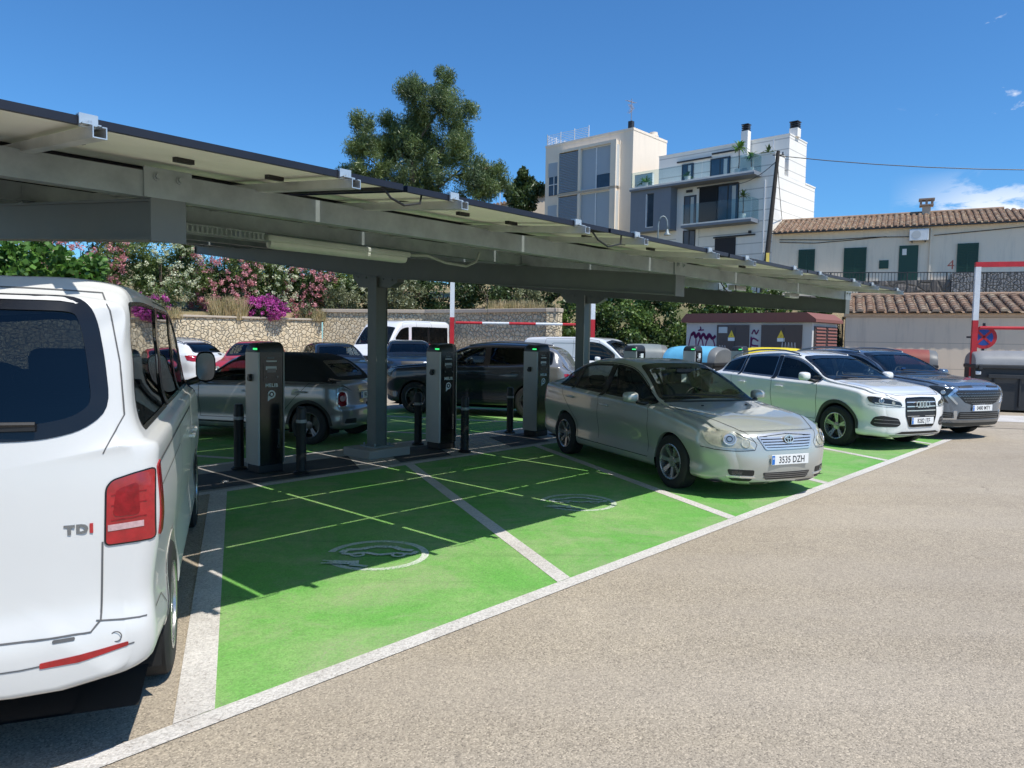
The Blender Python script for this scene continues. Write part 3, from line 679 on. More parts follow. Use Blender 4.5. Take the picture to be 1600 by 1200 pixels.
for (x, y, r_, h_, c_, lab) in ole:
    z0 = 2.55
    shrub('oleander', lab, 'shrub', (x, y, z0), (r_*1.0, r_*.85, h_*1.42), m_oleaf, 13000, .17, m_wht if c_ == 'w' else m_pink, 7000 if c_ == 'w' else 8000, .075 if c_ == 'w' else .085, OLG, ncl=34, aspect=3.2, high=False)
for (x, y, lab) in [(-25.5, 25.8, 'dark oleander outside the left edge behind the van'), (-27.5, 23.8, 'oleander partly hidden left of the van')]:
    shrub('oleander', lab, 'shrub', (x, y, 2.5), (1.7, 1.4, 1.8), m_oleaf, 3500, .26, m_wht, 500, .11, OLG, aspect=3.2)
vine = shrub('broad_leaf_vine', 'bright green broad leaved plant right behind the roof of the white van', 'plant', (-13.0, 17.6, 0), (3.1, 1.2, .9), m_big, 9000, .15, base=2.15, ncl=34, aspect=1.15)
shrub('bougainvillea', 'magenta bougainvillea spilling over the long stone wall', 'shrub', (-10.9, 32.7, 2.35), (.80, .55, .50), m_dark, 2600, .12, m_mag, 3200, .075, high=False)
shrub('bougainvillea', 'small magenta flowering bush above the white van window', 'shrub', (-14.7, 30.1, 2.3), (.75, .5, .5), m_olive, 2200, .11, m_mag, 420, .07)
shrub('bougainvillea', 'faint pink bush between the magenta bougainvillea and the first column', 'shrub', (-9.5, 33.9, 2.35), (.5, .4, .42), m_olive, 900, .12, m_pink, 180, .09)
shrub('scrub_bush', 'olive green scrub bush on the wall just left of the first column', 'shrub', (-8.1, 35.2, 2.5), (1.1, .8, .75), m_olive, 3600, .13, ncl=20)
shrub('scrub_bush', 'large grey green bush hanging behind the first column', 'shrub', (-5.6, 35.0, 2.7), (1.5, 1.1, 1.0), m_olive, 5200, .15, ncl=26)
shrub('scrub_bush', 'dark tree crown right of the first column under the canopy', 'shrub', (-3.4, 36.2, 2.7), (1.9, 1.4, 1.5), m_dark, 6800, .18, ncl=30)
shrub('scrub_bush', 'dark bush behind the striped gantry post on the left', 'shrub', (-1.0, 35.8, 2.7), (1.9, 1.3, 1.5), m_dark, 6800, .18, ncl=30)
shrub('scrub_bush', 'olive bush with dry twigs above the end of the stone wall', 'shrub', (.9, 33.2, 2.9), (1.1, .9, .62), m_olive, 3600, .14, ncl=22)
shrub('scrub_bush', 'tangled dark bush between the vine and the first column', 'shrub', (-6.6, 38.5, 2.7), (1.9, 1.3, 1.9), m_olive, 6000, .2, ncl=30)
shrub('scrub_bush', 'high dark bush behind the second column', 'shrub', (1.8, 36.8, 2.8), (1.8, 1.3, 1.6), m_dark, 5000, .2, ncl=30)
def grass(label, x, y, z, w, h, n):
    d = RNG.uniform(-1, 1, (n, 2))*[w, .35]; V = []; 
    ang = RNG.uniform(0, 6.28, n); ln = RNG.uniform(.45, 1, n)*h; lean = RNG.normal(0, .22, (n, 2))
    P = np.c_[d, np.zeros(n)]; T = P+np.c_[lean*ln[:, None], ln]; B = np.c_[np.cos(ang), np.sin(ang), np.zeros(n)]*.016
    V = np.stack([P-B, P+B, T+B*.3, T-B*.3], 1).reshape(-1, 3); o = npmesh('dry_grass_tuft', V, np.arange(4*n).reshape(n, 4), m_dry)
    o.location = (x, y, z); tag(o, label, 'grass')
grass('tall straw coloured grass left of the magenta bougainvillea on the wall', -12.3, 31.9, 2.35, .7, 1.05, 700)
grass('dry straw grass right of the magenta bougainvillea on the wall', -9.3, 33.9, 2.4, .7, .6, 600)
grass('orange dry grass above the right end of the taller stone wall', .1, 31.3, 2.8, 1.2, .6, 800)
grass('short dry grass along the wall top above the white van window', -14.6, 29.9, 2.35, 1.1, .5, 900)
hed = [(3.0, 30.8, 1.3, 2.1, 1.0), (4.6, 30.4, 1.4, 2.15, 1.0), (6.6, 31.2, 1.6, 2.3, 1.1), (8.7, 30.6, 1.5, 2.25, 1.0), (10.2, 30.6, 1.6, 2.1, 1.0), (12.05, 28.9, .8, 1.95, .8)]
labs = ['green hedge bush behind the second column beside the stone wall', 'light leaved hedge bush above the white delivery van', 'tall leafy hedge bush above the blue container', 'dense hedge bush behind the left end of the graffiti kiosk', 'hedge bush behind the right half of the kiosk', 'narrow hedge bush between kiosk and garage']
for (x, y, rx, rz_, ry), lab in zip(hed, labs):
    shrub('hedge_bush', lab, 'hedge', (x, y, 0), (rx, ry, rz_), m_ivy, 13000, .15, group='hedge bushes beyond the kiosk', ncl=46, aspect=1.7)
shrub('hedge_bush', 'dark creeper low against the garage corner', 'hedge', (11.2, 29.0, 0), (.7, .5, 1.1), m_dark, 2600, .15, group='hedge bushes beyond the kiosk', aspect=1.6)
# weeds on the garage roof edge
shrub('weed', 'fresh green weeds growing behind the garage roof ridge below the railing', 'plant', (17.3, 29.2, 3.35), (.62, .3, .30), m_big, 500, .17, ncl=12)

# lattice fence between kiosk and garage
r = thing('lattice_fence', 'dark lattice fence closing the gap between kiosk and garage', 'fence', (11.85, 27.9, 0)); b = MB(); L_ = .6
for k in range(11): b.box((k*L_/10, 0, 1.6), (.02, .02, 2.1))
b.build('bars', m_black, r); b = MB()
for x in (0, L_): b.cyl((x, 0, 0), (x, 0, 2.75), .03, n=8)
b.build('post', m_black, r)

# ------------------------------------------------------------------ pine and conifer
def pine():
    r = thing('pine_tree', 'big umbrella shaped pine rising above the canopy against the sky', 'tree', (-5.6, 45, 5.2))
    T = [(680,138,20),(682,122,9),(681,112,4),(640,128,7),(664,165,28),(694,172,26),(650,150,14),(634,145,10),(610,205,28),(572,212,20),(561,188,12),(578,188,9),(600,178,9),(640,205,38),(690,215,36),(716,200,17),(722,168,14),(582,245,34),(556,232,15),(640,255,40),(690,262,34),(615,285,30),(590,290,20),(660,290,24),(728,272,22),(752,268,22),(772,262,15),(782,272,9),(745,250,10),(742,292,17),(710,300,16),(760,285,16),(535,262,9),(531,270,8),(552,268,10),(565,262,9),(720,240,14),(700,130,7),(641,222,30),(601,225,25),(568,275,14),(713,222,18),(648,180,22),(640,300,22),(605,305,18)]
    C = []
    for (px, py, rr) in T:
        x = (px-800)/1150*45+5.6; z = 1.716+(529.7-(px-800)*-.016-py-13)/1150*45-5.2; R_ = rr/1150*45*.9
        C.append((x, RNG.uniform(-1.4, 1.4), z, R_))
    C = np.array(C); sub = []
    for (x, y, z, R_) in C:
        for _ in range(max(4, int(R_*24))):
            d = RNG.normal(size=3); d /= np.linalg.norm(d); q = np.array([x, y, z])+d*R_*RNG.uniform(.45, 1.08)*np.array([1, 1.5, 1]); sub.append((*q, RNG.uniform(.22, .62)))
    V, F = leaf_cards(sub, 120000, .24, 6.0, (1, 1, 1.15), up=.7); npmesh('crown', V, F, m_pine, r)
    b = MB(); b.tube([(0, 0, -1.5), (.05, 0, 2.5), (-.5, 0, 5.0), (-.6, 0, 8), (-.1, 0, 10.5)], [.42, .36, .30, .20, .08], 10)
    for (x, z, x0, z0) in [(2.4, 6.7, -.45, 4.7), (4.2, 6.9, 2.0, 6.2), (-3, 7, -.5, 5.2), (2.0, 8.5, -.55, 6.2), (-2.5, 9, -.6, 6.8), (1, 10.4, -.5, 7.8), (-4.6, 6.4, -2.4, 6.4), (-1.8, 5.9, -.4, 4.6), (1.2, 5.6, -.4, 4.6)]:
        b.tube([(x0, 0, z0), ((x+x0)/2, RNG.uniform(-.3, .3), (z+z0)/2-.1), (x, RNG.uniform(-.8, .8), z)], [.13, .09, .04], 7)
    b.build('trunk', M_plain('pine_bark', (.20, .15, .11), .95, 0, .3, 3, 20, .6), r, smooth=True)
pine()
def conifer():
    r = thing('cypress_tree', 'dark pointed conifer beside the cream apartment block', 'tree', (.6, 58, 7.0)); C = []
    for (px, py, rr) in [(812, 270, 5), (812, 279, 9), (808, 290, 12), (822, 290, 12), (800, 302, 14), (818, 304, 18), (836, 300, 12), (845, 298, 8), (790, 308, 8), (812, 318, 24)]:
        C.append(((px-800)/1150*58-.6, RNG.uniform(-.4, .4), 1.716+(529.7-py)/1150*58-7.0, rr/1150*58))
    V, F = leaf_cards(C, 9000, .32, 2.5); npmesh('crown', V, F, m_dark, r); b = MB(); b.tube([(0, 0, 0), (0, 0, 5)], [.25, .12], 8); b.build('trunk', m_bark, r)
conifer()

# ------------------------------------------------------------------ buildings
m_cream = M_render('cream_render', (.82, .71, .58), (.45, .38, .31), .22)
m_clad = M_render('white_cladding', (.84, .81, .755), (.42, .42, .40), .16, lines=.62, lw=.03)
m_whiter = M_render('white_render', (.83, .80, .75), (.45, .43, .40), .2)
m_greyr = M_render('grey_render', (.19, .215, .255), (.10, .11, .12), .2)
m_shut = M_render('steel_blue_shutter', (.27, .325, .39), (.15, .17, .2), .1)
m_pane = M_plain('window_pane_dark', (.035, .055, .085), .06, 0, .35, .8, 20, 0)
m_panel = M_render('blind_panel', (.36, .41, .46), (.2, .24, .27), .1, rough=.35)
m_panell = M_render('pale_blind', (.52, .54, .54), (.3, .3, .3), .1)
m_dk = M_plain('dark_metal', (.035, .035, .037), .5, .2, .2)
m_gglass = M_glass('balcony_glass', (.80, .88, .89), .22)
m_whmetal = M_plain('white_metal', (.72, .73, .74), .4, .1)
def bx(b, x0, x1, y0, y1, z0, z1, mi=0): b.box(((x0+x1)/2, (y0+y1)/2, (z0+z1)/2), (x1-x0, y1-y0, z1-z0), mi=mi)
def part(name, mat, parent, *boxes, label=None):
    b = MB()
    for q in boxes: bx(b, *q)
    o = b.build(name, mat, parent)
    if label: o['label'] = label
    return o
# cream block : x = inward (row direction), y = along the facade to the left
A = thing('apartment_building', 'cream rendered apartment block with projecting grey blue shuttered windows', 'building', (7.88, 50.35, 0), ROT_ROW)
part('wall', m_cream, A, (0, 4.3, 0, 7.65, 0, 15.86), (4.3, 9, .6, 7.65, 0, 14.3))
part('parapet', m_cream, A, (-.03, 4.32, -.03, .2, 15.86, 16.02), (-.03, .2, .2, 7.68, 15.86, 16.02), (4.12, 4.32, .2, 7.68, 15.86, 16.02), (.2, 4.12, 7.48, 7.68, 15.86, 16.02))
for z0, z1 in ((12.2, 15.12), (9.25, 12.02)):
    part('bay_frame', m_cream, A, (-.55, -.003, 1.1, 6.05, z1, z1+.2), (-.55, -.003, 1.1, 6.05, z0-.16, z0), (-.55, -.003, 5.95, 6.05, z0, z1), (-.55, -.003, 4.0, 4.2, z0, z1), (-.55, -.003, 1.1, 1.45, z0, z1-.0), (-.2, -.004, 1.45, 4.0, z0, z1), (-.2, -.004, 4.2, 5.95, z0, z1))
    b = MB(); n = 24
    for k in range(n):
        z = z0+.08+(z1-z0-.16)*(k+.5)/n; b.box((-.46, 5.07, z), (.07, 1.7, (z1-z0)/n*.62), rot=Matrix.Rotation(math.radians(24), 3, 'Y'))
    bx(b, -.49, -.43, 4.22, 4.28, z0, z1); bx(b, -.49, -.43, 5.88, 5.94, z0, z1); b.build('louvred_shutter', m_shut, A)
    wn = part('window', m_panel, A, (-.36, -.30, 2.75, 4.0, z0, z1), (-.34, -.29, 1.46, 2.74, z0+(.98 if z0 > 12 else 0), z1))
    part('frame', m_whmetal, wn, (-.38, -.28, 2.70, 2.77, z0, z1), (-.38, -.28, 1.45, 1.5, z0, z1), (-.38, -.28, 1.5, 4.0, z1-.07, z1-.003), (-.38, -.28, 1.5, 4.0, z0+.003, z0+.07))
    if z0 > 12: part('pane', m_pane, wn, (-.33, -.30, 1.5, 2.70, z0+.07, z0+.97))
    sd = part('side_panel', m_panell, A, (-.42, -.12, 1.02, 1.098, z0+.05, z1-.1), label='pale glazed side of the projecting bay')
    part('frame', m_cream, sd, (-.55, -.42, 1.0, 1.096, z0-.16, z1+.2), (-.12, -.004, 1.0, 1.096, z0-.16, z1+.2))
    wl = part('window', m_pane, A, (-.05, -.004, 6.25, 7.25, z0+.1, z1-.5))
    part('blind', m_panel, wl, (-.08, -.004, 6.2, 7.3, z0+1.45 if z0 > 12 else z0+.1, z1-.46)); part('frame', m_whmetal, wl, (-.09, -.051, 6.72, 6.78, z0+.1, z0+1.45), (-.09, -.051, 6.25, 6.72, z0+.85, z0+.9), (-.09, -.051, 6.78, 7.25, z0+.85, z0+.9))
b = MB()
for (xa, ya, xb, yb) in ((.1, 3.8, .1, 7.6), (.1, 7.6, 3.2, 7.6)):
    nseg = 3
    for k in range(nseg+1): b.cyl((xa+(xb-xa)*k/nseg, ya+(yb-ya)*k/nseg, 16), (xa+(xb-xa)*k/nseg, ya+(yb-ya)*k/nseg, 16.85), .035, n=6)
    for z in (16.15, 16.27, 16.39, 16.51, 16.63, 16.75): b.cyl((xa, ya, z), (xb, yb, z), .014, n=5)
b.build('roof_railing', m_whmetal, A)
def chimney(parent, x, y, z, h, w=.35, mat=None, slat=True):
    c = part('chimney', mat or m_whiter, parent, (x-w/2, x+w/2, y-w/2, y+w/2, z, z+h))
    b = MB()
    for k in range(3): b.box((x, y, z+h+.05+k*.11), (w*.95, w*.95, .06))
    b.box((x, y, z+h+.18), (w*.5, w*.5, .36)); b.box((x, y, z+h+.38), (w*1.05, w*1.05, .05)); b.build('cowl', m_dk, c)
chimney(A, 3.2, 2.6, 15.9, .55, .42, m_cream); b = MB(); b.lathe([(.3, 0), (.3, .45), (.36, .5), (.36, .6), (.3, .65), (.3, .8), (0, .8)], 14, (4.1, 1.0, 15.9)); b.build('vent_pipe', m_cream, A, angle=40)
b = MB(); b.box((.45, .5, 16.3), (.3, .3, .6)); b.build('mast_base', m_dk, A)
b = MB(); b.cyl((.45, .5, 16.5), (.45, .5, 18.1), .03, n=6)
for k, z in enumerate((17.3, 17.6, 17.9)):
    b.cyl((.1, .2+.2*k, z), (.8, .9-.2*k, z), .02, n=5)
    for t in np.linspace(0, 1, 5): b.cyl((.1+.7*t-.12, .2+.2*k+(.7-.4*k)*t+.12, z+.02), (.1+.7*t+.12, .2+.2*k+(.7-.4*k)*t-.12, z+.02), .012, n=4)
b.build('antenna', M_plain('antenna_metal', (.35, .33, .35), .4, .6), A)
# white clad block
Bd = thing('apartment_building', 'white clad apartment block with glass balconies and a dark grey corner bay', 'building', (14.64, 42.24, 0), ROT_ROW)
part('wall', m_clad, Bd, (0, 6.1, 0, 9.3, 0, 11.42), (0, 1.35, 0, 2.1, 11.42, 12.42), (.003, .2, 8.0, 9.32, 11.42, 12.45))
part('upper_wall', m_clad, Bd, (1.9, 4.5, -.003, 8.7, 11.425, 13.85))
part('coping', m_whiter, Bd, (-.03, 1.38, -.03, 2.13, 12.42, 12.5), (1.87, 4.53, -.03, 8.73, 13.85, 13.92), (4.5, 6.13, -.03, .5, 11.42, 11.50))
gb = part('corner_bay', m_greyr, Bd, (-.82, -.003, 6.15, 6.35, 8.62, 11.2), (-.82, -.003, 6.35, 7.35, 8.62, 8.85), (-.82, -.003, 6.35, 7.35, 11.0, 11.2), (-.82, -.003, 7.9, 9.05, 8.62, 11.2), (-.82, -.003, 7.35, 7.9, 8.62, 8.84), (-.82, -.003, 7.35, 7.9, 10.95, 11.2), (-.82, -.003, 6.35, 7.35, 8.85, 11.0), label='dark grey projecting bay with a tall window')
gw = part('window', m_pane, gb, (-.70, -.60, 7.36, 7.89, 8.85, 10.94)); part('frame', m_whmetal, gw, (-.84, -.71, 7.86, 7.898, 8.86, 10.94), (-.84, -.71, 7.36, 7.86, 8.842, 8.88))
part('terrace_slab', m_greyr, Bd, (-1.0, -.004, .75, 9.05, 11.203, 11.42)); 
bal = part('terrace_railing', m_gglass, Bd, (-.96, -.94, .85, 4.0, 11.45, 12.35), (-.96, -.94, 4.03, 8.95, 11.45, 12.35), (-.92, -.02, .80, .82, 11.45, 12.35))
part('lower_balcony', m_greyr, Bd, (-1.0, -.004, .85, 5.3, 8.58, 8.80)); part('balcony_railing', m_gglass, Bd, (-.96, -.94, .9, 3.0, 8.82, 9.95), (-.96, -.94, 3.03, 5.2, 8.82, 9.95), (-.92, -.02, .87, .89, 8.82, 9.95))
part('slab_edge', m_whiter, Bd, (-1.012, -1.001, .75, 9.05, 11.32, 11.42), (-1.012, -1.001, .85, 5.3, 8.72, 8.80))
part('recess', m_whiter, Bd, (-.05, -.004, 4.62, 4.85, 6, 11.1), (-.05, -.004, 5.62, 6.14, 6, 11.1))
for (y0, y1, z0, z1, nm) in ((4.87, 5.6, 8.82, 10.6, 'balcony_door'), (2.15, 3.38, 8.82, 10.95, 'balcony_door'), (4.87, 5.6, 6.0, 8.5, 'door'), (6.2, 6.9, 11.45, 13.05, 'terrace_door'), (3.7, 4.9, 11.45, 13.1, 'terrace_door')):
    x = 1.88 if z0 > 11.4 else -.02; o = part(nm, m_pane, Bd, (x-.03, x+.02, y0, y1, z0, z1)); part('frame', m_dk, o, (x-.05, x+.02, y0-.06, y0, z0, z1+.06), (x-.05, x+.02, y1, y1+.06, z0, z1+.06), (x-.05, x+.02, y0, y1, z1, z1+.06), (x-.05, x-.031, (y0+y1)/2-.03, (y0+y1)/2+.03, z0, z1))
    if nm != 'door' : part('curtain', m_panell, o, (x-.036, x-.031, y0+.12, y0+.36, z0+.05, z1-.05))
part('sliding_screen', M_render('black_screen', (.012, .013, .016), (.02, .02, .02), .1), Bd, (-.12, -.06, 3.40, 4.60, 8.83, 11.0))
for q in ((-.16, -.03, 2.1, 4.75, 11.01, 11.07), (-.12, -.03, 1.0, 3.6, 7.92, 8.0), (1.76, 1.87, 4.9, 7.3, 13.25, 13.33), (1.76, 1.87, 2.6, 4.85, 13.42, 13.5)): part('screen_rail', m_dk, Bd, q)
part('garage_door', M_render('garage_door_black', (.03, .03, .035), (.02, .02, .02), .1), Bd, (-.06, -.004, 2.2, 3.5, 5.5, 7.9)); part('down_pipe', m_whmetal, Bd, (-.07, -.01, .5, .57, 6, 11), (1.82, 1.88, .9, .96, 12.5, 13.7))
part('wall_lamp', m_dk, Bd, (-.12, -.004, 1.25, 1.4, 8.05, 8.2), (-.12, -.051, 5.1, 5.5, 10.85, 11.0))
chimney(Bd, 1.6, 2.55, 12.5, 1.9, .42); chimney(Bd, 2.9, .1, 13.9, .5, .5)
b = MB(); b.cyl((1.0, 9.1, 9), (1.0, 9.1, 12.4), .05); b.build('gutter_pipe', m_whmetal, Bd)
ac = thing('air_conditioner', 'small grey condenser unit on the roof between the two apartment blocks', 'air conditioner', (12.6, 53.0, 14.1), ROT_ROW); b = MB(); b.box((0, 0, .4), (.5, 1.1, .8), bev=.03); b.build('housing', m_panell, ac); b = MB(); b.lathe([(0, 0), (.3, 0), (.3, .01)], 18, (-.262, 0, .4), 'x'); b.build('fan_grille', m_dk, ac)
lk = thing('service_block', 'low white roof structure between the two apartment blocks', 'building', (12.2, 52.2, 0), ROT_ROW); part('wall', m_whiter, lk, (0, 3.5, -2.0, 2.0, 0, 14.1)); chimney(lk, 1.0, 1.6, 14.1, .5, .5); chimney(lk, 1.0, .4, 14.1, .2, .4)
# spiky balcony plants
def spiky(label, loc, h, n, w=.035, pot=True, mat=None, ln=.8):
    r = thing('potted_plant', label, 'plant', loc); b = MB()
    if h > .3: b.tube([(0, 0, 0), (.04, 0, h*.5), (0, 0, h)], [.04, .03, .025], 6)
    else: b.cyl((0, 0, 0), (0, 0, .12), .03)
    b.build('stem', m_bark, r); V = []; F = []
    for k in range(n):
        a = random.uniform(0, 6.28); e = random.uniform(-.2, 1.3); d = Vector((math.cos(a)*math.cos(e), math.sin(a)*math.cos(e), math.sin(e))); s = Vector((-math.sin(a), math.cos(a), 0))*w; p = Vector((0, 0, h)); l = ln*random.uniform(.6, 1.1)
        m1 = p+d*l*.6; q = p+d*l+Vector((0, 0, -.25*l)); o = len(V); V += [p-s*.5, p+s*.5, m1+s, q, m1-s]; F.append((o, o+1, o+2, o+3, o+4))
    b = MB(); b.add(V, F); b.build('leaves', mat or m_ivy, r)
    if pot: b = MB(); b.lathe([(.0, 0), (.16, 0), (.2, .3), (.17, .3), (0, .26)], 14); b.build('pot', m_whiter, r, angle=40)
def bw(x, y, z): c, s = math.cos(ROT_ROW), math.sin(ROT_ROW); return (14.64+x*c-y*s, 42.24+x*s+y*c, z)
spiky('tall yucca on the top terrace behind the glass railing', bw(-.4, 2.0, 11.43), 1.5, 40, .05, ln=.7, mat=m_big); spiky('lower yucca beside the terrace parapet', bw(-.3, 1.3, 11.43), .9, 30, .05, ln=.6, mat=m_big)
spiky('dracaena with thin curved stem on the lower balcony', bw(-.5, 1.6, 8.82), 1.35, 46, .035, ln=.5); spiky('dark palm on the roof parapet beside the leaning pole', bw(.3, .55, 12.5), .1, 34, .05, False, m_dark, ln=.6)
spiky('small fern at the left end of the top terrace', bw(-.5, 5.2, 11.43), .3, 30, .04, ln=.5, mat=m_big); spiky('leafy plant at the far left terrace corner', bw(-.5, 8.2, 11.43), .3, 40, .05, ln=.7, mat=m_big)

# ------------------------------------------------------------------ tiled roofs
def tiled(name, parent, L_, D, z0, z1, pitch=.24, row=.36, y0=0, mat=None, hip=None, amp=.055, skewl=0.0):
    """barrel tiles: columns run up the slope; x along the eave, D plan depth"""
    b = MB(); nc = int(L_/pitch); slope = math.hypot(D, z1-z0); nr = max(2, int(slope/row)); 
    for c in range(nc):
        xc = (c+.5)*L_/nc
        for k in range(nr):
            t0 = k/nr; t1 = (k+1.12)/nr
            if hip and xc > hip and t0 > 1-(xc-hip)/(L_-hip)*.98: continue
            xs = xc+skewl*t0; j = random.uniform(-.012, .012); jz = random.uniform(0, .012)
            V = []
            for t, w, up_ in ((t0, pitch*.40, .030+jz), (min(t1, 1.02), pitch*.31, .0)):
                y = y0+D*t; z = z0+(z1-z0)*t+up_
                for q in range(6):
                    g = math.pi*q/5; V.append((xs+j+math.cos(g)*w, y, z+math.sin(g)*amp*1.25))
            F = [(q, q+1, q+7, q+6) for q in range(5)]+[(0, 1, 2, 3, 4, 5)]
            b.add(V, F)
            # pan tile between the barrels
            V = []
            for t, up_ in ((t0, .022), (min(t1, 1.0), .0)):
                y = y0+D*t; z = z0+(z1-z0)*t+up_
                for q in range(5):
                    g = math.pi*q/4; V.append((xs+pitch*.5+j-math.cos(g)*pitch*.34, y, z+.012-math.sin(g)*amp*.6))
            b.add(V, [(q, q+1, q+6, q+5) for q in range(4)])
    return b.build(name, mat, parent, angle=50)
m_tile = M_rooftile('roof_tile'); m_tile2 = M_rooftile('old_roof_tile', 1, (.92, .95, 1.0))
m_gr = M_render('garage_render', (.70, .58, .45), (.30, .26, .23), .45, lines=.9, lw=.01)
G = thing('garage', 'low beige garage wall with an old tiled roof behind the parked cars', 'building', (12.26, 27, 0), math.atan2(-2.2, 4.99))
part('wall', m_gr, G, (-.1, 9, 0, 3.2, 0, 2.72)); part('cornice', M_render('cornice_render', (.56, .42, .30), (.35, .28, .2), .3), G, (-.16, 9, -.07, 3.2, 2.723, 2.84))
part('roof_deck', m_gr, G, (-.12, 9, -.05, .1, 2.842, 2.86)); b = MB(); b.prism([(-.2, 2.845), (2.9, 3.58), (2.9, 2.845)], 'x', -.1, 9); b.build('gable', m_gr, G)
tiled('roof', G, 9.2, 3.15, 2.87, 3.64, .335, .34, -.24, m_tile2, amp=.080).location = (-.15, 0, 0)
b = MB(); b.cyl((-.15, 2.92, 3.66), (9, 2.92, 3.66), .10, n=10); b.build('ridge_tile', m_tile2, G)
H_ = thing('terraced_house', 'long low house with terracotta roof and dark green shutters above the garage', 'building', (14.27, 40.02, .223), math.atan2(-6, 11.4)); H_.scale = (.87, .87, .87)
m_hw = M_render('house_render', (.82, .71, .565), (.38, .34, .29), .4); m_rough = M_rubble('rough_stone', ((.20, .17, .15), (.30, .26, .23), (.13, .12, .11)), 2.6, (.3, .27, .24))
part('wall', m_hw, H_, (-.45, 19, 0, 6.5, 0, 8.45)); part('plinth', m_rough, H_, (4.6, 9.2, -.9, -.004, 3.6, 5.38)); part('plinth', M_rubble('grey_block', ((.30, .29, .29), (.40, .39, .38), (.24, .23, .23)), 6, (.2, .2, .2)), H_, (9.23, 19, -1.0, -.004, 3.6, 5.72), label='lighter grey block plinth at the right'); part('plinth', m_hw, H_, (-.45, 4.57, -.9, -.004, 3.6, 5.30))
b = MB(); b.prism([(-.3, 8.47), (3.5, 9.72), (7.2, 8.47)], 'x', -.4, 15.6); b.build('gable', m_hw, H_)
tiled('roof', H_, 16.4, 3.95, 8.5, 9.78, .31, .40, -.35, m_tile, hip=11.9, amp=.07).location = (-.45, 0, 0)
part('gutter', m_dk, H_, (-.45, 16, -.42, -.34, 8.42, 8.49)); b = MB(); b.cyl((-.4, 3.55, 9.8), (11.9, 3.55, 9.8), .10, n=10); b.build('ridge_tile', m_tile, H_)
m_dg = M_render('green_shutter', (.012, .060, .040), (.01, .04, .03), .15, rough=.45)
def shut(x0, x1, z0, z1, nm):
    o = part(nm, m_dg, H_, (x0, x1, -.06, -.004, z0, z1)); b = MB(); n = int((z1-z0)/.09)
    for k in range(n): z = z0+.05+(z1-z0-.1)*(k+.5)/n; b.box(((x0+x1)/2, -.075, z), (x1-x0-.12, .03, .03))
    for x in (x0+.03, (x0+x1)/2, x1-.03): b.box((x, -.08, (z0+z1)/2), (.06, .04, z1-z0))
    b.build('louvres', m_dg, o)
shut(1.14, 2.07, 5.8, 7.44, 'shuttered_window'); shut(3.68, 4.89, 5.38, 7.43, 'shuttered_door'); shut(9.47, 10.48, 5.73, 7.43, 'shuttered_window'); part('meter_box', m_dg, H_, (5.58, 6.07, -.05, -.004, 6.16, 6.64))
d = part('door', m_dg, H_, (6.59, 7.56, -.05, -.004, 5.42, 7.44)); part('notice', m_whiter, d, (6.75, 6.97, -.06, -.051, 6.9, 7.25)); part('rain_pipe', m_hw, H_, (8.12, 8.22, -.10, -.004, 5.4, 8.4))
b = MB()
for pts in ([(0, -.03, 7.95), (2, -.03, 7.8), (4, -.03, 7.88), (5.9, -.03, 8.0)], [(0, -.04, 8.1), (3, -.04, 7.95), (5.3, -.04, 8.0), (7.1, -.04, 7.93)], [(8.3, -.04, 7.95), (11, -.04, 8.1), (15, -.04, 8.35)]): b.tube(pts, .022, 5)
b.build('facade_cable', m_dk, H_)
b = MB(); M = frame((9.2, -.006, 6.25), (1, 0, 0), (0, 0, 1), (0, -1, 0)); add_text(b, '4', .75, M, 0, -.004); b.build('graffiti', M_plain('graffiti_red', (.55, .15, .1), .8), H_)
c = part('chimney', m_cap, H_, (7.7, 8.15, 3.2, 3.65, 9.5, 10.15)); b = MB(); b.box((7.92, 3.42, 10.2), (.75, .75, .08)); b.box((7.92, 3.42, 10.55), (.85, .7, .10))
for sx in (-.3, 0, .3):
    for sy in (-.25, .25): b.box((7.92+sx, 3.42+sy, 10.37), (.12, .12, .28))
b.build('chimney_cap', M_render('brown_cap', (.30, .22, .17), (.2, .15, .1), .3), c)
_c, _s = math.cos(math.atan2(-6, 11.4)), math.sin(math.atan2(-6, 11.4))
def hw(x, y, z): return (14.27+.87*(x*_c-y*_s), 40.02+.87*(x*_s+y*_c), .223+.87*z)
ac = thing('air_conditioner', 'white air conditioner hanging under the eave above the green door', 'air conditioner', hw(7.55, -.22, 7.65), math.atan2(-6, 11.4))
b = MB(); b.box((0, 0, .29), (.84, .3, .56), bev=.02); b.build('housing', m_whmetal, ac); b = MB(); V, F = ring_flat(20, .0, .2); b.add([(x-.12, -.156, z+.29) for x, z in V], F); b.build('fan_grille', m_panell, ac)
b = MB(); bx(b, -.3, -.26, -.12, .2, -.06, 0); bx(b, .26, .3, -.12, .2, -.06, 0); b.build('bracket', m_dk, ac)
# street ledge, railing
_a = math.atan2(-2, 10)
led = MB(); led.box((6, .15, 2.9), (15, .3, 2.0)); o = led.build('retaining_wall', m_rough, None, loc=(12.5, 34, 0), rz=_a); tag(o, 'dark rough retaining wall carrying the railing behind the garage roof', 'wall')
rl_ = thing('street_railing', 'long black iron railing along the raised street behind the garage roof', 'railing', (12.5, 34, 3.9), _a)
b = MB(); b.box((6, 0, 1.05), (15, .05, .035)); b.box((6, 0, .12), (15, .04, .03)); b.build('rail', m_dk, rl_); b = MB()
for k in range(10): b.box((-1.3+k*1.6, 0, .53), (.05, .05, 1.05))
b.build('post', m_dk, rl_); b = MB()
for k in range(112): b.box((-1.4+k*.133, 0, .58), (.018, .018, .92))
b.build('balusters', m_dk, rl_)
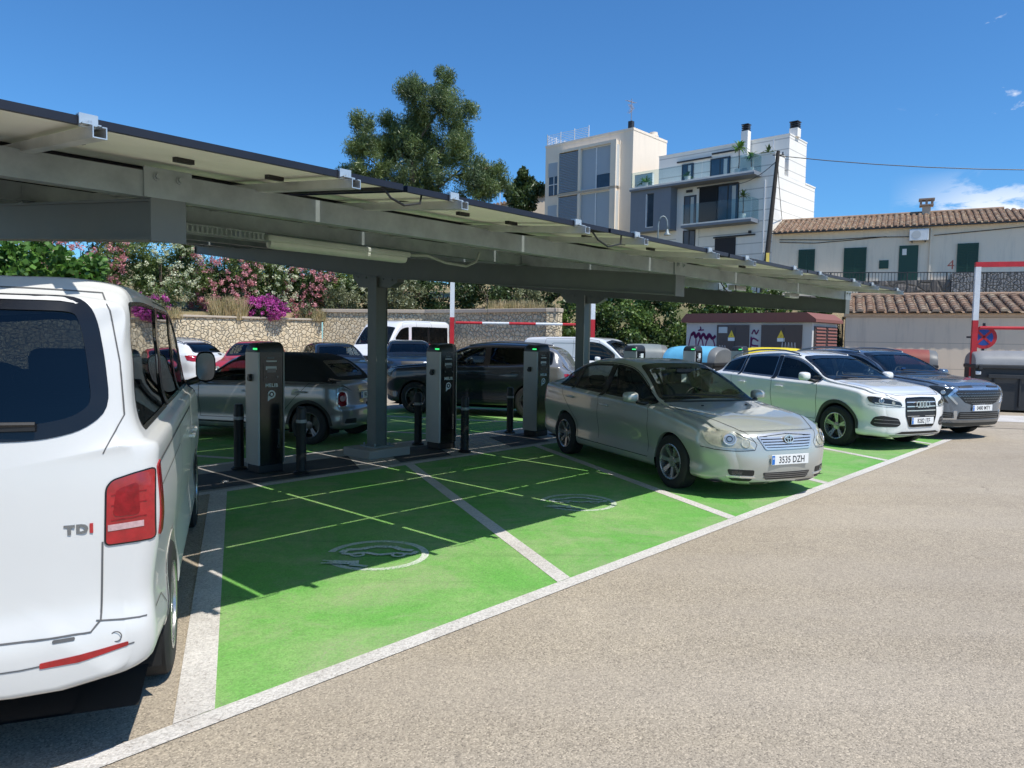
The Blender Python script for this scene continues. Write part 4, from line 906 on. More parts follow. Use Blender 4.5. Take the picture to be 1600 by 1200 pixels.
# far house left of the apartments
Fh = thing('far_house', 'pale gabled house with tiled edge behind the canopy, left of the cream block', 'house', (-3.8, 63.5, 6))
b = MB(); b.prism([(-.6, 0), (8.5, 0), (8.5, 8.2), (-.6, 6.26)], 'y', -1.2, 3, 0); b.build('wall', M_render('far_cream', (.60, .52, .42), (.4, .35, .3), .2), Fh)
tl = MB()
for k in range(34):
    t = k/33; x = -.7+9.2*t; z = 6.26+1.97*t; tl.cyl((x, -1.4, z), (x, 3, z+.1), .14, n=6)
tl.build('roof_tiles', m_tile, Fh)

# ------------------------------------------------------------------ poles, wires, lamp
up_ = thing('utility_pole', 'dark leaning wooden utility pole at the corner of the white block', 'pole', (13.25, 38, 3.8)); b = MB(); b.tube([(-.55, 0, 0), (-.33, 0, 2.1), (.06, 0, 7.65)], [.13, .125, .09], 10); b.build('post', M_plain('old_timber', (.045, .038, .032), .85, 0, .3, 3, 30, .3), up_)
b = MB(); b.box((-.33, -.14, 1.9), (.16, .05, 1.2)); b.build('yellow_guard', M_plain('yellow_guard', (.65, .50, .10), .6), up_); b = MB(); b.cyl((-.2, .03, 7.45), (.35, -.03, 7.45), .03); b.cyl((.3, 0, 7.45), (.3, 0, 7.6), .035); b.build('insulator_arm', m_dk, up_)
wr = thing('overhead_cable', 'thin black overhead cable running from the pole to the right', 'cable', (13.4, 38, 11.2)); b = MB()
def sag(p, q, s, n=14): return [(p[0]+(q[0]-p[0])*t, p[1]+(q[1]-p[1])*t, p[2]+(q[2]-p[2])*t-4*s*t*(1-t)) for t in np.linspace(0, 1, n)]
b.tube(sag((0, 0, 0), (28, -8, -.6), 1.05), .022, 5); b.build('wire', m_black, wr)
w2_ = thing('overhead_cable', 'pair of slack wires joining the pole to the white facade', 'cable', (13.3, 38, 11.0)); b = MB(); b.tube(sag((0, 0, 0), (-1.0, 5.0, -.2), .35), .018, 5); b.tube(sag((0, 0, -.1), (3.3, 7.8, -2.6), .4), .018, 5); b.build('wire', m_black, w2_)
sl_ = thing('street_lamp', 'grey swan neck street lamp in front of the white apartment block', 'street lamp', (6.95, 36, 4.0)); b = MB()
pts = [(0, 0, 0), (0, 0, 3.2)]+[(.22-.22*math.cos(t), 0, 3.35+.4*math.sin(t)) for t in np.linspace(0, math.pi, 9)]+[(.44, 0, 3.1)]
b.tube(pts, .035, 8); b.build('post', m_galv, sl_, smooth=True); b = MB(); b.lathe([(.03, .3), (.07, .22), (.09, .12), (.17, .02), (.17, 0), (0, 0)], 14, (.44, 0, 2.85)); b.build('lamp_head', m_galv, sl_, angle=40)
b = MB(); b.tube([(0, 0, 0), (0, 0, 8.4)], .03, 6); b.box((0, 0, 8.3), (.7, .02, .03)); b.box((.15, 0, 8.1), (.5, .02, .03)); tag(b.build('television_antenna', m_whmetal, None, loc=(-1.2, 60, 6)), 'thin white aerial standing between the pine and the dark conifer', 'antenna')

# ------------------------------------------------------------------ height limit gantries, sign
m_rw_r = M_plain('barrier_red', (.50, .022, .030), .45, 0, .15, 3, 40, .05); m_rw_w = M_plain('barrier_white', (.70, .72, .74), .45, 0, .1, 3, 40, .05)
def gantry(label, p0, p1, top, bar, w, nb, changes=(.0, 2.35)):
    dx, dy = p1[0]-p0[0], p1[1]-p0[1]; l = math.hypot(dx, dy); r = thing('height_barrier', label, 'height barrier', (*p0, 0), math.atan2(dy, dx))
    for x in (0, l):
        b = MB()
        for k, (z0, z1) in enumerate(((0, .9), (.9, 2.42), (2.42, top))): b.box((x, 0, (z0+z1)/2), (w, w, z1-z0), mi=[1, 0, 1][k])
        b.build('post', [m_rw_r, m_rw_w], r)
    b = MB(); b.box((l/2, 0, top+w/2), (l+w, w, w)); b.build('top_beam', m_rw_r, r)
    b = MB()
    for k in range(nb): b.cyl((w/2+.05+(l-w-.1)*k/nb, 0, bar), (w/2+.05+(l-w-.1)*(k+1)/nb, 0, bar), .045, n=10, mi=k % 2)
    hb = b.build('clearance_bar', [m_rw_r, m_rw_w], r); b = MB()
    for x in (l*.25, l*.75): b.cyl((x, 0, bar+.04), (x, 0, top), .006, n=5)
    b.build('chain', m_dk, hb)
gantry('red and white height barrier among the parked cars beyond the dark sport utility vehicle', (-2.06, 25), (2.70, 25), 3.75, 2.24, .14, 5)
gantry('tall red and white height barrier at the right edge beside the black container', (12.5, 20.0), (17.5, 18.4), 3.85, 2.22, .13, 1)
sg = thing('no_stopping_sign', 'round blue and red no stopping sign behind the striped post on the right', 'sign', (12.95, 20.30, 1.97), math.atan2(-1.6, 5)); b = MB(); b.cyl((0, 0, 0), (0, -.012, 0), .315, n=40); b.build('disc', m_rw_r, sg)
b = MB(); V, F = ring_flat(40, 0, .225); b.add([(x, -.0145, z) for x, z in V], F); b.build('blue_field', M_plain('sign_blue', (.02, .07, .30), .4), sg); b = MB()
for a in (45, 135):
    b.box((0, -.0185, 0), (.47, .004, .062), rot=Matrix.Rotation(math.radians(a), 3, 'Y'))
b.build('cross', m_rw_r, sg); b = MB(); b.box((0, .03, 0), (.06, .05, .78)); b.box((-.2, .03, .0), (.42, .03, .05)); b.build('bracket', m_dk, sg)
for k, (x, y) in enumerate(((12.22, 19.3), (12.68, 19.75))):
    b = MB(); b.cyl((0, 0, 0), (0, 0, .56), .022, n=8); b.lathe([(.022, 0), (.05, .01), (.05, .015), (0, .015)], 10); tag(b.build('guard_post', m_whmetal, None, loc=(x, y, 0)), ['thin white steel post in front of the black container', 'thin white steel post nearer the front of the grey car'][k], 'post')

# ------------------------------------------------------------------ kiosk with graffiti
K = thing('transformer_kiosk', 'low electricity kiosk with brown doors and purple graffiti', 'building', (5.88, 25.0, 0), ROT_ROW-math.pi/2); K.scale = (.885, .885, 1)
m_kw = M_render('kiosk_wall', (.52, .51, .50), (.4, .38, .38), .3); m_kb = M_render('kiosk_brown', (.085, .062, .058), (.05, .04, .04), .3, rough=.5); m_kr = M_render('kiosk_roof', (.22, .085, .07), (.15, .08, .07), .4)
part('wall', m_kw, K, (0, 4.75, 0, 2.4, 0, 2.36)); b = MB(); b.prism([(-.15, 2.37), (4.92, 2.37), (4.92, 2.46), (4.6, 2.66), (.05, 2.66), (-.15, 2.46)], 'y', -.15, 2.5); b.build('roof', m_kr, K)
for (x0, x1, nm) in ((1.28, 2.52, 0), (2.98, 4.42, 1)):
    d = part('door', m_kb, K, (x0, x1, -.05, -.004, .1, 2.28)); part('panel_seam', m_black, d, ((x0+x1)/2-.006+.1, (x0+x1)/2+.006+.1, -.056, -.051, .12, 2.2)); part('handle', m_alu, d, ((x0+x1)/2-.12, (x0+x1)/2-.09, -.09, -.051, 1.15, 1.3))
    xm = x0+(.58 if nm == 0 else .72); b = MB(); b.add([(xm-.13, -.055, 1.88), (xm+.13, -.055, 1.88), (xm, -.055, 2.12)], [(0, 1, 2)], 0); bx(b, xm-.13, xm+.13, -.056, -.0505, 1.77, 1.875, 1); b.add([(xm-.02, -.058, 1.91), (xm+.02, -.058, 1.95), (xm-.005, -.058, 2.03), (xm+.01, -.058, 1.97)], [(0, 1, 2, 3)], 2)
    b.build('warning_sign', [M_plain('warning_yellow', (.75, .52, .04), .5), m_whmetal, m_black], d)
part('notice_plate', m_panell, K, (1.36, 1.70, -.07, -.051, 2.02, 2.22))
lv = part('louvre_panel', m_kb, K, (4.752, 4.80, .15, 1.15, .6, 2.25), (4.752, 4.80, 1.25, 2.25, .6, 2.25)); b = MB()
for k in range(16):
    for y in (.65, 1.75): b.box((4.815, y, .68+k*.1), (.03, .9, .05), rot=Matrix.Rotation(math.radians(-25), 3, 'Y'))
b.build('slats', m_kr, lv)
m_pur = M_plain('graffiti_purple', (.16, .012, .10), .7); m_gw = M_plain('graffiti_white', (.62, .58, .60), .7)
def stroke(b, pts, w, y=-.008, mi=0, n=5):
    P = [Vector(p) for p in pts]; Q = []
    for i in range(len(P)-1):
        p0, p1, p2, p3 = P[max(i-1, 0)], P[i], P[i+1], P[min(i+2, len(P)-1)]
        for t in np.linspace(0, 1, n, endpoint=False): Q.append(.5*((2*p1)+(-p0+p2)*t+(2*p0-5*p1+4*p2-p3)*t*t+(-p0+3*p1-3*p2+p3)*t**3))
    Q.append(P[-1])
    for a, c in zip(Q[:-1], Q[1:]):
        d = c-a; l = d.length or 1; nn = Vector((-d.y, d.x))/l*w/2; e = d/l*w*.2
        b.add([(a.x+nn.x-e.x, y, a.y+nn.y-e.y), (a.x-nn.x-e.x, y, a.y-nn.y-e.y), (c.x-nn.x+e.x, y, c.y-nn.y+e.y), (c.x+nn.x+e.x, y, c.y+nn.y+e.y)], [(0, 1, 2, 3)], mi)
b = MB()
for pts in ([(.20, 1.95), (.12, 1.6), (.15, 1.3), (.35, 1.25), (.42, 1.5), (.40, 1.95)], [(.20, 1.95), (.30, 2.0), (.40, 1.95)], [(.48, 1.25), (.50, 1.6), (.62, 1.85), (.72, 1.6), (.74, 1.25), (.60, 1.3), (.55, 1.5)], [(.80, 1.3), (.84, 1.7), (1.0, 1.9), (1.16, 1.7), (1.2, 1.4), (1.12, 1.22), (.9, 1.22)], [(.08, 1.35), (.18, 1.35)], [(.52, 2.1), (.6, 2.15), (.58, 2.22)], [(.5, 2.1), (.72, 2.12)]): stroke(b, pts, .045)
for pts in ([(.22, 1.95), (.32, 2.02), (.40, 1.88), (.52, 2.0), (.60, 1.86), (.72, 1.98), (.84, 1.84), (.95, 1.97), (1.08, 1.84), (1.2, 1.92)],): stroke(b, pts, .10)
M = frame((1.0, -.009, 1.47), (1, 0, 0), (0, 0, 1), (0, -1, 0)); add_text(b, '73', .26, M, 0, .004)
b.build('graffiti', m_pur, K); b = MB()
for pts in ([(2.62, 2.0), (2.70, 2.12), (2.78, 2.0), (2.86, 2.12)], [(2.86, 1.78), (2.66, 1.86), (2.62, 1.66), (2.86, 1.62)], [(2.64, 1.55), (2.84, 1.5), (2.66, 1.42)], [(2.86, 1.3), (2.66, 1.38), (2.62, 1.16), (2.88, 1.1)], [(2.6, 1.9), (2.58, 1.1)]): stroke(b, pts, .05)
b.build('graffiti', m_pur, K); b = MB()
for k in range(5): stroke(b, [(3.72+k*.11, 1.35), (3.76+k*.11, 1.75), (3.80+k*.11, 1.4)], .014, -.056)
b.build('graffiti', m_gw, K); b = MB()
for k in range(3): stroke(b, [(1.38+k*.1, 1.5), (1.42+k*.1, 1.62), (1.46+k*.1, 1.48)], .012, -.056)
b.build('graffiti', m_gw, K, ); 

# ------------------------------------------------------------------ recycling containers
m_bin = M_plain('container_black', (.028, .029, .031), .55, 0, .2, 2, 40, .08); m_bing = M_plain('container_grey', (.16, .165, .165), .5, 0, .15, 2, 40, .05)
def container(label, loc, rz, lid, w=1.85, d=1.3, body_h=1.1, top=1.56, cheeks=True, half=False):
    r = thing('waste_container', label, 'container', loc, rz); b = MB(); tp_ = .03 if half else .10
    b.prism([(-w/2+tp_, .06 if half else .12), (w/2-tp_, .06 if half else .12), (w/2-.02, body_h), (-w/2+.02, body_h)], 'y', -d/2+.06, d/2-.06); b.box((0, 0, body_h-.03), (w, d, .10), bev=.02)
    for s_ in (-.6, .6): b.box((s_*w/2, 0, .06), (.18, d*.7, .12))
    for k in range(3): b.box((-w*.28+k*w*.28, -d/2+.045, .55), (.05, .05, .8), bev=.015)
    b.build('body', m_bin, r)
    n = 12; pr = []
    for k in range(n+1):
        a = math.pi*k/n; pr.append((-math.cos(a)*d/2*.98, body_h+.025+math.sin(a)**.75*(top-body_h)))
    b = MB(); V = []; F = []; xs = [-w/2+.02, -w/2+.05, -w/2+.25, -.3, .3, w/2-.25, w/2-.05, w/2-.02]; sc = [.82, .93, 1, 1.03, 1.03, 1, .93, .82]
    for x, s_ in zip(xs, sc):
        for (y, z) in pr: V.append((x, y*(.9+.1*s_), body_h+.02+(z-body_h-.02)*s_))
    m_ = n+1
    for i in range(len(xs)-1):
        for k in range(n): F.append((i*m_+k, i*m_+k+1, (i+1)*m_+k+1, (i+1)*m_+k))
    mi = []
    b.add(V, F, 0); b.m = [1 if cheeks and (q[0]//m_ in (5, 6)) else 0 for q in b.f]
    b.add(V[:m_], [tuple(range(m_))], 0); b.add(V[-m_:], [tuple(range(m_))], 1 if cheeks else 0)
    b.build('lid', [lid, m_bing], r, angle=50)
    b = MB(); b.box((0, -d/2-.005, body_h-.28), (w*.7, .03, .10), bev=.008); b.build('front_plate', m_bin, r); b = MB(); M = frame((0, -d/2-.022, body_h-.28), (1, 0, 0), (0, 0, 1), (0, -1, 0))
    for k in (-1, 1): b.box((k*w*.46, -d/2+.02, body_h-.2), (.12, .06, .09), bev=.01)
    b.build('reflector', m_whmetal, r)
    b = MB(); b.box((w*.44, -d/2+.02, body_h-.05), (.08, .12, .12), bev=.01); b.box((-w*.44, -d/2+.02, body_h-.05), (.08, .12, .12), bev=.01); b.build('lifting_lug', m_dk, r)
    return r
container('rounded recycling container with a pale blue lid before the graffiti kiosk', (5.6, 22.2, 0), -.74, M_plain('lid_blue', (.14, .46, .68), .45), 1.75)
container('recycling container with a bright yellow lid behind the white sport utility vehicle', (7.22, 20.4, 0), -.74, M_plain('lid_yellow', (.80, .62, .02), .45), 1.75, cheeks=False)
container('grey lidded container behind the white delivery van', (4.75, 26.6, 0), -.05, M_plain('lid_grey', (.20, .23, .23), .5), 1.6, top=1.58)
container('container with a dull red lid by the garage wall behind the grey car', (12.6, 23.6, 0), -.45, M_plain('lid_red', (.27, .075, .055), .55), 1.75)
bc = container('large black rubbish container with grey domed lid at the right edge', (13.45, 19.75, 0), -.34, M_plain('lid_pale', (.24, .245, .25), .55, 0, .12, 2, 40, .1), 2.1, 1.3, 1.22, 1.58, cheeks=False, half=True)
# ------------------------------------------------------------------ cars
def interp(tab, y):
    """smooth (monotone cubic) interpolation of a (y, value) table"""
    xs = [p[0] for p in tab]; vs = [p[1] for p in tab]
    if xs[0] > xs[-1]: xs = xs[::-1]; vs = vs[::-1]
    if y <= xs[0]: return vs[0]
    if y >= xs[-1]: return vs[-1]
    n = len(xs); h = [xs[i+1]-xs[i] for i in range(n-1)]; d = [(vs[i+1]-vs[i])/h[i] for i in range(n-1)]
    m = [d[0]]+[0 if d[i-1]*d[i] <= 0 else 2*d[i-1]*d[i]/(d[i-1]+d[i]) for i in range(1, n-1)]+[d[-1]]
    i = max(k for k in range(n-1) if xs[k] <= y); t = (y-xs[i])/h[i]
    return vs[i]*(1+2*t)*(1-t)**2+h[i]*m[i]*t*(1-t)**2+vs[i+1]*t*t*(3-2*t)+h[i]*m[i+1]*t*t*(t-1)
def sstep(a, b, x):
    t = max(0.0, min(1.0, (x-a)/(b-a))); return t*t*(3-2*t)
def inpoly(px, py, poly):
    c = False; j = len(poly)-1
    for i in range(len(poly)):
        xi, yi = poly[i]; xj, yj = poly[j]
        if (yi > py) != (yj > py) and px < (xj-xi)*(py-yi)/(yj-yi)+xi: c = not c
        j = i
    return c
def nearest_on(poly, p):
    best = None
    for i in range(len(poly)):
        a = Vector(poly[i]); b = Vector(poly[(i+1) % len(poly)]); ab = b-a; t = max(0, min(1, (p-a).dot(ab)/max(1e-9, ab.dot(ab)))); q = a+ab*t; d = (q-p).length
        if best is None or d < best[0]: best = (d, q)
    return best
def smooth_poly(poly, r=.04, n=4):
    """round the corners of a polygon"""
    out = []; m = len(poly)
    for i in range(m):
        p0, p, p1 = Vector(poly[i-1]), Vector(poly[i]), Vector(poly[(i+1) % m])
        a = p0-p; b = p1-p; ra = min(r, a.length*.42); rb = min(r, b.length*.42); A = p+a.normalized()*ra; B = p+b.normalized()*rb
        for k in range(n+1):
            t = k/n; out.append(tuple(A*(1-t)**2+p*2*t*(1-t)+B*t*t))
    return out
def inset(poly, d):
    """offset polygon inwards by d"""
    m = len(poly); ar = sum(poly[i][0]*poly[(i+1) % m][1]-poly[(i+1) % m][0]*poly[i][1] for i in range(m)); sg = 1 if ar > 0 else -1; out = []
    for i in range(m):
        p0, p, p1 = Vector(poly[i-1]), Vector(poly[i]), Vector(poly[(i+1) % m]); e0 = (p-p0); e1 = (p1-p)
        if e0.length < 1e-6 or e1.length < 1e-6: out.append(tuple(p)); continue
        e0.normalize(); e1.normalize(); n0 = Vector((-e0.y, e0.x)); n1 = Vector((-e1.y, e1.x)); nn = n0+n1
        if nn.length < .2: nn = n0
        nn = nn.normalized()/max(.5, nn.normalized().dot(n0)); out.append(tuple(p+nn*d*sg))
    return out
m_tyre = M_plain('tyre_rubber', (.018, .018, .019), .8, 0, .25, 8, 90, .3)
m_rim = M_plain('alloy_rim', (.42, .42, .43), .28, .8, .1, 8, 90, .02); m_rimd = M_plain('dark_alloy', (.10, .10, .105), .3, .8, .1, 8, 90, .02)
m_trim = M_plain('black_trim', (.014, .014, .015), .5, 0, .2, 5, 60, .08); m_seal = M_plain('window_frit', (.008, .008, .009), .22, 0, .1, 5, 60, 0)
m_under = M_plain('underbody', (.008, .008, .008), .9, 0, .1, 5, 60, 0); m_gap = M_plain('panel_gap', (.012, .012, .012), .8, 0, .1, 5, 60, 0)
m_seat = M_plain('seat_fabric', (.025, .025, .027), .8, 0, .2, 8, 80, .1); m_chrome = M_plain('chrome', (.72, .69, .65), .20, .65, .05, 8, 90, 0)
m_lens = M_plain('lamp_lens', (.62, .60, .52), .12, .15, .25, 9, 40, .15); m_lensd = M_plain('dark_lamp', (.05, .055, .06), .08, .2, .3, 9, 40, .1); m_redl = M_plain('red_lamp', (.30, .004, .008), .12, 0, .35, 14, 60, .2, Coat__Weight=1.0)
m_mirr = M_plain('mirror_glass', (.10, .11, .12), .03, 1.0, .02, 5, 60, 0); m_plate = M_plain('plate_white', (.78, .78, .76), .4, 0, .04, 5, 60, 0); m_eu = M_plain('plate_blue', (.02, .16, .52), .4, 0, .1); m_ink = M_plain('plate_ink', (.02, .02, .022), .4)
g_clear = M_glass('car_glass', (.80, .87, .83), .36); g_side = M_glass('side_glass', (.60, .67, .66), .36); g_dark = M_glass('privacy_glass', (.035, .045, .055), .42)
m_lensg = M_glass('lamp_cover', (.90, .90, .86), .2)

class Car:
    def __init__(s, spec, root, paint, res=.035):
        s.sp = spec; s.root = root; s.paint = paint; s.grid(res)
    def corner(s, y):
        sp = s.sp; out = 0
        for (d, (Lr, cr)) in ((sp['fo']-y, sp.get('fcorner', (.42, .20))), (y+sp['wb']+sp['ro'], sp.get('rcorner', (.30, .13)))):
            if d < Lr: t = min(1, 1-d/Lr); out += cr*(1-math.sqrt(max(0, 1-t*t)))
        return out
    def section(s, y):
        sp = s.sp; Wh = interp(sp['W'], y)-s.corner(y); zl = interp(sp['zlow'], y); zb = interp(sp['belt'], y); zt = max(interp(sp['top'], y), zb+.012); wr = interp(sp['roofw'], y)
        gh = zt-zb; tum = sstep(.05, .30, gh)
        sh = sp.get('shoulder', .045)
        wg = Wh-sh-.03*tum
        wr_e = min(wr, wg-.01)
        ctrl = [(0, zl)]
        ctrl.append((Wh-.10, zl)); ctrl.append((Wh-.035, zl+.04)); ctrl.append((Wh-.012-sp.get('tuck', .02), zl+.35*(zb-zl)))
        ctrl.append((Wh, zl+.66*(zb-zl))); ctrl.append((Wh-.010, zb-.10*min(1, (zb-zl)/.5))); ctrl.append((Wh-sh*.45, zb-.02)); ctrl.append((wg, zb+.004))
        zr_ = zb+gh*(sp.get('railh', .86)*tum+.62*(1-tum))
        ctrl.append((wr_e+(wg-wr_e)*.42*tum+.0, zb+(zr_-zb)*.62)); ctrl.append((wr_e+.012, zr_)); ctrl.append((wr_e-.075-.03*(1-tum), zt-(zt-zr_)*.30)); ctrl.append((wr_e*.45, zt-(zt-zr_)*.05*(1+(1-tum)))); ctrl.append((0, zt))
        segs = s.segs; P = []
        for i in range(len(ctrl)-1):
            p0 = ctrl[max(0, i-1)]; p1 = ctrl[i]; p2 = ctrl[i+1]; p3 = ctrl[i+2] if i+2 < len(ctrl) else (-ctrl[i][0], ctrl[i][1])
            d1 = math.dist(p1, p2) or 1e-4; d0 = math.dist(p0, p1) or d1; d3 = math.dist(p2, p3) or d1
            for k in range(segs[i]):
                t = k/segs[i]; o = []
                for c in (0, 1):
                    m1 = ((p1[c]-p0[c])/d0*d1+(p2[c]-p1[c]))/2 if i else (p2[c]-p1[c]); m2 = ((p2[c]-p1[c])+(p3[c]-p2[c])/d3*d1)/2
                    o.append(p1[c]*(1+2*t)*(1-t)**2+m1*t*(1-t)**2+p2[c]*t*t*(3-2*t)+m2*t*t*(t-1))
                P.append((max(0, o[0]), o[1]))
        P.append(ctrl[-1]); return P
    def grid(s, res):
        sp = s.sp; yf = sp['fo']; yr = -(sp['wb']+sp['ro']); f = res/.035
        base = [5, 3, 7, 7, 7, 3, 3, 9, 9, 4, 7, 9]; s.segs = [max(2, int(round(b/f))) for b in base]
        ys = list(np.linspace(yf, yr, int((yf-yr)/res)+1)); LF, LR = sp.get('fcorner', (.42, .2))[0], sp.get('rcorner', (.3, .13))[0]
        ys = [y for y in ys if yf-LF < 0 or (y < yf-LF and y > yr+LR)] if False else [y for y in ys if yr+LR < y < yf-LF]
        kf, kr = max(6, int(LF/res)+4), max(5, int(LR/res)+4)
        ys = [yf-LF+LF*math.sin(math.pi/2*k/kf) for k in range(kf, -1, -1)]+ys+[yr+LR-LR*math.sin(math.pi/2*k/kr) for k in range(0, kr+1)]
        rows = [s.section(y) for y in ys]; n = len(rows[0])
        R3 = [[(x, y, z) for (x, z) in row] for y, row in zip(ys, rows)]
        r_ = sp.get('endr', .035); K = 4; cap = max(5, int(.45/res))
        def caprings(row, y, sgn):
            zc = (row[0][1]+row[-1][1])/2; Wm = max(p[0] for p in row); hh = (row[-1][1]-row[0][1])/2; out = []
            wt = []
            for i_ in range(len(row)):
                a_ = row[max(0, i_-2)]; b_ = row[min(len(row)-1, i_+2)]; dx, dz = b_[0]-a_[0], b_[1]-a_[1]; wt.append(dx*dx/(dx*dx+dz*dz+1e-9))
            lst = []
            for k in range(1, K+1):
                a = math.pi/2*k/K; ins = r_*(1-math.cos(a)); lst.append((1-ins/Wm, 1-ins/hh, r_*math.sin(a)))
            sx0, sz0 = lst[-1][0], lst[-1][1]
            for k in range(1, cap): q = 1-k/cap; lst.append((sx0*q, sz0*q, r_))
            for (sx, sz, dy) in lst: out.append([(x*sx, y+sgn*(wt[i_]*dy+(1-wt[i_])*r_*(1-max(0, sx)**7)), zc+(z-zc)*sz) for i_, (x, z) in enumerate(row)])
            return out
        front = caprings(rows[0], yf, 1); rear = caprings(rows[-1], yr, -1)
        R3 = front[::-1]+R3+rear
        ring = len(front)+len(ys)+len(rear)
        pf, pr_ = sp['front_prof'], sp['rear_prof']; af, ar_ = sp.get('front_plan', (.24, 2.6)), sp.get('rear_plan', (.14, 3.0)); gl, gr = sp.get('front_zone', .5), sp.get('rear_zone', .45)
        Wn = sp['halfw']
        def deform(p):
            x, y, z = p
            w_ = sstep(yf-gl, yf, y)
            if w_ > 0: y2 = y+w_*(interp(pf, z)-af[0]*(abs(x)/Wn)**af[1]); return (x, y2, z)
            w_ = sstep(yr+gr, yr, y)
            if w_ > 0: return (x, y-w_*(interp(pr_, z)-ar_[0]*(abs(x)/Wn)**ar_[1]), z)
            return p
        V = []; idx = []
        for row in R3:
            a = []
            for p in row: a.append(len(V)); V.append(deform(p))
            idx.append(a)
        F = []
        for i in range(len(R3)-1):
            for k in range(n-1): F.append((idx[i][k], idx[i+1][k], idx[i+1][k+1], idx[i][k+1]))
        # mirror
        nv = len(V); mir = {}
        for row in idx:
            for k, a in enumerate(row):
                if k == n-1: mir[a] = a
                else: mir[a] = len(V); V.append((-V[a][0], V[a][1], V[a][2]))
        F += [tuple(mir[q] for q in f_)[::-1] for f_ in F]
        # lower seam of the caps stays on x=0 only at the top; close with a keel strip
        V = np.array(V); F = [tuple(q) for q in F]
        s.V, s.F = V, F
        s.bvh = BVHTree.FromPolygons([tuple(v) for v in V], F)
        fa = np.array(F); nrm = np.cross(V[fa[:, 2]]-V[fa[:, 0]], V[fa[:, 3]]-V[fa[:, 1]])
        vn = np.zeros_like(V)
        for k in range(4): np.add.at(vn, fa[:, k], nrm)
        ln = np.linalg.norm(vn, axis=1); ln[ln == 0] = 1; s.vn = vn/ln[:, None]
        c = V[fa].mean(1)
        if (s.vn[:, 0]*V[:, 0]).sum() < 0: s.vn = -s.vn; s.F = [q[::-1] for q in F]; nrm = -nrm
        s.cen = c; s.fn = nrm/np.maximum(1e-9, np.linalg.norm(nrm, axis=1))[:, None]; s.owner = np.zeros(len(F), int); s.names = ['body']; s.holes = []; s.snaps = []
    # ---- projection of 2D features
    def hit(s, axis, a, b, sign=1):
        if axis == 'side': o, d = Vector((3*sign, a, b)), Vector((-sign, 0, 0))
        elif axis == 'front': o, d = Vector((a, s.sp['fo']+3, b)), Vector((0, -1, 0))
        elif axis == 'rear': o, d = Vector((a, -(s.sp['wb']+s.sp['ro'])-3, b)), Vector((0, 1, 0))
        else: o, d = Vector((a, b, 4)), Vector((0, 0, -1))
        l, nn, i, dist = s.bvh.ray_cast(o, d)
        if l is None: return None
        if nn.dot(d) > 0: nn = -nn
        return l, nn
    def patch(s, name, axis, poly, mat, off=.003, thick=.012, sign=1, parent=None, step=None, rnd=.0, build=True, ring=None):
        poly = smooth_poly(poly, rnd) if rnd else [tuple(p) for p in poly]
        xs = [p[0] for p in poly]; ys = [p[1] for p in poly]; sz = max(max(xs)-min(xs), max(ys)-min(ys)); step = step or max(.02, min(.06, sz/10))
        B = []
        for i in range(len(poly)):
            a = Vector(poly[i]); b = Vector(poly[(i+1) % len(poly)]); k = max(1, int((b-a).length/step))
            for q in range(k): B.append(a+(b-a)*q/k)
        nb = len(B); pts = list(B); edges = [(i, (i+1) % nb) for i in range(nb)]
        if ring: 
            I = [Vector(p) for p in inset([tuple(p) for p in B], ring)]
            pts += I; faces = [(i, (i+1) % nb, (i+1) % nb+nb, i+nb) for i in range(nb)]; P2 = pts
        else:
            x = min(xs)+step*.5
            while x < max(xs):
                y = min(ys)+step*.5
                while y < max(ys):
                    if inpoly(x, y, poly) and nearest_on(poly, Vector((x, y)))[0] > step*.35: pts.append(Vector((x, y)))
                    y += step
                x += step
            r = delaunay_2d_cdt(pts, edges, [], 1, 1e-6); P2, faces = r[0], [tuple(f) for f in r[2]]
        V = []; ok = []
        for p in P2:
            h = s.hit(axis, p[0], p[1], sign)
            if h is None: V.append(None); continue
            V.append(h[0]+h[1]*off)
        mb = MB(); mp_ = {}; 
        for i, v in enumerate(V):
            if v is not None: mp_[i] = len(mb.v); mb.v.append(tuple(v))
        for f in faces:
            if all(i in mp_ for i in f): mb.f.append(tuple(mp_[i] for i in f)); mb.m.append(0)
        # skirt
        if thick and not ring:
            ec = {}
            for f in mb.f:
                for i in range(len(f)): e = (f[i], f[(i+1) % len(f)]); k = tuple(sorted(e)); ec[k] = None if k in ec else e
            sk = {}
            for k, e in ec.items():
                if e is None: continue
                for q in e:
                    if q not in sk:
                        v = Vector(mb.v[q]); l = s.bvh.find_nearest(v); nn = (v-l[0]).normalized() if (v-l[0]).length > 1e-5 else Vector(l[1]); sk[q] = len(mb.v); mb.v.append(tuple(v-nn*thick))
                mb.f.append((e[0], e[1], sk[e[1]], sk[e[0]])); mb.m.append(0)
        if not build: return mb
        return s.finish(name, mb, mat, parent)
    def finish(s, name, mb, mat, parent=None):
        return mb.build(name, mat, parent or s.root, angle=40)
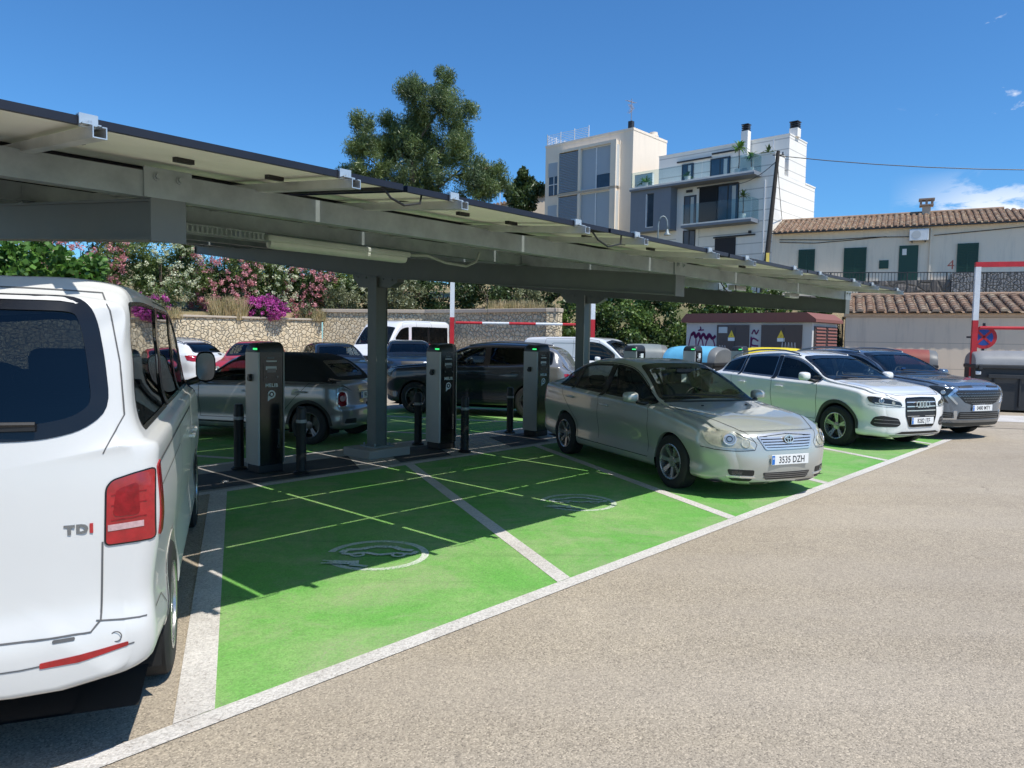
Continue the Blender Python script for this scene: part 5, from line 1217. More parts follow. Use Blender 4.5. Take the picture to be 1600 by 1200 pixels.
    def line(s, axis, pts, w=.006, off=.0015, sign=1, mb=None, step=.022):
        off = max(off, .0026)
        """thin strip following the body (panel gaps, chrome strips)"""
        mb = mb or MB(); Q = []
        for a, b in zip(pts[:-1], pts[1:]):
            k = max(1, int(math.dist(a, b)/step))
            for q in range(k): Q.append((a[0]+(b[0]-a[0])*q/k, a[1]+(b[1]-a[1])*q/k))
        Q.append(pts[-1]); prev = None
        for i, p in enumerate(Q):
            q0 = Q[max(0, i-1)]; q1 = Q[min(len(Q)-1, i+1)]; dx, dy = q1[0]-q0[0], q1[1]-q0[1]; l = math.hypot(dx, dy) or 1; nx, ny = -dy/l*w/2, dx/l*w/2
            h0 = s.hit(axis, p[0]+nx, p[1]+ny, sign); h1 = s.hit(axis, p[0]-nx, p[1]-ny, sign)
            if h0 is None or h1 is None: prev = None; continue
            a, b = h0[0]+h0[1]*off, h1[0]+h1[1]*off; o = len(mb.v); mb.v += [tuple(a), tuple(b)]
            if prev is not None and (a-Vector(mb.v[prev])).length < max(.12, step*6): mb.f.append((prev, prev+1, o+1, o)); mb.m.append(0)
            prev = o
        return mb
    def region(s, name, axis, poly, sign=0, cond=None):
        """give the faces inside a polygon to their own mesh"""
        k = len(s.names); s.names.append(name); s._mark(k, axis, poly, sign, cond); return k
    def hole(s, axis, poly, sign=0, cond=None):
        s._mark(-1, axis, poly, sign, cond); s.holes.append((axis, poly, sign, cond))
    def _mark(s, k, axis, poly, sign, cond):
        i, j = {'side': (1, 2), 'front': (0, 2), 'rear': (0, 2), 'top': (0, 1)}[axis]
        xs = [p[0] for p in poly]; ys = [p[1] for p in poly]
        for q in range(len(s.F)):
            c = s.cen[q]
            if s.owner[q] == -1 or not (min(xs) <= c[i] <= max(xs) and min(ys) <= c[j] <= max(ys)): continue
            if sign and c[0]*sign < 0: continue
            if cond and not cond(c, s.fn[q]): continue
            if inpoly(c[i], c[j], poly): s.owner[q] = k
    def build_body(s, mats=None, matfn=None):
        own = s.owner; touched = {}
        fa = np.array(s.F)
        # verts on hole borders slide onto the outline
        vh = np.zeros(len(s.V), int); vk = np.zeros(len(s.V), int)
        for k in range(4): np.maximum.at(vh, fa[own == -1][:, k], 1); np.maximum.at(vk, fa[own != -1][:, k], 1)
        V = s.V.copy()
        for q in np.nonzero(vh & vk)[0]:
            p = V[q]; best = None
            for (axis, poly, sign, cond) in s.holes:
                i, j = {'side': (1, 2), 'front': (0, 2), 'rear': (0, 2), 'top': (0, 1)}[axis]
                if sign and p[0]*sign < -.001: continue
                if cond and not cond(p, s.vn[q]): continue
                d, c = nearest_on(poly, Vector((p[i], p[j])))
                if best is None or d < best[0]: best = (d, c, axis, i, j)
            if best and best[0] < .06:
                _, c, axis, i, j = best; h = s.hit(axis, c[0], c[1], 1 if p[0] >= 0 else -1)
                if h is not None and (Vector(p)-h[0]).length < .12: V[q] = h[0]
        objs = {}
        for k, nm in enumerate(s.names):
            sel = fa[own == k]
            if not len(sel): continue
            u, inv = np.unique(sel, return_inverse=True); me = bpy.data.meshes.new(nm); FF = inv.reshape(-1, 4)
            me.from_pydata([tuple(v) for v in V[u]], [], [tuple(int(i) for i in f) for f in FF]); 
            for m_ in (mats or [s.paint]): me.materials.append(m_)
            if matfn:
                cc = s.cen[own == k]; ff = s.fn[own == k]; me.polygons.foreach_set('material_index', [matfn(c, f_) for c, f_ in zip(cc, ff)])
            me.polygons.foreach_set('use_smooth', [True]*len(me.polygons)); me.update()
            o = bpy.data.objects.new(nm.split('#')[0], me); COL.objects.link(o); o.parent = s.root
            try: me.normals_split_custom_set_from_vertices([tuple(v) for v in s.vn[u]])
            except Exception as e: print('normals', e)
            objs[nm] = o
        return objs
def wheel(root, x, y, r, w, rimr, spokes, style, mat, side, name='wheel', steer=0):
    """style: 'thin', 'twin', 'five', 'cover' """
    R = thing_part(name, root, (x, y, r)); s_ = side
    b = MB(); hw = w/2; prof = [(rimr-.01, -hw*.9), (rimr+.012, -hw*.96), (r-.05, -hw), (r-.022, -hw*.94), (r-.004, -hw*.78), (r, -hw*.5), (r, hw*.5), (r-.004, hw*.78), (r-.022, hw*.94), (r-.05, hw), (rimr+.012, hw*.96), (rimr-.01, hw*.9)]
    b.lathe(prof, 40, axis='x'); 
    for k in (-.35, 0, .35): b.lathe([(r+.0006, w*k-.004), (r+.0006, w*k+.004)], 40, axis='x')
    b.build('tyre', m_tyre, R, angle=35)
    b = MB(); o = s_*hw
    b.lathe([(rimr, o*.9), (rimr+.004, o*.98), (rimr-.004, o*1.0), (rimr-.016, o*.95), (rimr-.022, o*.6), (rimr-.024, -o*.8)], 40, axis='x')
    def spoke(a, w0, w1, r0, r1, d=.030, h0=.60, h1=.86):
        ca, sa = math.cos(a), math.sin(a); V = []
        for (rr, ww, hh) in ((r0, w0, h0), (r1, w1, h1)):
            for (t, dp_) in ((-1, 0), (1, 0), (.8, -1), (-.8, -1)):
                V.append((o*hh+s_*(dp_*d), rr*ca-t*ww/2*sa, rr*sa+t*ww/2*ca))
        b.add(V, [(0, 1, 5, 4), (1, 2, 6, 5), (2, 3, 7, 6), (3, 0, 4, 7), (0, 3, 2, 1), (4, 5, 6, 7)])
    if style == 'cover':
        b.lathe([(rimr-.015, o*.8), (rimr*.75, o*.86), (rimr*.3, o*.8), (0, o*.84)], 40, axis='x')
        for k in range(spokes): spoke(2*math.pi*k/spokes+.2, .045, .07, rimr*.25, rimr*.95, .01, .86, .88)
    else:
        for k in range(spokes):
            a = 2*math.pi*k/spokes+.3
            if style == 'twin': spoke(a-.12, .026, .034, .045, rimr-.010); spoke(a+.12, .026, .034, .045, rimr-.010)
            elif style == 'five': spoke(a, .050, .085, .04, rimr-.010); 
            else: spoke(a, .040, .056, .04, rimr-.010)
        b.lathe([(.066, o*.48), (.062, o*.66), (.03, o*.70), (0, o*.70)], 20, axis='x')
        for k in range(5):
            a = 2*math.pi*k/5+.6; b.cyl((o*.62, math.cos(a)*.048, math.sin(a)*.048), (o*.70, math.cos(a)*.048, math.sin(a)*.048), .009, n=6)
    b.build('rim', mat, R, angle=30)
    b = MB(); b.lathe([(0, o*.1), (rimr*.72, o*.1), (rimr*.74, o*.16), (rimr*.72, o*.22), (0, o*.22)], 24, axis='x'); b.box((o*.2, rimr*.45, rimr*.3), (.06, .1, .16)); b.build('brake_disc', m_under if style == 'cover' else M_plain('brake_steel', (.12, .11, .10), .5, .7), R, angle=30)
    R.rotation_euler = (0, 0, steer); return R
def thing_part(name, root, loc):
    o = bpy.data.objects.new(name, None); COL.objects.link(o); o.empty_display_size = .1; o.location = loc; o.parent = root; return o
def plate(root, c, n_yaw, txt, w=.52, h=.11, tilt=0, up=False):
    """number plate centred at c facing yaw n_yaw (0 = forward)"""
    M = Matrix.Translation(c) @ Matrix.Rotation(n_yaw, 4, 'Z') @ Matrix.Rotation(tilt, 4, 'X')
    b = MB(); b.box((0, 0, 0), (w, .008, h), bev=.003); b.v = [tuple(M @ Vector(p)) for p in b.v]; o = b.build('number_plate', m_plate, root)
    b = MB(); MT = M @ frame((-.022 if w > .4 else 0, .005, -.004), (-1, 0, 0), (0, 0, 1), (0, 1, 0)); add_text(b, txt, h*.93, MT, 0, .0005, 1.02, sx=.80 if w > .4 else .55, extrude=.001)
    MB2 = M; x = w/2-.024; b.add([tuple(M @ Vector(p)) for p in ((x-.020, .0048, -h/2+.006), (x+.020, .0048, -h/2+.006), (x+.020, .0048, h/2-.006), (x-.020, .0048, h/2-.006))], [(0, 1, 2, 3)], 1)
    V, F = ring_flat(10, .006, .011); b.add([tuple(M @ Vector((x+p, .0055, q+.018))) for p, q in V], F, 2); b.build('plate_print', [m_ink, m_eu, m_plate], o); return o
def seats(root, y1, y2, z, w=.36, hr=.62, mat=None, dash=None, rear=True, wheel_x=.36, top=1.0):
    mat = mat or m_seat
    for (x, y) in ((-w, y1), (w, y1)):
        b = MB(); b.box((x, y+.18, z+.10), (.48, .50, .16), bev=.05); b.box((x, y-.10, z+.42), (.46, .14, .62), bev=.05, rot=Matrix.Rotation(math.radians(-14), 3, 'X').inverted()); b.build('seat', mat, root)
        b = MB(); b.box((x, y-.20, z+.82), (.26, .10, .17), bev=.04); b.cyl((x-.05, y-.19, z+.66), (x-.05, y-.20, z+.78), .007, n=6); b.cyl((x+.05, y-.19, z+.66), (x+.05, y-.20, z+.78), .007, n=6); b.build('headrest', mat, root)
    if rear:
        b = MB(); b.box((0, y2+.18, z+.10), (1.2, .45, .16), bev=.05); b.box((0, y2-.10, z+.38), (1.2, .14, .55), bev=.05, rot=Matrix.Rotation(math.radians(16), 3, 'X')); b.build('rear_bench', mat, root)
        for x in (-.36, .36): b = MB(); b.box((x, y2-.20, z+.72), (.25, .09, .14), bev=.04); b.build('headrest', mat, root)
    if dash is not None:
        b = MB(); b.box((0, dash, z+.47), (1.34, .42, .26), bev=.07); b.box((-wheel_x, dash-.14, z+.60), (.34, .2, .08), bev=.03); b.build('dashboard', mat, root)
        b = MB(); V = []; 
        c = Vector((-wheel_x, dash-.34, z+.52)); Mr = Matrix.Rotation(math.radians(-62), 3, 'X'); pts = [c+Mr @ Vector((math.cos(a)*.185, math.sin(a)*.185, 0)) for a in np.linspace(0, 2*math.pi, 25)]
        b.tube(pts, .014, 8); b.tube([c+Mr @ Vector((-.18, 0, 0)), c, c+Mr @ Vector((.18, 0, 0))], .014, 6); b.tube([c, c+Mr @ Vector((0, -.18, 0))], .016, 6); b.tube([c, c+Vector((0, .25, -.1))], .03, 8); b.build('steering_wheel', m_trim, root, smooth=True)
    b = MB(); b.box((0, (y1+y2)/2+.3, z-.02), (1.4, abs(y1-y2)+1.6, .04)); b.build('cabin_floor', m_under, root)
def mirror(root, x, y, z, sz, mat, side, base=True, axis=None):
    """door mirror: rounded shell with glass on the rear"""
    w, d, h = sz; b = MB(); n = 20; V = []; F = []; rings = [(-.5, .97), (-.42, 1.0), (-.1, .98), (.2, .88), (.42, .62), (.5, .25)]
    for (t, s_) in rings:
        for k in range(n):
            a = 2*math.pi*k/n; ca, sa = math.cos(a), math.sin(a); e = .62
            V.append((x+w/2*s_*abs(ca)**e*(1 if ca > 0 else -1), y+d*t, z+h/2*s_*abs(sa)**e*(1 if sa > 0 else -1)-(.0)))
    for i in range(len(rings)-1):
        for k in range(n): F.append((i*n+k, i*n+(k+1) % n, (i+1)*n+(k+1) % n, (i+1)*n+k))
    F.append(tuple(range((len(rings)-1)*n, len(rings)*n)))
    b.add(V, F); o = b.build('door_mirror', mat, root, angle=50)
    b = MB(); b.add([(x+(p[0]-x)*.92, y-d*.49, z+(p[2]-z)*.92) for p in V[:n]], [tuple(range(n))]); b.build('mirror_glass', m_mirr, o)
    b = MB(); b.tube([(x-side*w*.3, y+d*.1, z-h*.40), (x-side*(w*.5+.07), y+.05, z-h*.55), (x-side*(w*.5+.13), y+.06, z-h*.55)], .028, 8); b.build('mirror_arm', m_trim, o, smooth=True); return o
def liners(c, root, wr, arch):
    """dark wheel housings and the underbody"""
    sp = c.sp; b = MB()
    for yc in (0, -sp['wb']):
        for s_ in (-1, 1):
            n = 14; x0 = s_*(sp['halfw']-.045); x1 = s_*(sp['halfw']-.36); V = []
            for k in range(n+1):
                a = math.pi*(k/n)*1.0; yy, zz = yc+math.cos(a)*(arch+.002), wr+math.sin(a)*(arch+.002); V += [(x0, yy, zz), (x1, yy, zz)]
            b.add(V, [(2*k, 2*k+1, 2*k+3, 2*k+2) for k in range(n)]); b.add([V[2*k+1] for k in range(n+1)], [tuple(range(n+1))])
            for sy in (-1, 1):
                yy = yc+sy*(arch+.002); b.add([(x0, yy, wr), (x1, yy, wr), (x1, yy, .18), (x0, yy, .18)], [(0, 1, 2, 3)])
    yf, yr = sp['fo']-.22, -(sp['wb']+sp['ro'])+.2; z = sp.get('floor', .20)
    for (ya, yb) in ((yf, arch+.01), (-arch-.01, -sp['wb']+arch+.01), (-sp['wb']-arch-.01, yr)):
        b.add([(-sp['halfw']+.10, ya, z), (sp['halfw']-.10, ya, z), (sp['halfw']-.10, yb, z), (-sp['halfw']+.10, yb, z)], [(0, 1, 2, 3)])
    b.add([(-sp['halfw']+.34, yf, z+.01), (sp['halfw']-.34, yf, z+.01), (sp['halfw']-.34, yr, z+.01), (-sp['halfw']+.34, yr, z+.01)], [(0, 1, 2, 3)])
    b.build('underbody', m_under, root)
    b = MB(); b.box((0, 0, wr), (1.3, .07, .07)); b.box((0, -sp['wb'], wr), (1.3, .08, .08)); b.build('axle', m_under, root)
def circ(yc, zc, r, n=36, z0=-.2):
    P = [(yc+r*math.cos(a), zc+r*math.sin(a)) for a in np.linspace(0, math.pi, n)]; return P+[(yc-r, z0), (yc+r, z0)]
def arches(c, wr, arch, yc2=None):
    for yc in (0, -c.sp['wb']):
        for s_ in (-1, 1): c.hole('side', circ(yc, wr, arch), s_, lambda p, n_: abs(p[0]) > c.sp['halfw']*.62)
def arch_lip(c, root, wr, arch, mat, w=.03, off=.004, name='wheel_arch_trim', z0=None):
    for yc in (0, -c.sp['wb']):
        for s_ in (-1, 1):
            a0 = 0 if z0 is None else math.asin(max(-1, min(1, (z0-wr)/(arch+w/2))))
            pts = [(yc+(arch+w/2-.004)*math.cos(a), wr+(arch+w/2-.004)*math.sin(a)) for a in np.linspace(a0, math.pi-a0, 30)]
            mb = c.line('side', pts, w, off, s_, step=.2)
            ex = MB(); P = [Vector(v) for v in mb.v]; k = len(P)//2
            if k < 3: continue
            V = []
            for i in range(k):
                o_, i_ = (P[2*i], P[2*i+1]); 
                if math.dist((o_.y, o_.z), (yc, wr)) < math.dist((i_.y, i_.z), (yc, wr)): o_, i_ = i_, o_
                q = i_.copy(); q.x -= s_*.05; V += [o_, i_, q]
            ex.add(V, [f for i in range(k-1) for f in ((3*i, 3*i+1, 3*i+4, 3*i+3), (3*i+1, 3*i+2, 3*i+5, 3*i+4))]); ex.build(name, mat, root, angle=60)
def side_set(c, wins, glass, doors=(), handles=(), frit=.018, chrome=None, handle_mat=None):
    """wins: [(poly, glass or None, door index or None)], doors: [poly]"""
    for (poly, gl, di) in wins:
        for s_ in (-1, 1): c.hole('side', smooth_poly(poly, .035), s_, lambda p, n_: abs(p[0]) > .3 and p[2] > interp(c.sp['belt'], p[1])-.03)
    ks = {}
    for di, poly in enumerate(doors):
        for s_ in (-1, 1): ks[(di, s_)] = c.region('door#%d%d' % (di, s_), 'side', poly, s_, lambda p, n_: abs(p[0]) > .42)
    return ks
def side_finish(c, objs, wins, doors, handles, glass, frit=.018, chrome=None, handle_mat=None, seam=.007, trim=None):
    for s_ in (-1, 1):
        for (poly, gl, di) in wins:
            par = objs.get('door#%d%d' % (di, s_)) if di is not None else c.root
            pl = smooth_poly(poly, .035); o = c.patch('window', 'side', inset(pl, .004), gl or glass, -.004, 0, s_, parent=par)
            c.patch('window_seal', 'side', inset(pl, -.012), trim or m_seal, .0015, 0, s_, parent=o, ring=frit+.012)
        for (pa, _g, _d), (pb, _g2, _d2) in zip(wins[:-1], wins[1:]):
            ya, yb = min(p[0] for p in pa), max(p[0] for p in pb)
            if 0 < ya-yb < .16:
                za = max(p[1] for p in pa if p[0] < ya+.12); zb_ = max(p[1] for p in pb if p[0] > yb-.12); z0 = min(min(p[1] for p in pa), min(p[1] for p in pb))-.004
                c.patch('pillar_trim', 'side', [(ya-.004, za+.006), (ya-.004, z0), (yb+.004, z0), (yb+.004, zb_+.006)], m_seal, .0045, 0, s_)
        for di, poly in enumerate(doors):
            mb = c.line('side', list(poly)+[poly[0]], seam, .0012, s_); par = objs.get('door#%d%d' % (di, s_)); mb.build('door_gap', m_gap, par or c.root)
            if di < len(handles) and handles[di]:
                hy, hz = handles[di]; h = c.hit('side', hy, hz, s_)
                if h:
                    b = MB(); x = h[0].x; b.box((x+s_*.028, hy, hz), (.022, .20, .026), bev=.009); b.box((x+s_*.012, hy+.085, hz), (.03, .025, .022), bev=.006); b.box((x+s_*.012, hy-.085, hz), (.03, .025, .022), bev=.006); b.build('handle', handle_mat or c.paint, par or c.root, angle=40)
def screen(c, axis, poly, glass, frit=.045, name='windscreen', band=None, rng=None, rnd=.06, outer=.014):
    """cut a windscreen or rear window; returns closure to build the glass"""
    pl = smooth_poly(poly, rnd); c.hole(axis, pl, 0, rng)
    def fin(par=None):
        o = c.patch(name, axis, inset(pl, .004), glass, -.004, 0, 1, parent=par); c.patch('window_frit', axis, inset(pl, -outer), m_seal, .0035, 0, 1, parent=o, ring=frit+outer); return o
    return fin
def lamp(c, name, axis, poly, sign=1, back=None, bulbs=(), cover=True, off=.004, rnd=.02, rimc=None, parent=None):
    """headlight: housing patch, reflector bowls, clear cover"""
    pl = smooth_poly(poly, rnd); o = c.patch(name, axis, pl, back or m_lens, off, .012, sign, parent)
    for (a, b_, r, mt) in bulbs:
        h = c.hit(axis, a, b_, sign)
        if not h: continue
        n_ = h[1]; t = Vector((0, 0, 1)).cross(n_).normalized(); u_ = n_.cross(t); M = frame(h[0]+n_*(off+.001), t, u_, n_); mb = MB(); k = 24; V = []
        for (rr, zz) in ((r, .0), (r, .006), (r*.88, .008), (r*.80, .002), (r*.45, -.0+.0015), (0, .0035)):
            for q in range(k): g = 2*math.pi*q/k; V.append(tuple(M @ Vector((rr*math.cos(g), rr*math.sin(g), zz))))
        F = [(i*k+q, i*k+(q+1) % k, (i+1)*k+(q+1) % k, (i+1)*k+q) for i in range(5) for q in range(k)]; mb.add(V, F); mb.build('bulb', mt or m_chrome, o, angle=40)
    if cover: c.patch('lens', axis, inset(pl, .002), m_lensg, off+.010, .006, sign, o)
    return o
def ringbadge(root, c, ax, az, t, n=32, wid=.008, mat=None, nm='badge', yaw=0):
    pass
def rail_z(sp, y):
    zb = interp(sp['belt'], y); zt = max(interp(sp['top'], y), zb+.012); return zb+(zt-zb)*sp.get('railh', .86)
def winpoly(sp, yf, yr, slf=0.0, slr=0.0, lo=.022, m=.032, zmin=None, n=12):
    """side window between yf and yr (front > rear): bottom on the belt, top under the roof rail"""
    bot = []; topp = []
    for k in range(n+1):
        y = yf+(yr-yf)*k/n; zb = interp(sp['belt'], y)+lo; zt = rail_z(sp, y)-m
        if zt-zb > .035: bot.append((y, zb)); topp.append((y, zt))
    if slf: topp = [(max(min(y, yf-slf*(z-bot[0][1])/.35), yr), z) for y, z in topp]
    if slr: topp = [(max(y, yr+slr*(z-bot[-1][1])/.35), z) for y, z in topp]
    out = bot+topp[::-1]; r = [out[0]]
    for p in out[1:]:
        if math.dist(p, r[-1]) > .012: r.append(p)
    return r
def topline(sp, y0, y1, m=.0, n=8): return [(y0+(y1-y0)*k/n, rail_z(sp, y0+(y1-y0)*k/n)-m) for k in range(n+1)]
SEDAN = dict(fo=.93, wb=2.70, ro=1.02, halfw=.88, tuck=.025, shoulder=.05, railh=.87,
  top=[(.93, .755), (.84, .79), (.6, .845), (.2, .91), (-.22, .958), (-.38, .985), (-.75, 1.19), (-1.10, 1.38), (-1.32, 1.445), (-1.75, 1.478), (-2.2, 1.465), (-2.6, 1.405), (-2.85, 1.32), (-3.2, 1.14), (-3.38, 1.085), (-3.6, 1.07), (-3.72, 1.04)],
  belt=[(.93, .72), (.7, .75), (.35, .81), (0, .865), (-.4, .92), (-1.0, .955), (-2.0, .985), (-2.8, 1.015), (-3.4, 1.035), (-3.72, 1.0)],
  zlow=[(.93, .19), (.3, .20), (-.5, .19), (-2.2, .19), (-3.2, .23), (-3.72, .28)],
  W=[(.93, .87), (.5, .875), (0, .88), (-1.4, .88), (-2.7, .88), (-3.3, .87), (-3.72, .86)],
  roofw=[(.93, .70), (-.30, .73), (-.5, .71), (-1.1, .59), (-1.6, .555), (-2.4, .545), (-2.9, .575), (-3.4, .70), (-3.72, .7)],
  front_prof=[(.15, -.09), (.25, -.03), (.42, 0), (.55, -.012), (.68, -.05), (.76, -.10)], rear_prof=[(.2, -.06), (.4, 0), (.62, -.01), (.9, -.06), (1.05, -.09)], front_plan=(.20, 2.2), rear_plan=(.13, 2.4), front_zone=.55, rear_zone=.5, endr=.045, fcorner=(.46, .25))
SUVA = dict(fo=.87, wb=2.603, ro=.915, halfw=.915, tuck=.03, shoulder=.05, railh=.88,
  top=[(.87, .935), (.80, .965), (.55, 1.01), (.1, 1.07), (-.12, 1.095), (-.30, 1.14), (-.6, 1.30), (-.92, 1.465), (-1.1, 1.525), (-1.6, 1.58), (-2.1, 1.565), (-2.5, 1.52), (-2.8, 1.45), (-3.05, 1.335), (-3.3, 1.17), (-3.518, 1.05)],
  belt=[(.87, .90), (.6, .93), (.2, .99), (-.2, 1.03), (-1.0, 1.055), (-2.0, 1.085), (-2.9, 1.12), (-3.3, 1.10), (-3.518, 1.02)],
  zlow=[(.87, .24), (.3, .24), (-.5, .24), (-2.1, .24), (-3.1, .27), (-3.518, .33)],
  W=[(.87, .905), (.5, .91), (0, .915), (-1.3, .915), (-2.6, .915), (-3.518, .90)],
  roofw=[(.87, .74), (-.15, .78), (-.35, .77), (-.95, .65), (-1.5, .61), (-2.5, .585), (-3.0, .60), (-3.518, .66)],
  front_prof=[(.2, -.10), (.32, -.02), (.5, 0), (.72, -.01), (.88, -.05), (.95, -.12)], rear_prof=[(.2, -.06), (.5, 0), (.8, -.02), (1.1, -.08)], front_plan=(.16, 2.3), rear_plan=(.12, 2.4), front_zone=.5, rear_zone=.5, endr=.045, fcorner=(.42, .22))
SUVB = dict(SUVA, fo=.90, wb=2.68, ro=.935, halfw=.93,
  top=[(.90, 1.02), (.82, 1.045), (.55, 1.075), (.1, 1.12), (-.20, 1.145), (-.38, 1.19), (-.7, 1.36), (-1.05, 1.525), (-1.25, 1.585), (-1.8, 1.63), (-2.4, 1.62), (-2.85, 1.575), (-3.1, 1.51), (-3.3, 1.37), (-3.5, 1.16), (-3.615, 1.06)],
  belt=[(.90, .985), (.6, 1.01), (.2, 1.045), (-.2, 1.075), (-1.0, 1.095), (-2.0, 1.115), (-2.9, 1.16), (-3.4, 1.14), (-3.615, 1.04)],
  W=[(.90, .925), (.5, .925), (0, .93), (-1.3, .93), (-2.6, .93), (-3.615, .915)],
  zlow=[(.9, .25), (.3, .25), (-.5, .25), (-2.1, .25), (-3.1, .28), (-3.615, .34)],
  roofw=[(.90, .76), (-.25, .79), (-.45, .78), (-1.1, .66), (-1.6, .62), (-2.6, .59), (-3.1, .60), (-3.615, .68)],
  front_prof=[(.2, -.14), (.32, -.04), (.5, 0), (.8, .01), (.95, -.03), (1.02, -.11)])
VAN = dict(fo=.89, wb=3.0, ro=1.0, halfw=.952, tuck=.02, shoulder=.03, railh=.93,
  top=[(.89, .90), (.75, .99), (.45, 1.10), (.25, 1.17), (.05, 1.27), (-.35, 1.62), (-.68, 1.87), (-.9, 1.925), (-1.6, 1.955), (-3.0, 1.955), (-3.75, 1.93), (-3.93, 1.90), (-4.0, 1.86)],
  belt=[(.89, .88), (.45, 1.08), (.1, 1.18), (-.5, 1.28), (-4.0, 1.30)],
  zlow=[(.89, .22), (-.5, .24), (-2.6, .26), (-4.0, .42)],
  W=[(.89, .94), (.4, .945), (0, .952), (-3.0, .952), (-4.0, .95)],
  roofw=[(.89, .74), (.2, .80), (-.2, .80), (-.8, .76), (-1.5, .775), (-3.0, .79), (-4.0, .80)],
  front_prof=[(.2, -.08), (.4, 0), (.7, -.02), (.95, -.12)], rear_prof=[(.30, -.03), (.42, .025), (.57, .03), (.62, .02), (.66, -.005), (1.0, -.02), (1.2, -.035), (1.6, -.115), (1.9, -.20)], front_plan=(.18, 2.4), rear_plan=(.06, 3.0), front_zone=.5, rear_zone=.42, endr=.03, rcorner=(.085, .075))
MINI = dict(fo=.70, wb=2.467, ro=.58, halfw=.842, tuck=.02, shoulder=.05, railh=.86,
  top=[(.70, .80), (.55, .87), (.2, .93), (-.3, .985), (-.45, 1.02), (-.7, 1.19), (-.95, 1.36), (-1.1, 1.405), (-1.5, 1.435), (-2.1, 1.425), (-2.35, 1.37), (-2.7, 1.14), (-2.85, 1.02), (-3.047, .99)],
  belt=[(.70, .77), (.3, .86), (-.3, .925), (-1.0, .945), (-2.0, .96), (-2.7, .965), (-3.047, .94)],
  zlow=[(.70, .2), (-1, .19), (-3.047, .26)], W=[(.70, .835), (0, .842), (-2.6, .842), (-3.047, .835)],
  roofw=[(.7, .68), (-.4, .70), (-.95, .60), (-1.5, .575), (-2.3, .575), (-2.8, .64), (-3.047, .66)],
  front_prof=[(.2, -.06), (.45, 0), (.8, -.08)], rear_prof=[(.2, -.08), (.4, .02), (.55, .02), (.62, -.01), (.95, -.05)], front_plan=(.15, 2.4), rear_plan=(.10, 2.6), front_zone=.45, rear_zone=.42, endr=.04)
HATCH = dict(MINI, fo=.82, wb=2.55, ro=.72, halfw=.88,
  top=[(.82, .78), (.7, .84), (.3, .94), (-.15, 1.02), (-.3, 1.07), (-.7, 1.30), (-1.0, 1.44), (-1.2, 1.49), (-1.8, 1.52), (-2.5, 1.48), (-2.8, 1.42), (-3.05, 1.22), (-3.27, 1.0)],
  belt=[(.82, .75), (.3, .88), (-.3, .955), (-1.0, .98), (-2.5, 1.03), (-3.27, .98)], W=[(.82, .87), (0, .88), (-2.7, .88), (-3.27, .87)],
  zlow=[(.82, .2), (-1, .19), (-3.27, .28)], roofw=[(.82, .70), (-.3, .74), (-1.0, .62), (-1.6, .58), (-2.6, .57), (-3.27, .62)])
KANGOO = dict(HATCH, fo=.85, wb=2.70, ro=.68, halfw=.91, railh=.93,
  top=[(.85, .95), (.6, 1.04), (.3, 1.12), (.1, 1.2), (-.4, 1.60), (-.7, 1.76), (-1.0, 1.80), (-1.6, 1.82), (-3.0, 1.80), (-3.3, 1.78), (-3.38, 1.72)],
  belt=[(.85, .92), (.3, 1.03), (-.3, 1.08), (-3.38, 1.1)], W=[(.85, .90), (0, .91), (-3.38, .905)], zlow=[(.85, .22), (-3.38, .3)],
  roofw=[(.85, .72), (0, .77), (-.8, .70), (-3.38, .68)], rear_prof=[(.3, 0), (1.1, -.02), (1.8, -.08)], rear_plan=(.06, 3), rcorner=(.09, .08))
BUS = dict(VAN, fo=.85, wb=3.0, ro=.95, railh=.95, top=[(.85, 1.05), (.5, 1.22), (.25, 1.35), (-.3, 2.0), (-.6, 2.28), (-.9, 2.36), (-1.6, 2.40), (-3.7, 2.40), (-3.95, 2.34)], belt=[(.85, 1.02), (.3, 1.28), (-.5, 1.34), (-3.95, 1.34)],
  roofw=[(.85, .74), (.2, .84), (-.6, .82), (-3.95, .80)], W=[(.85, .98), (0, .99), (-3.95, .98)], halfw=.99, rear_prof=[(.3, 0), (2.3, -.08)], zlow=[(.85, .25), (-3.95, .38)])

def car_root(label, cat, pose, name, group=None):
    return thing(name, label, cat, (pose[0], pose[1], .0), -pose[2], group)

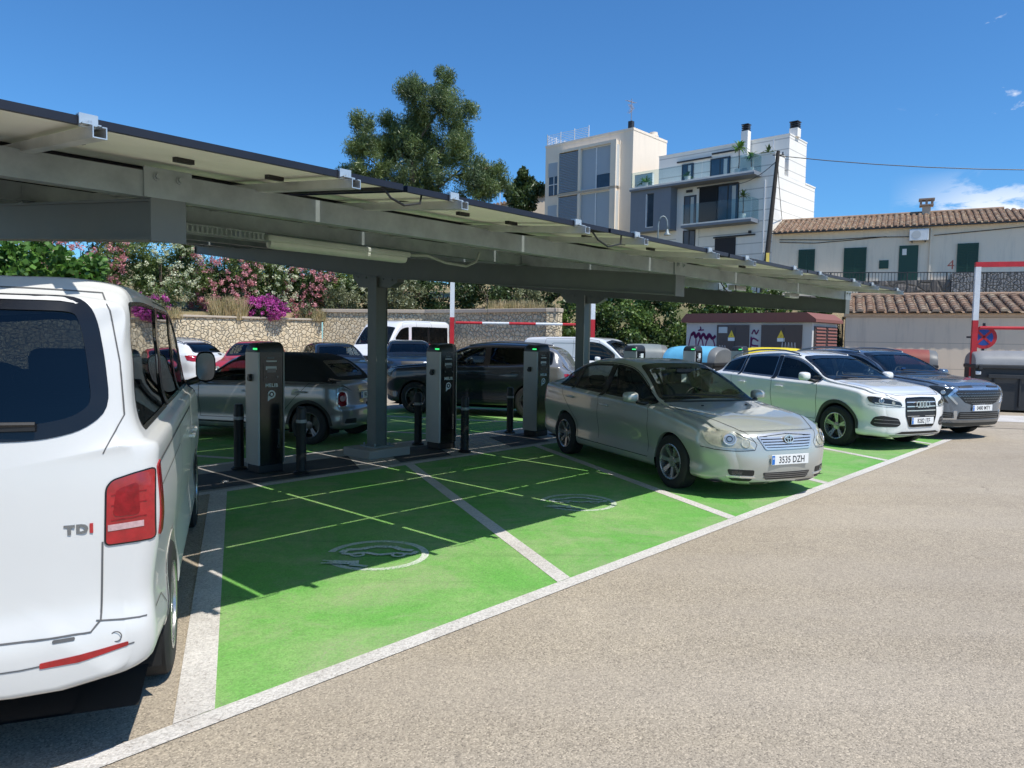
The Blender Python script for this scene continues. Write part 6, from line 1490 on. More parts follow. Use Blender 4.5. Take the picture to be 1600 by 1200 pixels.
# ================================================================== silver saloon
def saloon():
    root = car_root('silver saloon parked nose out in the green bay, plate 3535 DZH', 'car', (2.664, 8.887, 2.738), 'parked_car')
    sp = SEDAN; paint = M_carpaint('silver_paint', (.45, .465, .435), .34, .33); c = Car(sp, root, paint, .027); wr, ar = .315, .352
    arches(c, wr, ar)
    w1 = winpoly(sp, -.50, -1.66, 0, -.03); w2 = winpoly(sp, -1.77, -2.54, 0, .0, n=8); w3 = winpoly(sp, -2.585, -3.02, 0, 0, n=8)
    doors = [[(-.50, .30), (-.48, .80), (-.52, .965)]+topline(sp, -.78, -1.72, .008)+[(-1.72, .30)], [(-1.72, .30)]+topline(sp, -1.72, -2.80, .008)+[(-2.86, 1.10), (-2.78, .90), (-2.55, .72), (-2.36, .55), (-2.30, .30)]]
    wins = [(w1, g_side, 0), (w2, g_side, 1), (w3, g_side, None)]
    yw = lambda p, n_: -.31 > p[1] > -1.36 and p[2] > .97
    ws = screen(c, 'front', [(-.695, .992), (-.35, 1.012), (0, 1.02), (.35, 1.012), (.695, .992), (.575, 1.28), (.525, 1.385), (.3, 1.405), (0, 1.41), (-.3, 1.405), (-.525, 1.385), (-.575, 1.28)], g_clear, .04, rng=yw)
    rw = screen(c, 'rear', [(-.64, 1.11), (.64, 1.11), (.50, 1.36), (0, 1.385), (-.50, 1.36)], g_side, .03, 'rear_window', rng=lambda p, n_: p[1] < -2.6)
    side_set(c, wins, g_side, doors)
    c.region('bonnet', 'top', [(-.66, -.33), (.66, -.33), (.735, -.05), (.66, .45), (.50, .78), (.3, .835), (-.3, .835), (-.50, .78), (-.66, .45), (-.735, -.05)], 0, lambda p, n_: p[2] > .62)
    ob = c.build_body()
    side_finish(c, ob, wins, doors, [(-1.52, .845), (-2.52, .885)], g_side)
    ws(); rw()
    bn = ob['bonnet']; mb = c.line('top', [(-.70, -.30), (-.735, -.05), (-.66, .45), (-.50, .78), (-.3, .835), (.3, .835), (.50, .78), (.66, .45), (.735, -.05), (.70, -.30)], .008, .0015); mb.build('bonnet_gap', m_gap, bn)
    mb = c.line('top', [(-.42, .80), (-.50, .4), (-.56, -.1)], .004, .001); 
    # black cowl and wipers
    c.patch('cowl', 'top', [(-.70, -.375), (-.35, -.335), (.35, -.335), (.70, -.375), (.69, -.42), (.35, -.392), (-.35, -.392), (-.69, -.42)], m_trim, .006, .01)
    b = MB(); b.tube([(-.40, -.42, 1.025), (.10, -.47, 1.055), (.46, -.50, 1.062)], .008, 6); b.tube([(.15, -.42, 1.025), (.5, -.48, 1.05), (.66, -.50, 1.048)], .008, 6); b.build('wiper', m_trim, root)
    b = MB()
    for x in (-.33, .33): h = c.hit('top', x, -.13); b.box((x, -.13, h[0].z+.006), (.03, .02, .012), bev=.003)
    b.build('washer_jet', m_trim, bn)
    # front: upper chrome barred grille, badge, plate, lower grille, fog lamps
    gp = [(-.375, .705), (-.30, .575), (.30, .575), (.375, .705), (.12, .722), (0, .730), (-.12, .722)]
    g_ = c.patch('grille', 'front', gp, m_trim, .002, .01, rnd=.02); c.patch('grille_frame', 'front', inset(smooth_poly(gp, .02), -.012), m_chrome, .010, .012, parent=g_, ring=.018)
    for k in range(4):
        z = .597+k*.029; x = .31+.016*k; mb = c.patch('grille_bar', 'front', [(-x, z-.008), (x, z-.008), (x+.004, z+.010), (-x-.004, z+.010)], m_chrome, .012, .014, parent=g_)
    h = c.hit('front', 0, .675); M = frame(h[0]+Vector((0, .026, .0)), (-1, 0, 0), (0, -.15, 1), (0, 1, .15)); bb = MB()
    def ell(cx, cy, rx, ry, wd):
        V, F = ring_flat(30, 1, 1); V = []
        for k in range(31):
            a = 2*math.pi*k/30; V += [(cx+math.cos(a)*(rx-wd), cy+math.sin(a)*(ry-wd)), (cx+math.cos(a)*rx, cy+math.sin(a)*ry)]
        n = len(V); P = [tuple(M @ Vector((x, y, 0))) for x, y in V]+[tuple(M @ Vector((x, y, .008))) for x, y in V]; FF = [(q[0]+n, q[1]+n, q[2]+n, q[3]+n) for q in F]+[(2*k+1, 2*k+3, 2*k+3+n, 2*k+1+n) for k in range(30)]+[(2*k, 2*k+2, 2*k+2+n, 2*k+n) for k in range(30)]; bb.add(P, FF)
    ell(0, 0, .066, .047, .010); ell(0, 0, .024, .042, .008); ell(0, .016, .046, .020, .008); b2 = MB(); b2.lathe([(0, 0), (1, 0)], 30); b2.v = [tuple(M @ Vector((v[0]*.064, v[1]*.045, -.003))) for v in b2.v]
    bd = bb.build('badge', m_chrome, root); b2.build('badge_backing', m_trim, bd)
    c.patch('lower_grille', 'front', [(-.33, .315), (-.29, .235), (.29, .235), (.33, .315)], m_trim, .003, .01, rnd=.02); 
    for k in range(3): c.patch('grille_bar', 'front', [(-.31, .253+k*.022), (.31, .253+k*.022), (.31, .262+k*.022), (-.31, .262+k*.022)], m_dkchrome, .007, .008)
    c.patch('lower_lip', 'front', [(-.46, .205), (-.40, .178), (.40, .178), (.46, .205)], m_trim, .004, .01, rnd=.01)
    for s_ in (-1, 1):
        f = c.patch('fog_lamp_recess', 'front', [(s_*.43, .345), (s_*.68, .35), (s_*.66, .285), (s_*.43, .28)][::s_], m_trim, .003, .01, rnd=.02); lamp(c, 'fog_lamp', 'front', [(s_*.55, .337), (s_*.64, .337), (s_*.64, .292), (s_*.55, .292)][::s_], 1, m_lensd, (), True, .006, .012, parent=f)
        c.patch('chrome_strip', 'front', [(s_*.42, .272), (s_*.68, .278), (s_*.68, .262), (s_*.41, .256)][::s_], m_chrome, .008, .01); c.patch('lower_vent', 'front', [(s_*.44, .248), (s_*.66, .252), (s_*.62, .222), (s_*.46, .22)][::s_], m_trim, .003, .008, rnd=.01)
        hp = [(s_*.425, .575), (s_*.455, .60), (s_*.52, .685), (s_*.60, .745), (s_*.70, .775), (s_*.80, .77), (s_*.835, .74), (s_*.83, .66), (s_*.80, .60), (s_*.72, .578)][::s_]
        lamp(c, 'headlight', 'front', hp, 1, m_lens, ((s_*.515, .632, .050, m_lens), (s_*.655, .672, .072, m_chrome), (s_*.655, .672, .034, m_lensd)), True, .003, .03)
        mb = c.line('front', [(s_*.43, .56), (s_*.62, .548), (s_*.78, .555), (s_*.86, .575)], .007, .0015); mb = c.line('front', [(s_*.43, .56), (s_*.40, .62), (s_*.47, .72), (s_*.50, .76)], .005, .0015, mb=mb); mb.build('bumper_gap', m_gap, root)
        mirror(root, s_*1.00, -.66, 1.02, (.20, .11, .135), paint, s_)
        # side trims: sill line, indicator, fuel cap
        mb = c.line('side', [(-.42, .335), (-2.30, .345)], .05, .006, s_); mb.build('sill_trim', paint, root)
        lamp(c, 'tail_light', 'side', [(-3.40, .98), (-3.40, .74), (-3.62, .72), (-3.66, .95)], s_, m_redl, (), False, .004, .03)
    plate(root, (0, max(c.hit('front', x, .455)[0].y for x in (0, .2))+.012, .455), 0, '3535 DZH')
    plate(root, (0, c.hit('rear', 0, .80)[0].y-.012, .80), math.pi, '3535 DZH')
    for yc in (0, -sp['wb']):
        for s_ in (-1, 1): wheel(root, s_*.775, yc, wr, .205, .205, 7, 'thin', m_rim, s_, steer=-.0)
    arch_lip(c, root, wr, ar, paint, .018, .004, 'arch_lip'); liners(c, root, wr, ar)
    seats(root, -1.45, -2.45, .40, .36, dash=-.78, mat=m_seatg, wheel_x=.36)
    b = MB(); b.box((0, -.98, 1.335), (.24, .03, .06), bev=.012); b.cyl((0, -.95, 1.36), (0, -.90, 1.38), .008); b.build('interior_mirror', m_trim, root)
    b = MB(); b.box((0, -.97, 1.235), (.075, .004, .11)); b.build('hanging_card', m_mirr if False else m_plate, root)
    for s_ in (-1, 1): b = MB(); b.box((s_*.50, -1.72, .95), (.10, .07, .85), bev=.01); b.build('pillar_trim', m_seatg, root)
m_seatg = M_plain('grey_seat', (.06, .065, .062), .8, 0, .2, 8, 80, .1); m_dkchrome = M_plain('dull_chrome', (.25, .26, .27), .3, .8, .1, 8, 60, 0)

# ================================================================== white and grey SUVs in the row
def suv_white():
    root = car_root('white sport utility vehicle parked nose out, plate 8282 JTF', 'car', (6.293, 12.753, 2.716), 'parked_car')
    sp = SUVA; paint = M_carpaint('white_paint', (.80, .80, .78), 0, .22, 1, .15); c = Car(sp, root, paint, .03); wr, ar = .345, .392
    arches(c, wr, ar)
    w1 = winpoly(sp, -.42, -1.46, 0, -.02); w2 = winpoly(sp, -1.56, -2.40, 0, .02, n=8); w3 = winpoly(sp, -2.46, -2.98, 0, 0, n=6)
    doors = [[(-.46, .42), (-.42, .90), (-.45, 1.06)]+topline(sp, -.68, -1.51, .008)+[(-1.51, .42)], [(-1.51, .42)]+topline(sp, -1.51, -2.52, .008)+[(-2.62, 1.15), (-2.60, .95), (-2.38, .80), (-2.20, .62), (-2.14, .42)]]
    wins = [(w1, g_side, 0), (w2, g_dark, 1), (w3, g_dark, None)]
    ws = screen(c, 'front', [(-.765, 1.115), (-.35, 1.135), (.35, 1.135), (.765, 1.115), (.66, 1.38), (.60, 1.475), (.3, 1.495), (-.3, 1.495), (-.60, 1.475), (-.66, 1.38)], g_clear, .04, rng=lambda p, n_: -.12 > p[1] > -1.15 and p[2] > 1.09)
    side_set(c, wins, g_side, doors)
    c.region('bonnet', 'top', [(-.68, -.12), (.68, -.12), (.76, .05), (.68, .60), (.5, .80), (-.5, .80), (-.68, .60), (-.76, .05)], 0, lambda p, n_: p[2] > .8)
    ob = c.build_body(); side_finish(c, ob, wins, doors, [(-1.30, .93), (-2.28, .96)], g_side, trim=m_dkchrome); ws(); bn = ob['bonnet']
    mb = c.line('top', [(-.70, -.12), (-.76, .05), (-.68, .60), (-.5, .80), (-.3, .82), (.3, .82), (.5, .80), (.68, .60), (.76, .05), (.70, -.12)], .008, .0015); mb.build('bonnet_gap', m_gap, bn)
    c.patch('cowl', 'top', [(-.74, -.19), (0, -.15), (.74, -.19), (.73, -.24), (0, -.205), (-.73, -.24)], m_trim, .006, .01)
    b = MB(); b.tube([(-.45, -.24, 1.14), (.05, -.30, 1.175), (.40, -.33, 1.185)], .008, 6); b.tube([(.15, -.24, 1.14), (.6, -.30, 1.165)], .008, 6); b.build('wiper', m_trim, root)
    gp = [(-.345, .865), (-.355, .60), (-.28, .405), (.28, .405), (.355, .60), (.345, .865), (0, .875)]
    g_ = c.patch('grille', 'front', gp, m_trim, .004, .01, rnd=.04); c.patch('grille_frame', 'front', inset(smooth_poly(gp, .04), -.006), m_seal, .012, .014, parent=g_, ring=.022)
    for k, z in enumerate((.655, .722, .790)): c.patch('grille_bar', 'front', [(-.335, z), (.335, z), (.335, z+.017), (-.335, z+.017)], m_chrome, .010, .012, parent=g_)
    c.patch('grille_bar', 'front', [(-.325, .572), (.325, .572), (.325, .580), (-.325, .580)], m_chrome, .010, .012, parent=g_)
    h = c.hit('front', 0, .765); bb = MB()
    for x in (-.104, -.035, .035, .104): 
        M = frame(Vector((x, h[0].y+.026, .765)), (1, 0, 0), (0, -.08, 1), (0, 1, 0)); V, F = ring_flat(28, .040, .053); n = len(V); bb.add([tuple(M @ Vector((p, q, 0))) for p, q in V]+[tuple(M @ Vector((p, q, .007))) for p, q in V], [(a+n, b_+n, c_+n, d+n) for a, b_, c_, d in F]+[(2*k+1, 2*k+3, 2*k+3+n, 2*k+1+n) for k in range(28)]+[(2*k, 2*k+2, 2*k+2+n, 2*k+n) for k in range(28)])
    bb.build('badge', m_chrome, root)
    c.patch('lower_lip', 'front', [(-.40, .325), (-.52, .285), (.52, .285), (.40, .325)], m_trim, .004, .01, rnd=.01); c.patch('skid_plate', 'front', [(-.60, .268), (-.55, .248), (.55, .248), (.60, .268)], m_dkchrome, .004, .01)
    for s_ in (-1, 1):
        v = c.patch('side_intake', 'front', [(s_*.49, .54), (s_*.72, .585), (s_*.80, .56), (s_*.82, .44), (s_*.78, .40), (s_*.50, .405), (s_*.44, .45)][::s_], m_trim, .004, .01, rnd=.03)
        for z in (.445, .50): c.patch('intake_bar', 'front', [(s_*.47, z), (s_*.79, z+.015), (s_*.79, z+.024), (s_*.47, z+.009)][::s_], m_dkchrome, .009, .01, parent=v)
        hp = [(s_*.42, .745), (s_*.45, .80), (s_*.60, .845), (s_*.80, .885), (s_*.855, .88), (s_*.845, .80), (s_*.80, .765), (s_*.55, .735), (s_*.46, .725)][::s_]
        lamp(c, 'headlight', 'front', hp, 1, m_lensd, ((s_*.73, .818, .042, m_chrome), (s_*.73, .818, .022, m_lensd), (s_*.57, .790, .028, m_lens)), True, .004, .02)
        lo = c.patch('daylight_strip', 'front', [(s_*.45, .735), (s_*.56, .747), (s_*.80, .775), (s_*.80, .790), (s_*.56, .762), (s_*.46, .750)][::s_], m_led_w, .009, .004)
        mb = c.line('front', [(s_*.38, .72), (s_*.5, .715), (s_*.7, .72), (s_*.86, .75)], .004, .0015); mb.build('bumper_gap', m_gap, root)
        mirror(root, s_*1.035, -.56, 1.15, (.21, .12, .15), paint, s_)
        b = MB(); 
        P = [(s_*.60, -1.15-k*.17, rail_z(sp, -1.15-k*.17)+.055+.022*math.sin(math.pi*min(1, max(0, k/10)))) for k in range(11)]; b.tube([(P[0][0]+s_*.005, P[0][1]+.06, P[0][2]-.05)]+P+[(P[-1][0], P[-1][1]-.06, P[-1][2]-.05)], .016, 8); b.build('roof_rail', m_dkchrome, root, smooth=True)
        mb = c.line('side', [(-.42, .30), (-2.18, .30)], .12, .008, s_); mb.build('sill_trim', m_trimg, root); lamp(c, 'tail_light', 'side', [(-3.15, 1.0), (-3.15, .86), (-3.45, .84), (-3.45, .98)], s_, m_redl, (), False, .004, .03)
        mb = c.line('side', [(-.50, .64), (-1.5, .60), (-2.15, .62)], .006, .0005, s_)
    plate(root, (0, max(c.hit('front', x, .50)[0].y for x in (0, .2))+.016, .50), 0, '8282 JTF')
    for yc in (0, -sp['wb']):
        for s_ in (-1, 1): wheel(root, s_*.80, yc, wr, .225, .222, 5, 'twin', m_rim, s_)
    arch_lip(c, root, wr, ar, m_trimg, .055, .008); liners(c, root, wr, ar); seats(root, -1.35, -2.25, .55, .38, dash=-.62)
m_led_w = M_plain('white_strip', (.75, .78, .80), .2); m_trimg = M_plain('grey_trim', (.045, .048, .047), .6, 0, .15, 6, 60, .15)
def suv_grey():
    root = car_root('metallic blue grey sport utility vehicle beyond the white one, plate 0480 MTY', 'car', (8.214, 14.273, 2.748), 'parked_car')
    sp = SUVB; paint = M_carpaint('bluegrey_paint', (.175, .215, .265), .6, .25); c = Car(sp, root, paint, .032); wr, ar = .35, .395
    arches(c, wr, ar)
    w1 = winpoly(sp, -.50, -1.55); w2 = winpoly(sp, -1.65, -2.55, n=8); w3 = winpoly(sp, -2.62, -3.1, n=6)
    doors = [[(-.50, .42), (-.46, .95), (-.52, 1.10)]+topline(sp, -.75, -1.6, .008)+[(-1.6, .42)], [(-1.6, .42)]+topline(sp, -1.6, -2.6, .008)+[(-2.7, 1.18), (-2.66, .98), (-2.45, .82), (-2.27, .62), (-2.2, .42)]]
    wins = [(w1, g_side, 0), (w2, g_dark, 1), (w3, g_dark, None)]
    ws = screen(c, 'front', [(-.78, 1.165), (-.35, 1.185), (.35, 1.185), (.78, 1.165), (.67, 1.45), (.615, 1.535), (.3, 1.555), (-.3, 1.555), (-.615, 1.535), (-.67, 1.45)], g_clear, .04, rng=lambda p, n_: -.2 > p[1] > -1.3 and p[2] > 1.13)
    side_set(c, wins, g_side, doors)
    c.region('bonnet', 'top', [(-.70, -.2), (.70, -.2), (.78, 0), (.72, .60), (.55, .84), (-.55, .84), (-.72, .60), (-.78, 0)], 0, lambda p, n_: p[2] > .9)
    ob = c.build_body(); side_finish(c, ob, wins, doors, [(-1.4, 1.0), (-2.4, 1.02)], g_side, trim=m_dkchrome); ws(); bn = ob['bonnet']
    mb = c.line('top', [(-.72, -.2), (-.78, 0), (-.72, .60), (-.55, .84), (.55, .84), (.72, .60), (.78, 0), (.72, -.2)], .008, .0015); mb.build('bonnet_gap', m_gap, bn)
    c.patch('cowl', 'top', [(-.76, -.26), (0, -.22), (.76, -.26), (.75, -.31), (0, -.275), (-.75, -.31)], m_trim, .006, .01)
    b = MB(); b.tube([(-.45, -.31, 1.195), (.05, -.38, 1.23), (.40, -.41, 1.24)], .008, 6); b.tube([(.15, -.31, 1.195), (.6, -.38, 1.22)], .008, 6); b.build('wiper', m_trim, root)
    # wide black mouth with mesh, boomerang lamps
    gp = [(-.60, .86), (-.42, .70), (-.25, .655), (.25, .655), (.42, .70), (.60, .86), (.55, .915), (-.55, .915)]
    g_ = c.patch('grille', 'front', gp, m_trim, .004, .012, rnd=.03); mb = MB()
    for r_ in range(5):
        for q in range(-9, 10):
            x = q*.062+(.031 if r_ % 2 else 0); z = .69+r_*.046
            if inpoly(x, z, inset(gp, .02)): c.patch('', 'front', [(x-.024, z-.010), (x, z-.018), (x+.024, z-.010), (x+.024, z+.002), (x, z-.008), (x-.024, z+.002)], m_dkchrome, .010, .004, build=False) and mb.add(*(lambda t: (t.v, t.f))(c.patch('', 'front', [(x-.024, z-.010), (x, z-.018), (x+.024, z-.010), (x+.024, z+.002), (x, z-.008), (x-.024, z+.002)], m_dkchrome, .010, .004, build=False, step=.05)))
    mb.build('grille_mesh', m_dkchrome, g_)
    c.patch('nose_bar', 'front', [(-.56, .925), (.56, .925), (.50, .965), (-.50, .965)], m_chromeb, .010, .01, rnd=.01)
    for s_ in (-1, 1): c.patch('nose_insert', 'front', [(s_*.20, .962), (s_*.50, .955), (s_*.50, .985), (s_*.20, .990)][::s_], m_trim, .012, .01, rnd=.008)
    c.patch('lower_grille', 'front', [(-.52, .53), (-.55, .40), (.55, .40), (.52, .53)], m_trim, .004, .012, rnd=.03)
    for k in range(3): c.patch('grille_bar', 'front', [(-.50, .425+k*.035), (.50, .425+k*.035), (.50, .433+k*.035), (-.50, .433+k*.035)], m_dkchrome, .008, .006)
    c.patch('skid_plate', 'front', [(-.66, .385), (-.60, .335), (.60, .335), (.66, .385)], m_dkchrome, .010, .012, rnd=.02); c.patch('lower_lip', 'front', [(-.78, .33), (-.70, .27), (.70, .27), (.78, .33)], m_trimg, .005, .012, rnd=.02)
    for s_ in (-1, 1):
        lamp(c, 'headlight', 'front', [(s_*.60, .86), (s_*.64, .93), (s_*.80, .99), (s_*.885, .985), (s_*.88, .84), (s_*.80, .72), (s_*.70, .68), (s_*.78, .80), (s_*.68, .86)][::s_], 1, m_lensd, ((s_*.78, .88, .04, m_chrome), (s_*.83, .80, .03, m_chrome)), True, .006, .015)
        c.patch('daylight_strip', 'front', [(s_*.60, .95), (s_*.555, .925), (s_*.685, .82), (s_*.56, .675), (s_*.595, .665), (s_*.735, .82)][::s_], m_chromeb, .014, .012, rnd=.008)
        v = c.patch('side_intake', 'front', [(s_*.62, .52), (s_*.84, .53), (s_*.85, .42), (s_*.62, .405)][::s_], m_trim, .005, .01, rnd=.02); c.patch('intake_trim', 'front', [(s_*.56, .55), (s_*.62, .55), (s_*.60, .42), (s_*.86, .41), (s_*.86, .385), (s_*.55, .39)][::s_], m_chromeb, .012, .012, rnd=.01)
        for z in (.45, .485): c.patch('intake_bar', 'front', [(s_*.64, z), (s_*.83, z+.005), (s_*.83, z+.013), (s_*.64, z+.008)][::s_], m_dkchrome, .009, .005, parent=v)
        mirror(root, s_*1.05, -.62, 1.17, (.21, .12, .15), paint, s_)
        P = [(s_*.61, -1.3-k*.17, rail_z(sp, -1.3-k*.17)+.055+.022*math.sin(math.pi*k/10)) for k in range(11)]; b = MB(); b.tube([(P[0][0]+s_*.005, P[0][1]+.06, P[0][2]-.05)]+P+[(P[-1][0], P[-1][1]-.06, P[-1][2]-.05)], .017, 8); b.build('roof_rail', m_dkchrome, root, smooth=True)
        mb = c.line('side', [(-.42, .32), (-2.28, .32)], .12, .008, s_); mb.build('sill_trim', m_trimg, root); lamp(c, 'tail_light', 'side', [(-3.2, 1.05), (-3.2, .9), (-3.5, .88), (-3.5, 1.03)], s_, m_redl, (), False, .004, .03)
    plate(root, (0, max(c.hit('front', x, .60)[0].y for x in (0, .2))+.016, .60), 0, '0480 MTY')
    for yc in (0, -sp['wb']):
        for s_ in (-1, 1): wheel(root, s_*.80, yc, wr, .225, .225, 5, 'five', m_rimd, s_)
    arch_lip(c, root, wr, ar, m_trimg, .05, .008); liners(c, root, wr, ar); seats(root, -1.45, -2.4, .58, .38, dash=-.70)
    b = MB(); b.box((.28, -.52, 1.24), (.09, .004, .09), rot=Matrix.Rotation(math.radians(-55), 3, 'X')); b.build('windscreen_sticker', m_eu, root)
m_chromeb = M_plain('satin_chrome', (.60, .62, .65), .25, .9, .05, 8, 60, 0)

# ================================================================== white passenger van, rear view
m_gapv = M_plain('shut_line', (.10, .10, .10), .8, 0, .1, 5, 60, 0)
def van():
    root = car_root('white passenger van seen from behind at the left edge, with TDI lettering', 'van', (-3.67, 6.16, -.369), 'parked_van')
    sp = VAN; paint = M_carpaint('van_white', (.62, .615, .59), 0, .38, .35, .12); c = Car(sp, root, paint, .034); wr, ar = .335, .385
    arches(c, wr, ar)
    w0 = winpoly(sp, -.02, -.42, lo=.03, m=.06, n=8); w1 = winpoly(sp, -.50, -1.28, 0, -.02, lo=.03, m=.06); w2 = winpoly(sp, -1.40, -2.42, lo=.03, m=.06); w3 = winpoly(sp, -2.56, -3.72, lo=.03, m=.06, n=8)
    doors = [[(-.30, .40), (-.30, 1.15)]+topline(sp, -.46, -1.33, .02)+[(-1.33, .40)], [(-1.36, .36)]+topline(sp, -1.36, -2.49, .02)+[(-2.49, .80), (-2.56, .62), (-2.56, .36)]]
    wins = [(w0, g_side, None), (w1, g_side, 0), (w2, g_vand, 1), (w3, g_vand, None)]
    ws = screen(c, 'front', [(-.78, 1.32), (0, 1.34), (.78, 1.32), (.70, 1.80), (0, 1.86), (-.70, 1.80)], g_clear, .05, rng=lambda p, n_: .15 > p[1] > -.9 and p[2] > 1.2)
    rw = screen(c, 'rear', [(-.68, 1.362), (-.55, 1.335), (.55, 1.335), (.68, 1.362), (.762, 1.43), (.742, 1.62), (.71, 1.79), (.66, 1.835), (-.66, 1.835), (-.71, 1.79), (-.742, 1.62), (-.762, 1.43)], g_vand, .04, 'rear_window', rng=lambda p, n_: p[1] < -3.5, rnd=.07, outer=.018)
    side_set(c, wins, g_side, doors)
    tgp = [(-.74, .60), (.74, .60), (.76, .9), (.825, 1.3), (.81, 1.6), (.74, 1.87), (-.74, 1.87), (-.81, 1.6), (-.825, 1.3), (-.76, .9)]
    c.region('tailgate', 'rear', tgp, 0, lambda p, n_: p[1] < -3.55 and p[2] < 1.9)
    bpr = lambda p, n_: p[1] < -3.42 and p[2] < .635
    c.region('rear_bumper', 'side', [(-3.40, .2), (-4.3, .2), (-4.3, .64), (-3.60, .62), (-3.43, .50)], 0)
    ob = c.build_body(); side_finish(c, ob, wins, doors, [(-1.18, 1.02), (-1.52, 1.02)], g_side, trim=m_seal, seam=.006, frit=.006); ws(); rw(ob['tailgate'])
    tg = ob['tailgate']; mb = c.line('rear', [(-.72, .605), (.72, .605), (.75, .64), (.757, .93)], .0065, .0015); mb.build('tailgate_gap', m_gapv, tg)
    mb = c.line('rear', [(.76, 1.26), (.825, 1.40), (.81, 1.6), (.775, 1.80), (.74, 1.872), (.5, 1.88), (0, 1.885), (-.7, 1.875)], .0045, .001); mb.build('tailgate_gap', m_gapv, tg)
    mb = c.line('rear', [(.735, .64), (.85, .625), (.90, .62)], .0055, .0015); mb = c.line('side', [(-3.86, .625), (-3.62, .60), (-3.44, .50), (-3.40, .42)], .005, .0015, 1, mb=mb); mb.build('bumper_gap', m_gapv, ob['rear_bumper'])
    # wiper, lettering, bumper details
    b = MB(); h = c.hit('rear', .2, 1.37); q = h[0]
    b.tube([(-.05, q.y-.02, 1.375), (.25, q.y-.025, 1.385), (.55, q.y-.015, 1.38)], .010, 6); b.box((.3, q.y-.014, 1.368), (.5, .012, .022)); b.build('wiper', m_trim, tg)
    for ch, x, mt, lab in (('T', .652, m_chromed, 0), ('D', .692, m_chromed, 0), ('I', .722, m_badred, 0)):
        h = c.hit('rear', x, .985); M = frame(h[0]+h[1]*.002, (1, 0, 0), (0, .03, 1), (0, -1, .03)); b = MB(); add_text(b, ch, .045, M, 0, .0026, sx=1.15, extrude=.003); b.build('badge_letter', mt, tg)
    for s_ in (-1, 1):
        o = c.patch('tail_light', 'rear', [(s_*.768, .918), (s_*.772, 1.13), (s_*.79, 1.155), (s_*.86, 1.175), (s_*.925, 1.188), (s_*.925, .918)][::s_], m_redl, .007, .012, rnd=.015)
        c.patch('tail_light_edge', 'rear', inset(smooth_poly([(s_*.768, .918), (s_*.772, 1.13), (s_*.79, 1.155), (s_*.86, 1.175), (s_*.925, 1.188), (s_*.925, .918)][::s_], .015), -.006), m_seal, .005, 0, parent=o, ring=.010)
        for zz in (1.005, 1.06, 1.10): c.patch('tail_light_step', 'rear', [(s_*.785, zz), (s_*.90, zz+.006), (s_*.90, zz+.010), (s_*.785, zz+.004)][::s_], m_redd, .0092, .002, parent=o)
        c.patch('tail_light_band', 'rear', [(s_*.774, .968), (s_*.892, .972), (s_*.892, .995), (s_*.774, .991)][::s_], m_redc, .0095, .003, parent=o)
        c.patch('tail_light_pane', 'rear', [(s_*.79, 1.02), (s_*.80, 1.12), (s_*.875, 1.145), (s_*.88, 1.02)][::s_], m_redd, .0095, .002, parent=o, rnd=.02)
        c.patch('tail_light_side', 'side', [(-3.875, .918), (-3.80, .925), (-3.82, 1.215), (-3.86, 1.195)], m_redl, .0065, .012, s_, parent=o, rnd=.01)
        c.patch('bumper_reflector', 'rear', [(s_*.56, .500), (s_*.56, .520), (s_*.84, .545), (s_*.84, .530), (s_*.68, .504)][::s_], m_redl, .004, .006, parent=ob['rear_bumper'], rnd=.005)
        mb = c.line('side', [(-2.55, 1.10), (-3.4, 1.10), (-3.79, 1.10)], .005, .001, s_); mb.build('side_crease', m_gapv, root)
        mb = c.line('side', [(-1.36, 1.20), (-2.3, 1.20), (-3.75, 1.20)], .014, .002, s_); mb.build('sliding_rail', m_gapv, root)
        mirror(root, s_*1.02, .0, 1.43, (.165, .13, .27), m_trim, s_)
    b = MB(); h = c.hit('rear', .80, .572); M = frame(h[0]+h[1]*.002, (1, 0, 0), (0, 0, 1), (0, -1, 0)); V, F = ring_flat(24, .017, .021); b.add([tuple(M @ Vector((p, q_, .001))) for p, q_ in V], F); b.build('parking_sensor', m_gapv, ob['rear_bumper'])
    c.patch('bumper_notch', 'rear', [(.60, .585), (.67, .585), (.67, .598), (.60, .598)], m_gapv, .003, .004, rnd=.006, parent=ob['rear_bumper'])  # small dark rounded patch on the rear bumper face
    mb = c.line('rear', [(-.8, .505), (0, .50), (.5, .505), (.86, .535)], .005, .001); mb.build('bumper_crease', m_gapv, ob['rear_bumper'])
    plate(root, (-.02, c.hit('rear', 0, .88)[0].y-.02, .88), math.pi, '8147 GBN')
    for yc in (0, -sp['wb']):
        for s_ in (-1, 1): wheel(root, s_*.83, yc, wr, .215, .215, 7, 'cover', m_rim, s_)
    arch_lip(c, root, wr, ar, paint, .025, .006, 'arch_lip'); liners(c, root, wr, ar)
    seats(root, -1.0, -2.2, .78, .40, dash=-.20, hr=.7); 
    for x in (-.48, 0, .48): b = MB(); b.box((x, -3.15, 1.12), (.44, .14, .62), bev=.05); b.box((x, -3.12, 1.55), (.26, .1, .18), bev=.04); b.build('rear_seat', m_seat, root)
    b = MB(); b.box((0, -3.4, .70), (1.6, 1.0, .05)); b.build('load_floor', m_under, root)
g_vand = M_glass('van_privacy_glass', (.20, .24, .27), .5); m_chromed = M_plain('badge_chrome', (.30, .31, .32), .25, .85, .1, 8, 60, 0); m_badred = M_plain('badge_red', (.42, .03, .03), .3, 0)
m_redc = M_plain('lamp_clear_band', (.50, .33, .33), .15, 0, .2, 60, 200, .3); m_redd = M_plain('lamp_deep_red', (.22, .004, .008), .1, 0, .4, 20, 60, .2)

